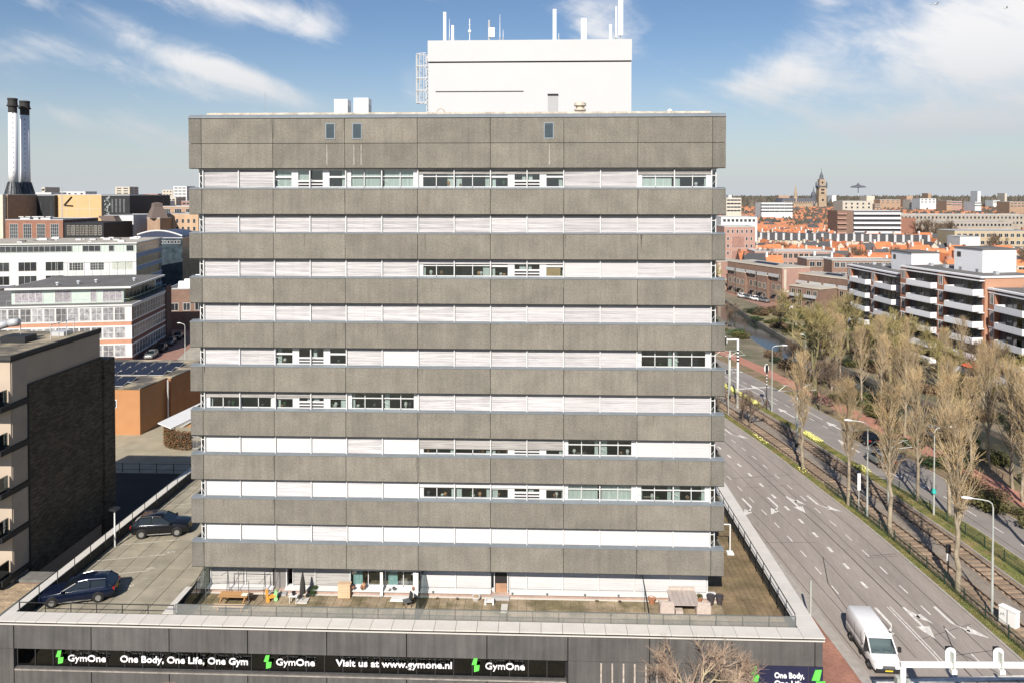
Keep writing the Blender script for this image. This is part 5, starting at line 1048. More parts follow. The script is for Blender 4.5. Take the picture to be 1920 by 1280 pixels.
# ================================================================ palace with clock tower on the horizon
st_m = mat('palace_stone', (0.36, 0.27, 0.19), .9, var=.15, scale=.1); sl_m = mat('palace_slate', (0.10, 0.105, 0.125), .8, var=.15, scale=.1)
pal = thing('palace_with_tower', 'brown brick palace with a tall clock tower and spires on the horizon', 'palace', (at(1541, 380, 1400)[0], 1400, 0))
box('main_wing', -75, -8, 0, 40, 0, 16, st_m, pal); MB().extr([(-75, 16), (-8, 16), (-12, 25), (-71, 25)], 'y', 0, 40).build('main_roof', sl_m, pal)
for q in range(14): box('dormer', -70 + q * 4.2, -68.4 + q * 4.2, -1.2, 0, 15, 19, st_m, pal)
box('tower_shaft', -7, 7, -4, 10, 0, 46, st_m, pal); box('tower_stage', -8, 8, -5, 11, 46, 48, sl_m, pal); box('tower_upper', -5.2, 5.2, -2.2, 8.2, 48, 60, st_m, pal)
for sx in (-7, 7):
    for sy in (-4, 10): MB().lathe([(1.5, 44), (1.5, 52), (0.1, 57)], sx, sy, 8).build('corner_turret', sl_m, pal)
MB().lathe([(5.6, 60), (4.0, 62.5), (3.4, 66), (3.6, 66.5), (2.4, 69), (.5, 74), (.15, 82)], 0, 3, 8).build('spire', sl_m, pal)
for z in (22, 54): MB().extr([(1.9 * math.cos(a), z + 1.9 * math.sin(a)) for a in [2 * math.pi * i / 12 for i in range(12)]], 'y', -5.2 if z < 40 else -2.5, -4.02 if z < 40 else -2.22).build('clock_face', CM['black'], pal)
for z in (33, 39): box('louvre_opening', -3, 3, -4.1, -4.02, z, z + 3, CM['black'], pal)
MB().lathe([(5, 0), (5, 30), (5.6, 30), (4, 35), (1.2, 38), (.2, 47)], -14, 4, 8).build('stair_tower', sl_m, pal); MB().lathe([(4.5, 0), (4.5, 24), (3.0, 27), (3, 33), (.2, 50)], -47, 4, 8).build('small_tower', st_m, pal)
t = thing('far_mast', 'thin far mast with a dark disc on the right horizon', 'mast', (at(1609, 352, 2600)[0], 2600, 0)); zt = at(1609, 352, 2600)[1]; MB().tube((0, 0, 0), (0, 0, zt), 1.2, n=6).build('shaft', mat('pale_far_shaft', (0.45, 0.5, 0.55), .9), t); MB().lathe([(3, zt - 1), (27, zt), (20, zt + 5), (6, zt + 8), (1, zt + 16)], n=14).build('disc', sl_m, t)
# ================================================================ orange-roofed quarter
HM = {}
def house_meshes(wd, d_, e, rdg, front):
    key = (wd, d_, e, rdg, front)
    if key in HM: return HM[key]
    wl = MB(); rf = MB()
    if front:  # gable towards the camera
        wl.extr([(0, 0), (wd, 0), (wd, e), (wd / 2, rdg), (0, e)], 'y', 0, d_)
        o = .35; rf.extr([(-o, e - .35), (wd / 2, rdg + .12), (wd + o, e - .35), (wd + o, e - .1), (wd / 2, rdg + .38), (-o, e - .1)][::-1], 'y', .12, d_ - .12)
    else:
        wl.extr([(0, 0), (d_, 0), (d_, e), (d_ / 2, rdg), (0, e)][::-1], 'x', 0, wd)
        o = .35; rf.extr([(-o, e - .35), (d_ / 2, rdg + .12), (d_ + o, e - .35), (d_ + o, e - .1), (d_ / 2, rdg + .38), (-o, e - .1)], 'x', .0, wd)
    HM[key] = (wl, rf); return HM[key]
WALLS = ['white', 'white', 'cream', 'brick', 'brown', 'pink', 'cream']
def house(x, y, rz, wd, d_, e, rdg, front, wl_m, rf_m, parts=True):
    t = thing('roof_house', (('gable-fronted ' if front else '') + {'city_white': 'white', 'city_cream': 'cream', 'red_brick': 'red brick', 'brown_brick': 'brown brick', 'pink_brick': 'pink brick'}[wl_m.name] + ' house with ' + ('an orange' if rf_m.name.startswith('orange') else 'a dark') + ' tiled roof in the ' + ('nearest' if y < 290 else 'near' if y < 330 else 'middle' if y < 390 else 'far') + ' rows'), 'house', (x, y, 0), rz, 'houses of the tiled quarter')
    wl, rf = house_meshes(wd, d_, e, rdg, front); k1 = ('w', wd, d_, e, rdg, front, wl_m.name); k2 = ('r', wd, d_, e, rdg, front, rf_m.name)
    if k1 not in HM: HM[k1] = wl.mesh('house_wall', wl_m)
    if k2 not in HM: HM[k2] = rf.mesh('house_roof', rf_m)
    obj('wall', HM[k1], t); r_ = obj('roof', HM[k2], t)
    box('chimney', .2, .9, d_ * .42, d_ * .58, e, rdg + random.uniform(.8, 1.5), random.choice([CM['brick'], CM['white'], CM['cream']]), r_)
    if parts:
        wrow(t, .4, wd - .4, 2, 0, 3.9, 1.1, 1.4, nx=2)
        if random.random() < .45 and not front: MB().box(wd * .3, wd * .72, .7, 3.0, e + .3, e + 1.9).build('dormer', random.choice([CM['white'], CM['white'], CM['cream']]), r_); wrow(r_, wd * .33, wd * .69, 1, .69, e + .6, wd * .3, .9, nx=2)
        elif random.random() < .3 and not front: MB().extr([(1.2, e + 1.05), (3.0, e + 2.55), (3.0, e + 2.5), (1.2, e + .9)], 'x', wd * .2, wd * .6).build('roof_light', CM['sun'], r_)
    return t
rs = random.Random(21); hcount = 0; RF = MB(); RW = MB(); RD = MB()
def in_view(x, y): return 0.262 * y < x < 0.70 * y
yrow = 262.0; ri = 0
while yrow < 1330:
    slope = rs.uniform(-.10, .02); x = 0.255 * yrow + rs.uniform(0, 8)
    if yrow > 420: x = -0.62 * yrow
    while x < .72 * yrow:
        wd = rs.choice([5.8, 6.6, 7.4]); gap = rs.random() < .07
        y = yrow + (x - .25 * yrow) * slope
        if gap: x += rs.uniform(4, 12); continue
        front = rs.random() < .2; e, rdg = rs.choice([(6.4, 10.2), (7.0, 10.8), (6.0, 9.4)])
        orange_ = rs.random() < .74; wl_m = CM[rs.choice(WALLS)]; rf_m = CM['orange'] if orange_ else CM['dtile']
        clash = (1405 < 0) 
        if hcount < 298 and in_view(x, y) and y < 560:
            house(x, y, math.atan(slope), wd - .02, 9.0, e, rdg, front, wl_m, rf_m, parts=y < 400); hcount += 1
        elif in_view(x, y) or yrow > 420:
            wl, rf = house_meshes(wd, 9.0, e, rdg, front)
            for src, dst in ((wl, RW), (rf, RF if orange_ else RD)):
                k = len(dst.v); dst.v += [(vx + x, vy + y, vz) for vx, vy, vz in src.v]; dst.f += [tuple(k + i for i in f) for f in src.f]; dst.mi += src.mi
        x += wd
    yrow += rs.uniform(15, 19) + max(0, yrow - 500) * .02; ri += 1
far_q = thing('far_quarter', 'far roofs of the town fading towards the horizon', 'roofscape')
far_q['kind'] = 'stuff'
RW.build('walls', mat('far_walls', (0.48, 0.42, 0.35), .9, var=.35, scale=.09), far_q); RF.build('orange_roofs', mat('far_orange', (0.40, 0.165, 0.085), .9, var=.3, scale=.09), far_q); RD.build('dark_roofs', CM['dtile'], far_q)
# ================================================================ trees
def twigcolor(name, c, c2): return mat(name, c, .95, var=.3, scale=.6, ovar=.12, col2=c2)
TW = dict(pop=twigcolor('poplar_twigs', (0.50, 0.365, 0.195), (0.38, 0.28, 0.16)), olive=twigcolor('budding_twigs', (0.30, 0.255, 0.10), (0.36, 0.29, 0.15)), brown=twigcolor('brown_twigs', (0.20, 0.145, 0.10), (0.15, 0.11, 0.08)), fore=twigcolor('plane_twigs', (0.36, 0.27, 0.20), (0.30, 0.21, 0.15)),
          barkp=mat('poplar_bark', (0.30, 0.25, 0.18), .95, var=.25, scale=2.5, ovar=.1), bark=mat('dark_bark', (0.14, 0.11, 0.08), .95, var=.3, scale=2, ovar=.1), barkg=mat('mossy_bark', (0.20, 0.18, 0.09), .95, var=.3, scale=2))
def rv(rn, s=1.0): return Vector((rn.gauss(0, s), rn.gauss(0, s), rn.gauss(0, s)))
def grow_poplar(seed, H_=14.0, bare=.28, wide=.16, nb=46):
    rn = random.Random(seed); tr = MB(); tw = MB(); p = Vector((0, 0, 0)); n = 14; lean = Vector((rn.uniform(-.03, .03), rn.uniform(-.03, .03), 0)); pts = []
    for i in range(n + 1): t = i / n; pts.append(Vector((lean.x * H_ * t + rn.gauss(0, .05), lean.y * H_ * t + rn.gauss(0, .05), H_ * t * .97)))
    def rad(t): return .19 * (1 - t) ** .8 + .015
    for i in range(n): tr.tube(pts[i], pts[i + 1], rad(i / n), rad((i + 1) / n), 7, cap=False)
    for b in range(nb):
        t = bare + (1 - bare) * (b / nb) ** .9; i = min(n - 1, int(t * n)); base = pts[i].lerp(pts[i + 1], t * n - i); a = rn.uniform(0, 6.283)
        prof = math.sin(math.pi * min(1, (t - bare) / (1 - bare) * .75 + .22)); ln = H_ * wide * prof * rn.uniform(.7, 1.25) + .6; out = Vector((math.cos(a), math.sin(a), 0))
        up = rn.uniform(1.3, 2.6); d = (out + Vector((0, 0, up))).normalized(); q = base; r0 = rad(t) * .5 + .012; L_ = ln * 1.5; seg = 4; prev = q
        for s in range(seg):
            d = (d + Vector((0, 0, .16)) + rv(rn, .06)).normalized(); nx_ = prev + d * (L_ / seg); tr.tube(prev, nx_, r0 * (1 - s / seg) + .008, r0 * (1 - (s + 1) / seg) + .006, 4, cap=False)
            for k in range(4):
                f = rn.random(); bp = prev.lerp(nx_, f); dd = (d + rv(rn, .36) + Vector((0, 0, .3))).normalized(); l2 = rn.uniform(.5, 1.3) * (1 - .3 * s / seg); e = bp + dd * l2; tw.tube(bp, e, .012, .005, 3, cap=False)
                for m_ in range(2): g = rn.random(); b2 = bp.lerp(e, .25 + .7 * g); d3 = (dd + rv(rn, .45) + Vector((0, 0, .15))).normalized(); tw.tube(b2, b2 + d3 * rn.uniform(.3, .75), .009, .005, 3, cap=False)
            prev = nx_
    return tr, tw
def grow_round(seed, H_=12.0, spread=.42, trunk=.22, lv=5, up=.25, nk=3, tw_n=5, r_tw=.010, fork=.32):
    rn = random.Random(seed); tr = MB(); tw = MB()
    def br(p, d, ln, r_, l):
        seg = 3; q = p
        for s in range(seg):
            d = (d + rv(rn, .12) + Vector((0, 0, up * .25))).normalized(); e = q + d * ln / seg; (tr if l > 1 else tw).tube(q, e, r_ * (1 - .25 * s / seg), r_ * (1 - .25 * (s + 1) / seg), 6 if l > 3 else 4 if l > 1 else 3, cap=False)
            if l <= 2:
                for k in range(tw_n): dd = (d + rv(rn, .55)).normalized(); b = q.lerp(e, rn.random()); tw.tube(b, b + dd * rn.uniform(.25, .75), r_tw, r_tw * .5, 3, cap=False)
            q = e
        if l > 0:
            for k in range(nk if l > 1 else 2): dd = (d + rv(rn, spread) + Vector((0, 0, up * .3))).normalized(); br(q, dd, ln * rn.uniform(.62, .84), r_ * .62, l - 1)
            if l >= 3: dd = (d + rv(rn, spread * 1.3)).normalized(); br(q - d * ln * .4, dd, ln * .7, r_ * .5, l - 2)
    br(Vector((0, 0, 0)), Vector((0, 0, 1)), H_ * fork, H_ * .016 + trunk * .35, lv); return tr, tw
TREES = {}
def tree(key, gen, bark, twig): 
    tr, tw = gen; TREES[key] = (tr.mesh('trunk_' + key, bark, True), tw.mesh('crown_' + key, twig))
for i in range(3): tree('poplar%d' % i, grow_poplar(100 + i, 14, bare=.30), TW['barkp'], TW['pop'])
for i in range(2): tree('slimpoplar%d' % i, grow_poplar(140 + i, 12, bare=.38, wide=.15, nb=44), TW['barkp'], TW['pop'])
for i in range(2): tree('olive%d' % i, grow_round(200 + i, 13, .45, .3, 5, tw_n=6, r_tw=.014), TW['barkg'], TW['olive'])
for i in range(2): tree('brown%d' % i, grow_round(220 + i, 10, .42, .2, 5, tw_n=4, r_tw=.013), TW['bark'], TW['brown'])
for i in range(2): tree('small%d' % i, grow_round(240 + i, 6.5, .36, .1, 4, tw_n=5, r_tw=.011), TW['bark'], TW['brown'])
tree('fore', grow_round(268, 8.2, .52, .16, 5, up=.10, nk=3, tw_n=4, r_tw=.010, fork=.30), mat('plane_bark', (0.40, 0.34, 0.22), .9, var=.25, scale=3), TW['fore'])
def plant(key, x, y, label, grp=None, s=1.0, name='bare_tree', z=0.0, cat='tree', sz=None):
    t = thing(name, label, cat, (x, y, z), random.uniform(0, 6.28), grp); t.scale = (s, s, sz or s); obj('trunk', TREES[key][0], t); obj('crown', TREES[key][1], t); return t
# median poplars, nearest last
for k, (x, y, key, s, lb) in enumerate([(30.76, 87.0, 'slimpoplar0', 1.05, 'slim bare poplar on the near verge, beside the tallest tram pole'), (31.9, 77.0, 'slimpoplar1', 1.0, 'slim bare poplar beside the left-armed lamp on the near verge'), (33.1, 70.4, 'slimpoplar0', 1.1, 'slim bare poplar with a forked top on the near verge'), (33.9, 60.6, 'slimpoplar1', 1.15, 'nearest bare poplar on the near verge, right of the lane arrows'),
        (41.0, 75.1, 'poplar0', .95, 'poplar on the far verge behind the green-collared pole'), (39.6, 78.4, 'poplar1', .92, 'poplar on the far verge left of the green-collared pole'), (44.0, 66.5, 'poplar2', 1.0, 'poplar on the far verge near the right edge of the photo')]):
    plant(key, x, y, lb, 'poplars along the tramway', s, 'poplar_tree')
for k, (x, y, key, s) in enumerate([(28.9, 102, 'small0', .8), (26.9, 111, 'small1', .7), (28.6, 104.6, 'small1', .7)]): plant(key, x, y, ['small bare sapling on the near verge by the yellow flowers', 'smallest bare sapling at the tower edge beside the tracks', 'thin bare sapling beside the tall signal pole'][k], 'saplings along the tramway', s)
# poplars beyond the second carriageway
ORD = 'first second third fourth fifth sixth seventh eighth ninth tenth eleventh twelfth thirteenth fourteenth fifteenth sixteenth seventeenth eighteenth nineteenth twentieth twenty-first'.split()
rn = random.Random(5); pts = [(48.6 + 1.0 * (k % 2) + (3.6 if k % 3 == 2 else 0), 74 + k * 4.0) for k in range(15)] + [(64 + (k % 3) * 3.2, 96 + k * 4.0) for k in range(10)] + [(53.2, 81.5), (53.5, 88)]
for k, (x, y) in enumerate(pts): plant('poplar%d' % (k % 3), x + rn.uniform(-.8, .8), y + rn.uniform(-1, 1), ('tan bare poplar between second carriageway and canal, ' if x < 60 else 'tan bare poplar beyond the canal, ') + ORD[k if k < 15 else (k - 15 if k < 25 else k - 10)] + ' counted from the near end', 'poplars beyond the second carriageway', rn.uniform(.72, .95) if x < 60 else rn.uniform(.62, .8), 'poplar_tree')
# olive-tinged park trees
for k, (x, y, key, s, lb) in enumerate([(43.8, 118.2, 'olive0', 1.12, 'large olive-tinged tree beside the canal, the tallest left of the balcony flats'), (62, 150, 'olive1', .95, 'olive-tinged park tree in front of the farthest balcony block'), (66, 138, 'olive0', .8, 'olive-tinged park tree below the middle balcony block'), (60, 128, 'olive1', .85, 'olive-tinged park tree across the canal'), (57, 168, 'olive1', .8, 'olive-tinged park tree by the small white car'), (49.5, 215, 'olive0', .95, 'round olive tree at the tower edge above the canal'), (68, 118, 'brown0', .9, 'dark bare tree by the nearest balcony block'), (72, 108, 'olive0', .75, 'olive tree at the foot of the nearest balcony block'),
        (45.5, 127, 'brown1', .72, 'brown bare tree on the near canal bank'), (44.2, 134, 'brown0', .6, 'bare tree by the cycle path'), (48.3, 122, 'brown0', .5, 'small bare tree right of the large olive-tinged tree'), (41.6, 110.5, 'brown1', .8, 'dark bare tree behind the tram pole'), (58.5, 140, 'brown1', .7, 'bare tree on the far canal bank'), (45, 178, 'small0', 1.0, 'bare tree in front of the canal lawn near the tower edge'), (57, 176, 'small1', .9, 'bare sapling on the canal lawn'), (70, 150, 'olive1', .62, 'low olive tree against the farthest balcony block'), (64, 160, 'olive0', .7, 'rounded olive tree left of the brick pier'), (61.5, 142, 'olive0', .62, 'broad low olive tree behind the canal wall'), (66.5, 146, 'olive1', .66, 'olive tree below the second balcony column'), (60, 156, 'olive0', .58, 'low olive tree beside the path lamp'), (69.5, 131, 'olive1', .7, 'olive tree in front of the red parasol'), (63.5, 118, 'olive0', .66, 'olive tree on the far bank among poplars'), (63, 170, 'olive1', .5, 'small olive tree near the long hedge'), (73, 122, 'olive1', .62, 'olive tree below the nearest balcony block')]): plant(key, x, y, lb, 'park trees by the canal', s)
rn2 = random.Random(11)
for k in range(26): y = rn2.uniform(250, 480); x = y * rn2.uniform(.29, .66); plant('brown%d' % (k % 2), x, y, 'bare brown tree standing among the orange-roofed houses', 'bare trees among the houses', rn2.uniform(.8, 1.35))
for k, (u, Y, s) in enumerate(((1745, 425, 1.8), (1772, 428, 1.6), (1790, 420, 1.7), (1880, 318, 1.5), (1720, 430, 1.3), (262, 500, 1.5), (250, 480, 1.5), (256, 530, 1.6))): plant('brown%d' % (k % 2), at(u, 430, Y)[0], Y, ['bare tree in front of the lower beige flats, leftmost of three', 'bare tree in front of the lower beige flats, middle of three', 'bare tree in front of the lower beige flats, rightmost of three', 'large bare tree before the yellow brick flats', 'bare tree at the left end of the lower beige flats', 'bare tree behind the dark hall, middle one', 'bare tree behind the dark hall, nearest one', 'bare tree behind the dark hall, farthest one'][k], None, s)
# foreground trees below the camera, in front of the podium
plant('fore', 8.5, 42.6, 'bare branching tree in front of the podium wall and navy sign', None, 1.0, 'street_tree', sz=.92); plant('fore', -22.6, 42.4, 'top twigs of a small bare tree below the gym lettering', None, .46, 'street_tree', sz=.36)
# ---------------- shrubs: leaf scatter in uneven lobes
def shrub_mesh(seed, n, m, leaf=.09, flat=.75):
    rn = random.Random(seed); mb = MB(); lobes = [(Vector((rn.uniform(-.55, .55), rn.uniform(-.55, .55), rn.uniform(.2, .6))), rn.uniform(.28, .55)) for _ in range(7)]
    for q in range(n):
        c, r_ = rn.choice(lobes); d = rv(rn).normalized(); p = c + d * r_ * rn.uniform(.55, 1.05); p.z = max(.02, p.z * flat + .1); s_ = leaf * rn.uniform(.6, 1.4)
        u = rv(rn).normalized() * s_; v = rv(rn).normalized() * s_; mb.poly([tuple(p - u * .5), tuple(p + v), tuple(p + u * .8)])
    return mb.mesh('foliage', m)
SHM = [shrub_mesh(1, 1500, mat('laurel_green', (0.035, 0.065, 0.018), .8, var=.4, scale=1, ovar=.25)), shrub_mesh(2, 1500, mat('olive_shrub', (0.10, 0.095, 0.03), .9, var=.35, scale=1, ovar=.25)), shrub_mesh(3, 1500, mat('brown_shrub', (0.15, 0.10, 0.06), .95, var=.35, scale=1, ovar=.25)), shrub_mesh(4, 1500, mat('fresh_shrub', (0.15, 0.20, 0.03), .85, var=.3, scale=1)), shrub_mesh(5, 1500, mat('dark_ivy', (0.022, 0.035, 0.014), .8, var=.4, scale=1))]
stem_me = MB().tube((0, 0, 0), (.05, 0, .5), .04, .02, 5).tube((0, 0, 0), (-.2, .1, .5), .03, .015, 5).mesh('stems', TW['bark'])
def shrub(k, x, y, s, label, grp, sz=None):
    t = thing('shrub', label, 'shrub', (x, y, 0), random.uniform(0, 6.3), grp); t.scale = (s, s, sz or s * .8); obj('foliage', SHM[k], t); obj('stem', stem_me, t); return t
rn3 = random.Random(31); SL = ['dark green shrub in the park strip along the canal', 'olive shrub in the park strip along the canal', 'brown leafless shrub in the park strip along the canal', 'fresh green shrub in the park strip along the canal', 'dark ivy clump in the park strip along the canal']
for q in range(170):
    y = rn3.uniform(70, 205); x = rn3.uniform(58, 74) if rn3.random() < .72 else rn3.uniform(45, 50); 
    for (ya, la, ra), (yb, lb_, rb) in zip(CAN, CAN[1:]):
        if ya <= y < yb: f = (y - ya) / (yb - ya); cl = la + (lb_ - la) * f; cr_ = ra + (rb - ra) * f
    if cl - 1.4 < x < cr_ + 1.4: x = cr_ + 1.6 + rn3.uniform(0, 3) if rn3.random() < .6 else cl - rn3.uniform(1.6, 4.5)
    k = rn3.choice([0, 0, 1, 1, 1, 2, 2, 2, 4]); shrub(k, x, y, rn3.uniform(1.0, 2.6), ('large ' if q % 3 == 0 else 'low ' if q % 3 == 1 else 'rounded ') + SL[k], ['dark green', 'olive', 'brown', 'fresh green', 'ivy'][k] + ' shrubs along the canal')
for x, y, k, s, lb in ((72.5, 170, 3, 3.0, 'bright fresh green bush at the foot of the farthest balcony block'), (75, 150, 0, 2.4, 'dark evergreen bush below the middle balcony block'), (69, 140, 4, 2.6, 'blackish evergreen clump among the poplars'), (77, 141, 3, 2.0, 'yellow-green bush beside the red parasol'), (82, 112, 0, 2.6, 'dark bush at the right edge below the nearest balcony block'), (-79.8, 137.0, 3, 1.4, 'small green bush at the corner of the peach block')): shrub(k, x, y, s, lb, None)
for q in range(10): shrub(0, 55 + q * 1.15 + rn3.uniform(-.3, .3), 192 - q * 2.6, 1.7, 'clipped dark evergreen of the long hedge on the canal lawn', 'evergreen hedge on the canal lawn', .9)
# lawn between canal and street on the right
struct(MB().quad((56, 205, .008), (64, 205, .008), (68, 160, .008), (56, 160, .008)).build('lawn', mat('pale_lawn', (0.25, 0.205, 0.115), .95, var=.2, scale=.5, col2=(0.16, 0.15, 0.06))))
struct(MB().quad((60, 250, .010), (68, 232, .010), (76, 196, .010), (66, 196, .010)).build('canal_street', mat('street_brick', (0.30, 0.17, 0.13))))
# grass and daffodils on the verges: uncountable
gr = MB(); fl = MB(); rn4 = random.Random(9)
for q in range(26000):
    s = s_at_y(rn4.uniform(46, 125)); o = rn4.uniform(.2, 1.1) if rn4.random() < .45 else rn4.uniform(7.15, gw(s) - .05); p, _ = road_pt(s, o); h_ = rn4.uniform(.05, .14); a = rn4.uniform(0, 6.28); gr.poly([(p.x - .03 * math.cos(a), p.y - .03 * math.sin(a), .08), (p.x + .03 * math.cos(a), p.y + .03 * math.sin(a), .08), (p.x + rn4.uniform(-.05, .05), p.y + rn4.uniform(-.05, .05), .08 + h_)])
for q in range(2600):
    s = s_at_y(rn4.uniform(112, 124)) if rn4.random() < .8 else s_at_y(rn4.choice([86, 96, 98]) + rn4.uniform(-1, 1)); o = rn4.uniform(7.3, 8.35) if rn4.random() < .9 else rn4.uniform(.3, 1.0); p, _ = road_pt(s, o); z = rn4.uniform(.18, .42); r_ = .05; a = rn4.uniform(0, 3)
    fl.poly([(p.x - r_, p.y, z), (p.x, p.y - r_, z - .03), (p.x + r_, p.y, z), (p.x, p.y + r_, z + .04)])
tag(gr.build('grass', mat('grass_blades', (0.10, 0.115, 0.03), .9, var=.4, scale=1, col2=(0.20, 0.165, 0.06))), 'short green and straw grass on both verges of the tramway', 'grass', kind='stuff')
tag(fl.build('daffodils', mat('daffodil_yellow', (0.75, 0.72, 0.22), .7, var=.15, scale=4)), 'yellow daffodils in flower along the far tramway verge', 'flowers', kind='stuff')
# ---------------- far woods on the horizon
fw = MB(); rn5 = random.Random(77)
ico = [(0, 0, 1), (.87, 0, .3), (.27, .83, .3), (-.7, .51, .3), (-.7, -.51, .3), (.27, -.83, .3)]
def clump(x, y, z, r_, hz):
    k = len(fw.v); fw.v += [(x + a * r_ * rn5.uniform(.8, 1.2), y + b * r_, z + c * hz * rn5.uniform(.8, 1.15)) for a, b, c in ico] + [(x + a * r_, y + b * r_, 0) for a, b, c in ico[1:]]
    for i in range(5): j = (i + 1) % 5; fw.f.append((k, k + 1 + i, k + 1 + j)); fw.mi.append(0); fw.f.append((k + 1 + i, k + 6 + i, k + 6 + j, k + 1 + j)); fw.mi.append(0)
for q in range(5200):
    y = rn5.uniform(1380, 3600); x = rn5.uniform(-.75, .80) * y
    if y < 1420 and .30 * y < x < .44 * y: continue
    clump(x, y, 4, rn5.uniform(6, 16), rn5.uniform(9, 17) + (y - 1000) * .004)
for q in range(2300): y = rn5.uniform(520, 1300); x = rn5.uniform(.27, .75) * y; clump(x, y, 3, rn5.uniform(3, 7), rn5.uniform(5, 11))
tag(fw.build('far_wood', mat('far_wood', (0.105, 0.085, 0.065), .95, var=.35, scale=.02, ovar=0, col2=(0.07, 0.07, 0.05))), 'brown leafless woods merging along the horizon', 'woods', kind='stuff')
# ================================================================ vehicles
VM = dict(black=mat('car_black', (0.008, 0.008, 0.010), .15, .0, var=0, spec=.45), navy=mat('car_navy', (0.006, 0.010, 0.026), .15, 0, var=0, spec=.45), white=mat('car_white', (0.78, 0.78, 0.78), .22, 0, var=.01, spec=.6), silver=mat('car_silver', (0.30, 0.32, 0.32), .25, .5, var=0), grey=mat('car_grey', (0.10, 0.11, 0.115), .22, .3, var=0), vwhite=mat('van_white', (0.76, 0.76, 0.76), .3, 0, var=.02, scale=1.5),
 glass=mat('car_glass', (0.010, 0.014, 0.018), .05, 0, var=0, spec=.6), tyre=mat('tyre', (0.012, 0.012, 0.012), .8, var=0), rim=mat('alloy_rim', (0.50, 0.50, 0.50), .3, .8, var=0), plastic=mat('black_plastic', (0.02, 0.02, 0.021), .55, var=0), chrome=mat('chrome', (0.75, 0.76, 0.78), .12, 1.0, var=0), red=mat('tail_red', (0.35, 0.015, 0.012), .25, var=0), lampg=mat('headlight', (0.62, 0.64, 0.66), .1, .3, var=0), plate=mat('yellow_plate', (0.75, 0.52, 0.03), .5, var=0), seatm=mat('cab_interior', (0.16, 0.15, 0.15), .8, var=.3, scale=4), paper=mat('paper_white', (0.7, 0.68, 0.62), .9, var=.1))
def wheel(parent, x, y, r_, wd=.22):
    s = 1 if y > 0 else -1; prof = [(r_ * .62, -wd / 2), (r_ * .95, -wd / 2), (r_, -wd * .35), (r_, wd * .35), (r_ * .95, wd / 2), (r_ * .62, wd / 2)]
    me = MB().lathe(prof, n=20, cap=False).mesh('tyre', VM['tyre']); me.transform(Matrix.Rotation(R(90), 4, 'X')); w_ = obj('wheel', me, parent, (x, y, r_))
    rm = MB().lathe([(r_ * .62, wd * .30), (r_ * .56, wd * .34), (r_ * .54, wd * .18), (.05, wd * .16)], n=20, cap=True)
    for k in range(5):
        a = 2 * math.pi * k / 5; c, s_ = math.cos(a), math.sin(a); p = lambda u, v, z: (u * c - v * s_, u * s_ + v * c, z)
        rm.poly([p(.03, -.05, wd * .30), p(r_ * .56, -.035, wd * .34), p(r_ * .56, .035, wd * .34), p(.03, .05, wd * .30)])
    me2 = rm.mesh('rim', VM['rim']); me2.transform(Matrix.Rotation(R(-90) * s, 4, 'X')); obj('rim', me2, w_); return w_
def loft(mb, secs, mi=0, cap=True):
    n = len(secs[0]); k = len(mb.v)
    for s in secs: mb.v += [tuple(p) for p in s]
    for q in range(len(secs) - 1):
        for i in range(n): j = (i + 1) % n; mb.f.append((k + q * n + i, k + q * n + j, k + (q + 1) * n + j, k + (q + 1) * n + i)); mb.mi.append(mi)
    if cap: mb.f.append(tuple(k + n - 1 - i for i in range(n))); mb.mi.append(mi); mb.f.append(tuple(k + (len(secs) - 1) * n + i for i in range(n))); mb.mi.append(mi)
def body_sec(x, zb, zt, hw):
    return [(x, -hw * .88, zb), (x, hw * .88, zb), (x, hw, zb + (zt - zb) * .28), (x, hw, zb + (zt - zb) * .72), (x, hw * .93, zt - .02), (x, hw * .6, zt + .02), (x, -hw * .6, zt + .02), (x, -hw * .93, zt - .02), (x, -hw, zb + (zt - zb) * .72), (x, -hw, zb + (zt - zb) * .28)]
CARS = {'suv': (4.5, .925, [(2.25, .48, .74, .70), (2.16, .32, .90, .82), (1.6, .26, 1.00, .90), (.95, .25, 1.06, .925), (-1.5, .25, 1.10, .925), (-2.1, .32, 1.08, .88), (-2.25, .5, .98, .80)], [(1.02, 1.06, .82), (.25, 1.52, .68), (-.5, 1.60, .69), (-1.55, 1.56, .68), (-2.12, 1.12, .76)], .36, (1.38, -1.35)),
 'estate': (4.75, .91, [(2.38, .42, .62, .66), (2.28, .26, .74, .80), (1.6, .20, .86, .88), (.85, .20, .93, .91), (-1.6, .20, .97, .91), (-2.2, .26, .96, .86), (-2.38, .42, .86, .78)], [(.92, .93, .80), (.05, 1.36, .64), (-.7, 1.44, .65), (-1.8, 1.38, .64), (-2.28, 1.0, .72)], .33, (1.45, -1.40)),
 'hatch': (4.0, .87, [(2.0, .42, .66, .66), (1.92, .26, .80, .78), (1.35, .21, .93, .85), (.85, .21, .98, .87), (-1.4, .21, 1.0, .87), (-1.85, .26, 1.0, .84), (-2.0, .42, .9, .76)], [(.95, .98, .78), (.15, 1.42, .63), (-.5, 1.49, .64), (-1.35, 1.44, .62), (-1.9, 1.04, .72)], .31, (1.22, -1.25))}
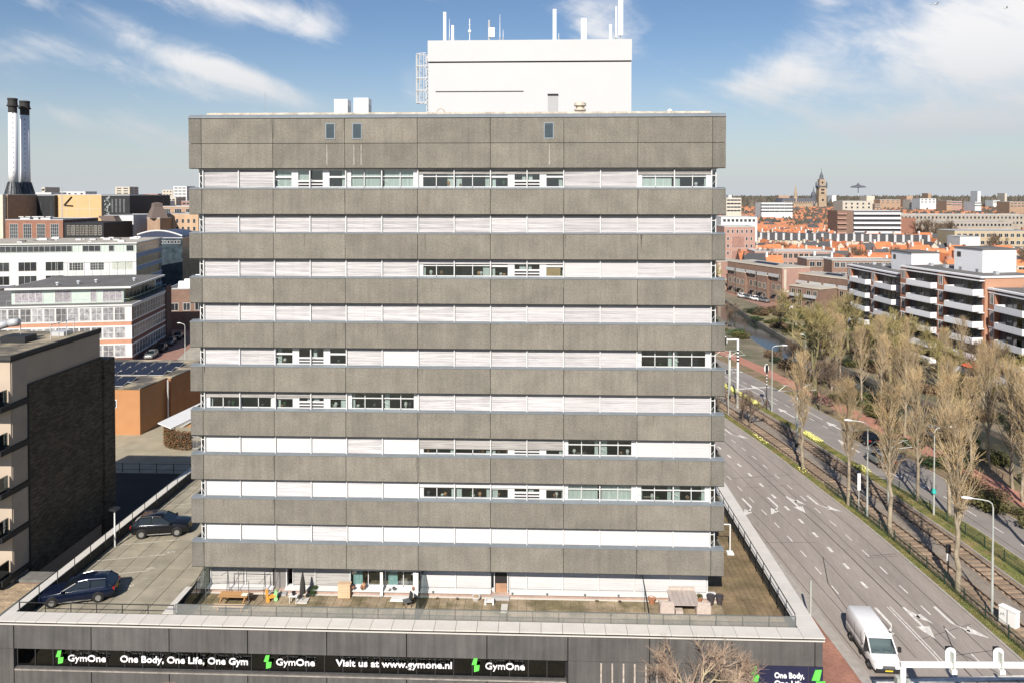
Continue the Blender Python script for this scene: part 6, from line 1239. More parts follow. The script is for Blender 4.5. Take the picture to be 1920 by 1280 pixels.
def car(kind, paint, loc, rz, label, group=None, plates=True, roofrails=False, name='parked_car'):
    Ln, hw, low, gh, wr, axl = CARS[kind]; t = thing(name, label, 'car', loc, rz, group)
    mb = MB(); loft(mb, [body_sec(*s) for s in low]); b = mb.build('body', paint, t, True)
    m = b.modifiers.new('edge', 'BEVEL'); m.width = .03; m.segments = 2; m.limit_method = 'ANGLE'; m.angle_limit = R(35)
    def gsec(x, z, w_):
        zb = 0.0
        for (xa, _, za, _2), (xb, _3, zb_, _4) in zip(low, low[1:]):
            if xb <= x <= xa: f = (x - xa) / (xb - xa); zb = za + (zb_ - za) * f
        return [(x, -hw * .90, zb - .04), (x, hw * .90, zb - .04), (x, w_, max(z, zb)), (x, -w_, max(z, zb))]
    g = MB(); loft(g, [gsec(*s) for s in gh]); gl_ = g.build('windows', VM['glass'], t)
    r_ = MB(); secs = [[(x, -w_ - .012, z - .03), (x, w_ + .012, z - .03), (x, w_ * .94, z + .025), (x, -w_ * .94, z + .025)] for x, z, w_ in gh[1:-1]]; loft(r_, secs); r_.build('roof', paint, t, True)
    for s in (-1, 1):
        pl = MB()
        for i in (0, len(gh) - 2): a, c = gsec(*gh[i]), gsec(*gh[i + 1]); pl.tube((a[2][0], s * (a[2][1] + .005), a[2][2]), (c[2][0], s * (c[2][1] + .01), c[2][2]), .04, n=5)
        c = gsec((gh[1][0] + gh[3][0]) / 2, gh[2][1], gh[2][2]); pl.tube((c[1][0], s * c[1][1], c[1][2]), (c[2][0], s * c[2][1], c[2][2]), .04, n=5); c = gsec(gh[3][0] - .05, gh[3][1], gh[3][2]); pl.tube((c[1][0] - .1, s * c[1][1], c[1][2]), (c[2][0], s * c[2][1], c[2][2]), .06, n=5); pl.build('pillars', paint, t)
        tr = MB(); a = [gsec(*q) for q in gh]; tr.path([(q[1][0], s * (q[1][1] + .012), q[1][2] + .05) for q in a[1:-1]], .014, 4); tr.build('window_trim', VM['chrome'], t)
        if roofrails: MB().path([(gh[1][0] - .15, s * gh[1][2] * .93, gh[1][1] + .07), (gh[2][0], s * gh[2][2] * .93, gh[2][1] + .08), (gh[3][0], s * gh[3][2] * .93, gh[3][1] + .07)], .022, 5).build('roof_rail', VM['chrome'], t)
        for x in axl:
            arch = MB().lathe([(wr * 1.16, 0), (wr * 1.13, .012), (.0, .012)], n=20); me = arch.mesh('arch', VM['plastic']); me.transform(Matrix.Rotation(R(-90) * s, 4, 'X')); obj('wheel_arch', me, t, (x, s * (hw - .004), wr + .02)); wheel(t, x, s * (hw - .03), wr, .20)
        MB().box(low[1][0] - .28, low[1][0] + .03, s * hw * .62 - .16, s * hw * .62 + .16, low[1][2] - .22, low[1][2] - .06).build('headlight', VM['lampg'], t); MB().box(low[-1][0] - .01, low[-2][0] + .10, s * hw * .70 - .16, s * hw * .70 + .16, low[-1][2] - .16, low[-1][2] + .02).build('taillight', VM['red'], t)
        MB().box(gh[0][0] - .22, gh[0][0] - .08, s * (hw + .02), s * (hw + .18), gh[0][1] - .02, gh[0][1] + .12).build('wing_mirror', paint, t)
        MB().box(axl[1] + wr + .1, axl[0] - wr - .1, s * (hw - .03), s * (hw + .012), low[3][1] + .02, low[3][1] + .10).build('door_sill', VM['chrome'] if kind != 'hatch' else VM['plastic'], t)
        for xx in ((gh[1][0] + gh[3][0]) / 2 + .15, gh[3][0] + .2): MB().box(xx, xx + .16, s * (hw - .01), s * (hw + .02), low[3][2] - .17, low[3][2] - .14).build('door_handle', paint, t)
    MB().box(low[0][0] - .01, low[0][0] + .015, -.42, .42, low[0][1] + .05, low[0][2] - .06).build('grille', VM['plastic'], t)
    if plates: MB().box(low[0][0] + .016, low[0][0] + .03, -.26, .26, low[0][1] + .02, low[0][1] + .13).build('number_plate', VM['plate'], t); MB().box(low[-1][0] - .03, low[-1][0] - .012, -.26, .26, low[-1][1] + .16, low[-1][1] + .27).build('number_plate', VM['plate'], t)
    return t
car('suv', VM['black'], (-31.05, 59.7, ZD + .01), R(11), 'black SUV with roof rails parked in the upper bay of the podium deck', roofrails=True)
car('estate', VM['navy'], (-31.75, 49.75, ZD + .01), R(196), 'dark navy estate car parked at the near left corner of the podium deck', roofrails=True)
for k, (x, y, p, lb) in enumerate(((-76.0, 142.4, 'silver', 'grey hatchback at the head of the line parked along the shaded street'), (-77.2, 148.5, 'black', 'second dark car in the line along the shaded street'), (-78.6, 155, 'grey', 'third dark car in the line along the shaded street'), (-79.8, 161, 'black', 'last dark car in the line along the shaded street'))): car('hatch', VM[p], (x, y, .03), R(-79), lb, 'cars parked along the shaded street', False)
for x, y, p, rz, lb in ((63.2, 231, 'white', -68, 'farthest pale car parked by the brown terrace'), (64.4, 228.2, 'silver', -68, 'second pale car parked by the brown terrace'), (65.4, 225.4, 'white', -66, 'third pale car parked by the brown terrace'), (67.0, 222.4, 'silver', -64, 'nearest silver car of the group parked by the brown terrace'), (69.4, 208.5, 'white', 6, 'white car parked alone behind the evergreen hedge')): car('hatch', VM[p], (x, y, .02), R(rz), lb, 'cars parked by the canal terraces', False)
car('hatch', VM['silver'], (40.6, 89.2, .02), R(98), 'dark car in tree shade on the second carriageway', None, False, name='moving_car'); car('hatch', VM['black'], (42.3, 97.0, .02), R(98), 'black car half hidden by poplar twigs on the second carriageway', None, False, name='moving_car')
car('estate', VM['silver'], (53.0, 100.0, .02), R(40), 'pale car parked among the poplars', None, False)
# ---------------- white panel van on the near carriageway
van = thing('panel_van', 'white high-roof panel van driving towards the camera in the kerb lane', 'van', (23.35, 52.1, .012), R(-90 - 1.5)); van.scale = (.83, .95, .79)
mb = MB(); loft(mb, [body_sec(*s) for s in [(3.0, .42, .86, .72), (2.92, .30, 1.02, .90), (2.55, .28, 1.16, .97), (2.05, .28, 1.30, 1.0), (1.3, .28, 1.36, 1.0), (-2.85, .30, 1.36, 1.0), (-2.98, .42, 1.36, .97)]]); b = mb.build('body', VM['vwhite'], van, True); m = b.modifiers.new('edge', 'BEVEL'); m.width = .05; m.segments = 2; m.limit_method = 'ANGLE'; m.angle_limit = R(35)
up = MB()
def usec(x, z, w0, w1): return [(x, -w0, 1.30), (x, w0, 1.30), (x, w0 * .985, 1.3 + (z - 1.3) * .5), (x, w1, z - .14), (x, w1 * .86, z), (x, -w1 * .86, z), (x, -w1, z - .14), (x, -w0 * .985, 1.3 + (z - 1.3) * .5)]
loft(up, [usec(.95, 2.42, 1.0, .88), (usec(.45, 2.56, 1.0, .88)), usec(-1, 2.62, 1.0, .89), usec(-2.8, 2.60, 1.0, .89), usec(-2.97, 2.5, .97, .86)]); u = up.build('cargo_box', VM['vwhite'], van, True); m = u.modifiers.new('edge', 'BEVEL'); m.width = .05; m.segments = 2; m.limit_method = 'ANGLE'; m.angle_limit = R(35)
MB().poly([(.95, -.86, 2.40), (.95, .86, 2.40), (1.32, .84, 2.18), (1.32, -.84, 2.18)]).build('cab_roof', VM['vwhite'], van)
ws = MB().poly([(1.32, -.84, 2.18), (1.32, .84, 2.18), (2.12, .90, 1.36), (2.12, -.90, 1.36)]); ws.build('windscreen', glassmat('van_screen', (.5, .58, .58), .05, .75), van)
for s in (-1, 1):
    MB().poly([(.95, s * .985, 1.34), (2.05, s * .97, 1.34), (1.30, s * .87, 2.14), (.95, s * .89, 2.26)][::s]).build('side_window', VM['glass'], van); MB().tube((2.12, s * .92, 1.34), (1.30, s * .86, 2.20), .05, n=6).tube((1.30, s * .86, 2.20), (.92, s * .88, 2.42), .05, n=6).build('pillar', VM['vwhite'], van)
    mr_ = MB().box(1.72, 1.90, s * 1.08, s * 1.28, 1.35, 1.75); mr_.tube((1.85, s * .95, 1.42), (1.85, s * 1.1, 1.5), .03); mr_.build('wing_mirror', VM['plastic'], van)
    for x in (2.05, -1.75): arch = MB().lathe([(.42, 0), (.41, .012), (0, .012)], n=20); me = arch.mesh('arch', VM['plastic']); me.transform(Matrix.Rotation(R(-90) * s, 4, 'X')); obj('wheel_arch', me, van, (x, s * .995, .36)); wheel(van, x, s * .985, .34)
    MB().poly([(3.03, s * .50, .90), (2.99, s * .84, .93), (2.70, s * .95, 1.17), (2.84, s * .70, 1.14)][::s]).build('headlight', VM['lampg'], van); MB().box(-1.2, 1.2, s * .985, s * 1.012, .60, .72).build('rub_strip', VM['plastic'], van); MB().box(.35, .37, s * 1.0, s * 1.006, .45, 2.2).box(-.95, -.93, s * 1.0, s * 1.006, .45, 2.2).build('door_seam', VM['plastic'], van); MB().box(.52, .7, s * 1.0, s * 1.03, 1.2, 1.24).build('door_handle', VM['plastic'], van)
MB().box(2.80, 3.06, -.86, .86, .34, .62).build('bumper', VM['plastic'], van); MB().poly([(3.07, -.46, .64), (3.07, .46, .64), (3.035, .40, .90), (3.035, -.40, .90)]).build('grille', mat('van_grille', (.09, .09, .095), .4, var=.3, scale=20), van); MB().poly([(3.075, -.09, .82), (3.08, 0, .75), (3.075, .09, .82), (3.08, 0, .79)]).build('emblem', VM['chrome'], van)
MB().box(3.065, 3.08, -.26, .26, .44, .55).build('number_plate', VM['plate'], van)
cabm = MB().box(.4, 1.9, -.8, .8, 1.2, 1.32).box(.2, .5, -.8, -.1, 1.2, 1.95).box(.2, .5, .1, .8, 1.2, 1.95); cabm.build('cab_interior', VM['seatm'], van); MB().box(1.6, 1.95, -.6, -.2, 1.325, 1.40).box(1.5, 1.9, .1, .4, 1.325, 1.42).box(1.62, 1.9, .45, .7, 1.325, 1.38).build('papers', VM['paper'], van)
pr = MB().lathe([(.02, 1.3), (.20, 1.4), (.24, 1.6), (.20, 1.78), (.07, 1.84), (.07, 1.9), (.10, 1.96), (.11, 2.06), (.06, 2.15), (.01, 2.17)], n=12).tube((.05, .18, 1.72), (.35, .22, 1.5), .06, .05).tube((.35, .22, 1.5), (.6, .12, 1.55), .05, .04).tube((.05, -.18, 1.72), (.35, -.22, 1.5), .06, .05).tube((.35, -.22, 1.5), (.6, -.12, 1.55), .05, .04)
# ================================================================ street furniture
pole_m = mat('galv_pole', (0.50, 0.52, 0.48), .5, .3, var=.08, scale=1); lampw = mat('lamp_white', (0.80, 0.80, 0.78), .4, var=.02)
def lamp(x, y, h_, arm, a, label, grp='road lamps with a curved arm', box_=None):
    t = thing('street_lamp', label, 'street lamp', (x, y, 0), a, grp); MB().tube((0, 0, 0), (0, 0, h_ * .5), .10, .085, 10).tube((0, 0, h_ * .5), (0, 0, h_ - .5), .07, .055, 10).build('pole', pole_m, t)
    pts = [(0, 0, h_ - .5), (.08, 0, h_ - .22), (.3, 0, h_ - .05), (.7, 0, h_ + .03), (arm, 0, h_ + .1)]; MB().path(pts, .045, 8).build('arm', pole_m, t)
    hd = MB(); loft(hd, [[(arm - .1 + dx, w_ * math.cos(q), h_ + .1 + z_ + .07 * sc_ * math.sin(q)) for q in [2 * math.pi * i / 8 for i in range(8)]] for dx, w_, z_, sc_ in ((0, .05, 0, .6), (.2, .16, .01, 1.2), (.6, .18, .03, 1.3), (.85, .10, .03, .7))]); hd.build('lamp_head', lampw, t, True); return t
lamp(32.75, 74.6, 9.4, 1.5, R(172), 'street lamp with its arm to the left on the near verge, middle of the photo'); lamp(34.65, 57.4, 8.7, 1.5, R(172), 'nearest street lamp with its arm to the left, beside the white cabinet')
lamp(34.36, 110.0, 9.8, 1.4, R(-8), 'street lamp with its arm to the right by the yellow flowers'); lamp(39.47, 75.0, 8.8, 1.4, R(0), 'street lamp with a green collar and its arm to the right')
t = bpy.data.objects['street_lamp.003']; MB().lathe([(.11, 2.2), (.24, 2.25), (.18, 2.5), (.11, 2.75)], n=8).build('collar', mat('teal_collar', (0.02, 0.42, 0.36), .5, var=.1), t)
lamp(-67.1, 138, 7.5, .8, R(175), 'white street lamp on the brick-paved street between the halls', None); lamp(51.5, 92.5, 6.0, .5, R(180), 'slim white path lamp among the poplars', None); lamp(51, 143, 5.2, .4, R(180), 'slim lamp on the canal path', None); lamp(62.5, 182, 4.8, .4, R(160), 'short path lamp beside the evergreen hedge', None)
# deck lamp
t = thing('deck_lamp', 'short white lamp post with a flat round head on the parking deck parapet', 'lamp', (-33.6, 57.2, ZD)); MB().tube((0, 0, 0), (0, 0, 2.9), .07, .05, 8).build('pole', lampw, t); MB().lathe([(.05, 2.85), (.35, 2.95), (.42, 3.02), (.3, 3.1), (.05, 3.12)], n=16).build('lamp_head', PM['black'], t)
# tram poles with brackets, wires
def tram_pole(x, y, h_, label, arms=True):
    t = thing('tram_pole', label, 'tram pole', (x, y, 0), R(8), 'tram poles between the tracks'); MB().lathe([(.16, .5), (.15, 2), (.12, h_)], n=10).build('pole', pole_m, t, True); MB().lathe([(.19, 0), (.19, .55), (.16, .56)], n=10).build('base', PM['black'], t)
    if arms:
        for s in (-1, 1): MB().tube((0, 0, h_ - .9), (s * 2.5, 0, h_ - .75), .04, n=6).tube((0, 0, h_ - .9), (s * 1.5, 0, h_ - .05), .03, n=5).tube((s * 2.5, 0, h_ - .78), (s * 1.5, 0, h_ - .05), .03, n=5).build('bracket_arm', pole_m, t)
        MB().tube((-2.0, 0, h_ - .05), (2.0, 0, h_ - .05), .025, n=5).build('cross_wire', pole_m, t)
    return t
tram_pole(32.75, 94.75, 8.0, 'tallest pale tram pole with triangular brackets, farther one'); tram_pole(35.4, 75.8, 7.2, 'pale tram pole with a black base and triangular brackets, nearer one'); tram_pole(30.0, 117.0, 7.6, 'farthest tram pole near the tower edge')
wr_ = thing('overhead_wires', 'thin overhead tram wires above the tracks', 'wire', (0, 0, 0))
for o in (2.28, 5.62):
    pts = [(*road_pt(s_at_y(yy), o)[0][:2], 5.9) for yy in (40, 55, 65, 75, 85, 95, 105, 120)]; MB().path(pts, .012, 4).build('contact_wire', PM['black'], wr_)
t = thing('tram_signal', 'dark tram signal post with a pale plate between the nearer tracks', 'signal', (34.0, 62.3, 0)); MB().tube((0, 0, 0), (0, 0, 2.6), .06, n=8).build('post', PM['black'], t); MB().box(-.16, .16, -.1, .1, 2.3, 3.0).build('signal_head', PM['black'], t); MB().box(-.18, -.02, -.12, -.08, 1.7, 2.3).build('plate', lampw, t)
t = thing('marker_post', 'white plate on a grey pole beside the left-armed lamp', 'sign', (32.35, 75.6, 0)); MB().tube((0, 0, 0), (0, 0, 2.2), .05, n=8).build('post', pole_m, t); MB().box(-.15, .15, -.04, .04, 2.2, 3.9).build('plate', lampw, t)
# big signal pole with arm at the tower edge
def signal_head(t, x, y, z, s=1.0, ring=True):
    MB().box(x - .16 * s, x + .16 * s, y - .1, y + .12, z - .5 * s, z + .5 * s).build('signal_head', PM['black'], t)
    if ring: MB().extr([(x + .32 * s * math.cos(a), z + .62 * s * math.sin(a) * (1.0 if abs(math.sin(a)) < 2 else 1)) for a in [2 * math.pi * i / 16 for i in range(16)]], 'y', y + .13, y + .15).build('backboard', lampw, t)
t = thing('signal_mast', 'tall white signal mast with an arm reaching behind the tower edge', 'traffic signal', (29.84, 111.8, 0)); MB().lathe([(.22, .7), (.17, 5), (.15, 10.4)], n=10).build('mast', lampw, t, True); MB().lathe([(.26, 0), (.26, .75)], n=10).build('base', pole_m, t); MB().tube((0, 0, 10.3), (-7, 0, 10.2), .13, .10, n=8).build('arm', lampw, t); signal_head(t, -1.9, -.1, 10.1, 1.1)
for k in range(4): MB().lathe([(.19, 7.0 + k * .5), (.19, 7.25 + k * .5)], n=10).build('white_ring', PM['black'], t)
t = thing('signal_post', 'traffic signal with striped post beside the right-armed lamp', 'traffic signal', (33.9, 111.0, 0)); MB().tube((0, 0, 0), (0, 0, 5.6), .06, n=8).build('post', PM['black'], t); signal_head(t, 0, 0, 6.2, 1.1)
for k in range(4): MB().lathe([(.075, 3.8 + k * .45), (.075, 4.0 + k * .45)], n=8).build('white_ring', lampw, t)
t = thing('signal_post', 'thin signal pole with small heads at the tower edge', 'traffic signal', (27.5, 108, 0)); MB().tube((0, 0, 0), (0, 0, 9), .06, n=8).build('post', pole_m, t); signal_head(t, -.2, 0, 6.4, .6, False)
# gantry over the near carriageway
gy = 42.2; t = thing('signal_gantry', 'white gantry beam over the carriageway with two signal boards seen from behind', 'gantry', (20.6, gy, -.5), R(1.5)); MB().tube((0, 0, .5), (0, 0, 5.9), .16, .15, 12).build('post', lampw, t, True); MB().box(-.15, 16.5, -.11, .11, 5.88, 6.12).build('beam', lampw, t)
for x in (2.75, 5.45):
    pts = [(x + .30 * math.cos(a), 6.25 + (.32 if math.sin(a) > 0 else -.32) + .30 * math.sin(a)) for a in [2 * math.pi * i / 24 for i in range(24)]]; MB().extr(pts, 'y', .16, .20).build('backboard', lampw, t); MB().box(x - .16, x + .16, .21, .45, 5.7, 6.8).build('signal_head', PM['black'], t); MB().box(x - .04, x + .04, -.16, .16, 5.7, 6.7).build('bracket', pole_m, t); MB().box(x - .12, x + .18, -.2, .1, 5.55, 5.8).build('clamp', lampw, t)
MB().box(8.2, 8.35, -.1, .1, 6.14, 6.45).build('stub', lampw, t); MB().box(-.42, -.2, -.2, .15, 4.2, 5.3).box(.2, .42, -.2, .15, 4.0, 5.1).build('control_box', pole_m, t)
# cabinet, fences, small posts
t = thing('utility_cabinet', 'white utility cabinet with scribbled doors beside the nearest lamp', 'cabinet', (35.0, 55.9, 0), R(-62)); MB().box(-.60, .60, -.26, .26, .08, 1.25).build('body', lampw, t); MB().box(-.64, .64, -.30, .30, 1.25, 1.31).build('lid', lampw, t); MB().box(-.57, .57, -.23, .23, 0, .08).build('plinth', PM['steel'], t); MB().box(-.02, .02, -.27, -.261, .15, 1.2).build('door_gap', PM['black'], t)
MB().path([(-.5, -.27, .6), (-.42, -.27, .85), (-.35, -.27, .7), (-.25, -.27, .9), (-.2, -.27, .65)], .015, 4).build('scribble', PM['steel'], t)
green = mat('fence_green', (0.02, 0.05, 0.035), .6, .1, var=.1)
pmn = MB();
for k in range(22): pmn.box(.045 + k * .115, .06 + k * .115, -.006, .006, .05, 1.0)
for z in (.05, .38, .7, 1.0): pmn.box(0, 2.5, -.009, .009, z - .009, z + .009)
panel_me = pmn.mesh('mesh_panel', green); post_me = MB().box(-.035, .035, -.035, .035, 0, 1.08).mesh('fence_post', green)
def fence(o, ya, yb, label):
    t = thing('mesh_fence', label, 'fence', (0, 0, 0)); s = s_at_y(ya)
    while s < s_at_y(yb): p, d = road_pt(s, o); q, _ = road_pt(s + 2.5, o); a = math.atan2(q.y - p.y, q.x - p.x); obj('post', post_me, t, (p.x, p.y, .05), a); obj('mesh_panel', panel_me, t, (p.x, p.y, .05), a); s += 2.5
    return t
fence(.82, 44, 79, 'dark green mesh fence on the verge beside the near carriageway'); fence(8.3, 50, 80, 'dark green mesh fence on the far verge of the tramway')
t = thing('kerb_pole', 'pale round pole at the kerb above the white van', 'pole', (20.2, 55.3, 0)); MB().tube((0, 0, 0), (0, 0, 3.4), .09, n=10).build('shaft', pole_m, t)
t = thing('clothes_post', 'white post with a crossbar by the right terrace railing under the tower', 'post', (14.9, 57.8, ZD)); MB().tube((0, 0, 0), (0, 0, 2.3), .05, n=6).tube((0, 0, 2.3), (-2.6, 0, 2.3), .04, n=6).build('bar', lampw, t); MB().box(-.25, .25, -.25, .25, 0, .15).build('foot', lampw, t)
# red parasol near the balcony flats, sea birds
t = thing('red_parasol', 'red parasol in the garden of the nearest balcony block', 'parasol', (76.3, 132.5, 0)); MB().lathe([(.05, 2.6), (1.9, 2.05), (1.9, 2.0), (.05, 2.5)], n=12).build('canopy', mat('parasol_red', (0.70, 0.09, 0.03), .7, var=.05), t); MB().tube((0, 0, 0), (0, 0, 2.6), .03, n=6).build('pole', lampw, t)
for u, v, Y, a, lb in ((1755, 8, 90, .4, 'gull gliding near the top right corner, left of the two'), (1887, 15, 110, -.3, 'gull gliding at the top right corner, right of the two')):
    x, z = at(u, v, Y); t = thing('gull', lb, 'bird', (x, Y, z), a); mb = MB()
    loft(mb, [[(xx, w_ * math.cos(q), .09 * k_ * math.sin(q)) for q in [2 * math.pi * i / 8 for i in range(8)]] for xx, w_, k_ in ((-.32, .03, .3), (-.2, .05, .6), (0, .09, 1), (.18, .07, .8), (.26, .045, .55), (.34, .012, .15))]); 
    for s in (-1, 1): mb.poly([(.10, s * .05, .03), (-.08, s * .05, .02), (-.02, s * .38, .14), (.12, s * .38, .15)]).poly([(.12, s * .38, .15), (-.02, s * .38, .14), (-.14, s * .78, .05), (-.08, s * .78, .05)])
    mb.build('body', mat('gull_white', (0.6, 0.6, 0.6), .8, var=.2, scale=5), t, True)
# ================================================================ things on the terrace
wood = mat('picnic_wood', (0.46, 0.26, 0.11), .7, var=.2, scale=3, ovar=.08, stretch=(.4, 3, 3)); pwood = mat('pale_wood', (0.62, 0.44, 0.28), .7, var=.15, scale=3, stretch=(.4, 3, 3))
t = thing('picnic_bench', 'wooden picnic table with benches on the left terrace', 'picnic table', (-20.7, 49.15, ZD))
for k in range(4): MB().box(-1.0, 1.0, -.02 + k * .18 - .2, .14 + k * .18 - .2, .72, .76).build('table_board', wood, t)
for y in (-.72, .72): MB().box(-1.05, 1.05, y - .17, y + .17, .42, .47).build('bench_seat', pwood, t)
for s in (-1, 1): MB().tube((s * .8, -.75, 0), (s * .8, .05, .72), .045, n=5).tube((s * .8, .8, 0), (s * .8, .1, .72), .045, n=5).build('leg', wood, t); MB().box(s * .8 - .03, s * .8 + .03, -.8, .8, .36, .42).build('bearer', wood, t)
MB().box(.55, .95, -.05, .25, .762, .80).build('book', mat('pale_paper', (.75, .75, .66), .9), t)
t = thing('clothes_airer', 'thin dark tubular frame with a crossbar on the left terrace', 'frame', (-20.3, 50.4, ZD))
for s in (-1, 1): MB().tube((s * 1.3, -.25, 0), (s * 1.3, 0, 1.75), .022, n=5).tube((s * 1.3, .25, 0), (s * 1.3, 0, 1.75), .022, n=5).build('leg', PM['black'], t)
MB().tube((-1.3, 0, 1.75), (1.3, 0, 1.75), .022, n=5).tube((-1.3, -.15, .7), (1.3, -.15, .7), .014, n=4).build('crossbar', PM['black'], t)
t = thing('pergola_posts', 'thin pale posts with slanting bars around the left terrace', 'frame', (-21.2, 48.3, ZD))
for x, y, h_ in ((-1.0, 0, 1.9), (1.9, 0, 2.2), (0.3, 2.2, 2.1), (2.9, 2.2, 2.0)): MB().tube((x, y, 0), (x, y, h_), .025, n=5).build('post', PM['steel'], t)
MB().tube((.3, 2.2, 2.1), (-.5, 1.2, 1.9), .015, n=4).tube((2.9, 2.2, 2.0), (2.2, .9, 1.5), .015, n=4).tube((-1.0, 0, 1.9), (1.9, 0, 2.2), .012, n=4).build('wire', PM['black'], t)
t = thing('ride_on_toy', 'orange and green plastic ride-on toy on the left terrace', 'toy', (-18.4, 49.95, ZD), .4)
orm = mat('toy_orange', (.80, .34, .06), .5, var=0); grm = mat('toy_green', (.35, .72, .30), .5, var=0)
MB().box(-.3, .3, -.16, .16, .22, .36).build('seat', orm, t); MB().extr([(-.35, .36), (-.18, .36), (-.22, .8), (-.38, .75)], 'y', -.14, .14).build('backrest', orm, t); MB().extr([(.15, .3), (.38, .2), (.42, .62), (.3, .66)], 'y', -.12, .12).build('front', grm, t)
for x in (-.22, .3):
    for s in (-1, 1): me = MB().lathe([(.03, -.05), (.13, -.05), (.13, .05), (.03, .05)], n=12).mesh('wheel', grm if x > 0 else orm); me.transform(Matrix.Rotation(R(90), 4, 'X')); obj('wheel', me, t, (x, s * .18, .13))
MB().tube((.34, -.2, .66), (.34, .2, .66), .025, n=6).build('handlebar', grm, t)
t = thing('folded_parasol', 'folded dark parasol on a pale base near the left terrace door', 'parasol', (-16.2, 49.9, ZD)); MB().tube((0, 0, 0), (.05, 0, 2.0), .025, n=6).build('pole', PM['steel'], t); MB().lathe([(.05, .5), (.22, .6), (.17, 1.3), (.05, 2.0)], .02, 0, 8).build('canopy', mat('parasol_charcoal', (.035, .033, .03), .9, var=.2), t); MB().box(-.4, .4, -.3, .3, 0, .1).build('base', PM['cope'], t)
t = thing('side_stool', 'small white side table with a dark pot by the left terrace door', 'side table', (-16.75, 49.75, ZD)); MB().box(-.3, .3, -.22, .22, .48, .53).build('top', PM['white'], t)
for x in (-.25, .2):
    for y in (-.18, .18): MB().box(x, x + .05, y - .025, y + .025, 0, .48).build('leg', PM['cope'], t)
MB().lathe([(.1, .53), (.14, .75), (.12, .75)], n=10).build('pot', PM['black'], t)
shrub(0, -15.6, 50.7, .42, 'small potted bush against the terrace wall near the left door', None, .75).location.z = ZD
t = thing('wooden_crate', 'upright wooden storage box against the pink brick plinth', 'crate', (-13.45, 50.55, ZD))
for k in range(5): MB().box(-.42 + k * .17, -.26 + k * .17, -.2, -.17, .03, .95).build('slat', pwood, t)
MB().box(-.42, .43, -.17, .18, 0, .97).build('case', wood, t); MB().box(-.46, .47, -.22, .2, .97, 1.0).build('lid', pwood, t)
t = thing('lounger_cushion', 'white slab leaning flat on the terrace beside the glass divider', 'cushion', (-9.5, 50.2, ZD)); MB().extr([(-.7, .05), (.7, .05), (.75, .2), (-.6, .22)], 'y', -.2, .2).build('pad', PM['white'], t)
t = thing('garden_chair', 'grey folding chair with a dark cushion beside the glass divider', 'chair', (-8.9, 49.5, ZD), .5); MB().box(-.25, .25, -.25, .25, .40, .45).build('seat', PM['steel'], t); MB().extr([(.2, .45), (.27, .45), (.36, .9), (.30, .9)], 'y', -.24, .24).build('backrest', PM['black'], t)
for x in (-.22, .2):
    for y in (-.22, .2): MB().box(x, x + .03, y, y + .03, 0, .40).build('leg', PM['black'], t)
def divider(x, label, m):
    t = thing('terrace_divider', label, 'screen', (x, 47.4, ZD)); MB().poly([(0, .0, 0), (0, 4.0, 0), (0, 4.0, 2.2), (0, 1.6, 1.2), (0, 0, .9)]).build('pane', m, t); MB().tube((0, 0, 0), (0, 0, .9), .025, n=6).tube((0, 0, .9), (0, 4.0, 2.2), .025, n=6).tube((0, 4, 0), (0, 4, 2.2), .03, n=6).tube((0, 2, 0), (0, 2, 1.5), .02, n=6).build('frame', PM['black'], t); return t
dg = glassmat('divider_glass', (.42, .5, .5), .05, .7)
divider(-23.35, 'slanting dark-framed stair screen at the left end of the terrace', dg); divider(-8.0, 'smoked glass divider between the left and middle terraces', dg); divider(7.1, 'smoked glass divider between the middle and right terraces', dg)
t = thing('round_planter', 'low round pale planter on the middle terrace', 'planter', (-4.3, 50.5, ZD)); MB().lathe([(.22, 0), (.32, .25), (.3, .28), (.05, .26)], n=16).build('bowl', PM['cope'], t); MB().lathe([(.27, .26), (.15, .29), (.02, .3)], n=12).build('soil', mat('tan_soil', (.4, .3, .2), .95), t)
t = thing('low_stool', 'small white H-shaped stool on the middle terrace', 'stool', (-3.35, 50.1, ZD)); MB().box(-.32, -.2, -.2, .2, 0, .3).build('leg', PM['white'], t); MB().box(.2, .32, -.2, .2, 0, .3).build('leg', PM['white'], t); MB().box(-.2, .2, -.18, .18, .16, .22).build('seat', PM['white'], t)
t = thing('paving_slab', 'loose pale slab lying on the middle terrace', 'slab', (-2.3, 49.5, ZD + .005)); MB().box(-.22, .22, -.5, .5, 0, .05).build('slab', PM['cope'], t)
# dining set on the right terrace
gw_ = mat('grey_teak', (0.43, 0.37, 0.335), .8, var=.14, scale=2, ovar=.08, stretch=(3, .4, 1)); rat = mat('pale_rattan', (0.50, 0.42, 0.37), .85, var=.12, scale=6, fine=.15, fscale=30)
t = thing('dining_table', 'grey plank dining table on the right terrace', 'table', (9.75, 50.05, ZD))
for k in range(6): MB().box(-.92 + k * .31, -.62 + k * .31, -1.05, .85, .72, .76).build('board', gw_, t)
for x in (-.8, .8):
    for y in (-.9, .7): MB().box(x - .05, x + .05, y - .05, y + .05, 0, .72).build('leg', gw_, t)
def armchair(x, y, a, label):
    t = thing('rattan_armchair', label, 'armchair', (x, y, ZD), a, 'rattan armchairs at the grey table'); MB().box(-.40, .40, -.38, .40, .12, .40).build('seat', rat, t); MB().box(-.42, .42, -.46, -.34, .10, .95).build('backrest', rat, t)
    for s in (-1, 1): MB().box(s * .42 - .05, s * .42 + .05, -.42, .38, .10, .66).build('armrest', rat, t)
    for x_ in (-.36, .36):
        for y_ in (-.36, .34): MB().box(x_ - .03, x_ + .03, y_ - .03, y_ + .03, 0, .12).build('leg', PM['steel'], t)
    return t
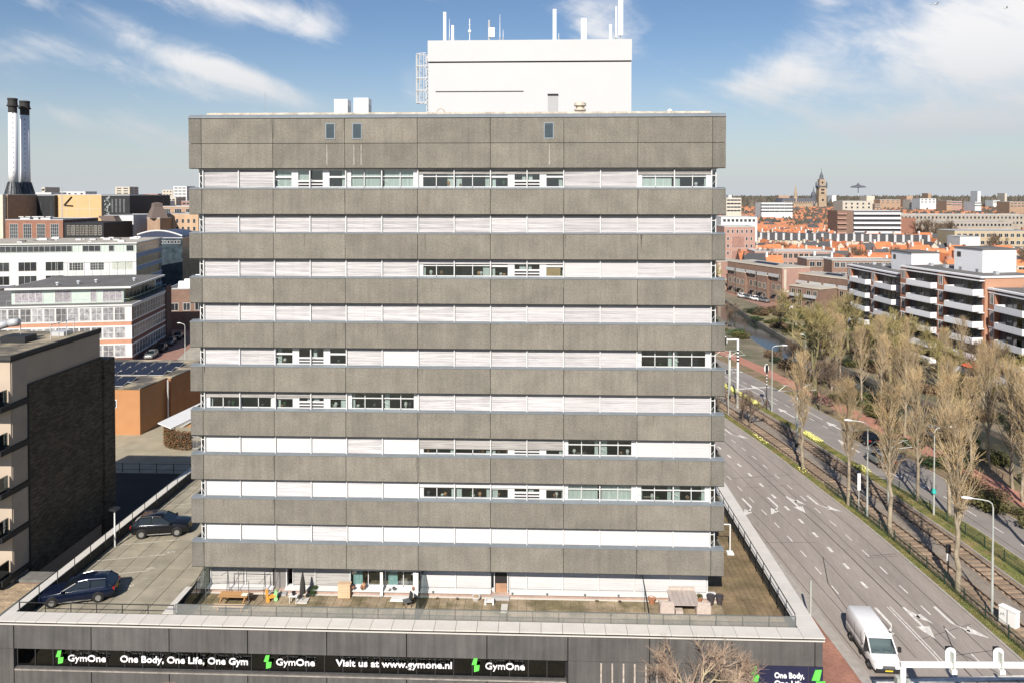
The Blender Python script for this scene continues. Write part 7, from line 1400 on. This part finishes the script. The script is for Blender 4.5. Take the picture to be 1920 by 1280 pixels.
armchair(8.55, 49.45, 0, 'rattan armchair at the left front of the grey table'); armchair(10.95, 49.45, 0, 'rattan armchair at the right front of the grey table'); armchair(9.4, 51.15 - .6, R(180), 'rattan armchair behind the grey table, left'); armchair(10.3, 51.15 - .6, R(180), 'rattan armchair behind the grey table, right')
t = thing('footstool', 'small pale stool under the front of the grey table', 'stool', (9.35, 49.2, ZD)); MB().box(-.24, .24, -.2, .2, .08, .36).build('seat', rat, t)
for x in (-.2, .2): MB().box(x - .03, x + .03, -.18, .18, 0, .08).build('leg', gw_, t)
def pot(x, y, h_, r_, m, label, plantk=None):
    t = thing('plant_pot', label, 'plant pot', (x, y, ZD)); MB().lathe([(r_ * .65, 0), (r_, h_ * .9), (r_ * 1.08, h_ * .9), (r_ * 1.08, h_), (r_ * .9, h_), (r_ * .85, h_ * .88), (.02, h_ * .86)], n=16).build('pot', m, t)
    if plantk is not None: o = obj('plant', SHM[plantk], t, (0, 0, h_ * .8)); o.scale = (r_ * 1.3,) * 3
    return t
dkp = mat('dark_pot', (0.06, 0.052, 0.055), .6, var=.1); ter = mat('terracotta', (0.38, 0.17, 0.09), .8, var=.1)
pot(11.75, 50.55, .62, .28, dkp, 'tall dark tapered pot right of the grey table, left of the pair'); pot(12.35, 50.6, .6, .26, dkp, 'tall dark tapered pot at the terrace corner, right of the pair'); pot(7.75, 50.55, .38, .26, ter, 'round terracotta pot beside the right glass divider'); pot(11.0, 50.75, .4, .24, ter, 'pot with an olive bush behind the right armchair', 1)
for k, (x, y) in enumerate(((-7.0, 50.5), (-5.6, 50.55), (4.0, 50.6), (5.6, 50.55))): shrub(2, x, y, .16, 'tuft of weeds along the terrace plinth', 'weeds along the plinth').location.z = ZD
for k, x in enumerate((-7.3, -1.8, 0.6, 3.2, 5.5)): t = thing('wall_spot', 'small round outdoor light at the foot of the white sill', 'wall light', (x, 50.68, ZD + .35), 0, 'small lights along the sill'); MB().lathe([(.04, 0), (.07, .02), (.07, .1), (.03, .13)], n=8).build('cap', PM['steel'], t)
# small deck things
t = thing('stair_kerb', 'pale concrete kerb between the parking deck and the terrace', 'kerb', (-24.2, 48.2, ZD)); MB().box(-.45, .45, -.9, 2.4, 0, .5).build('block', PM['cope'], t); MB().box(.5, .56, -.9, 2.4, 0, 1.1).build('rail', PM['black'], t)
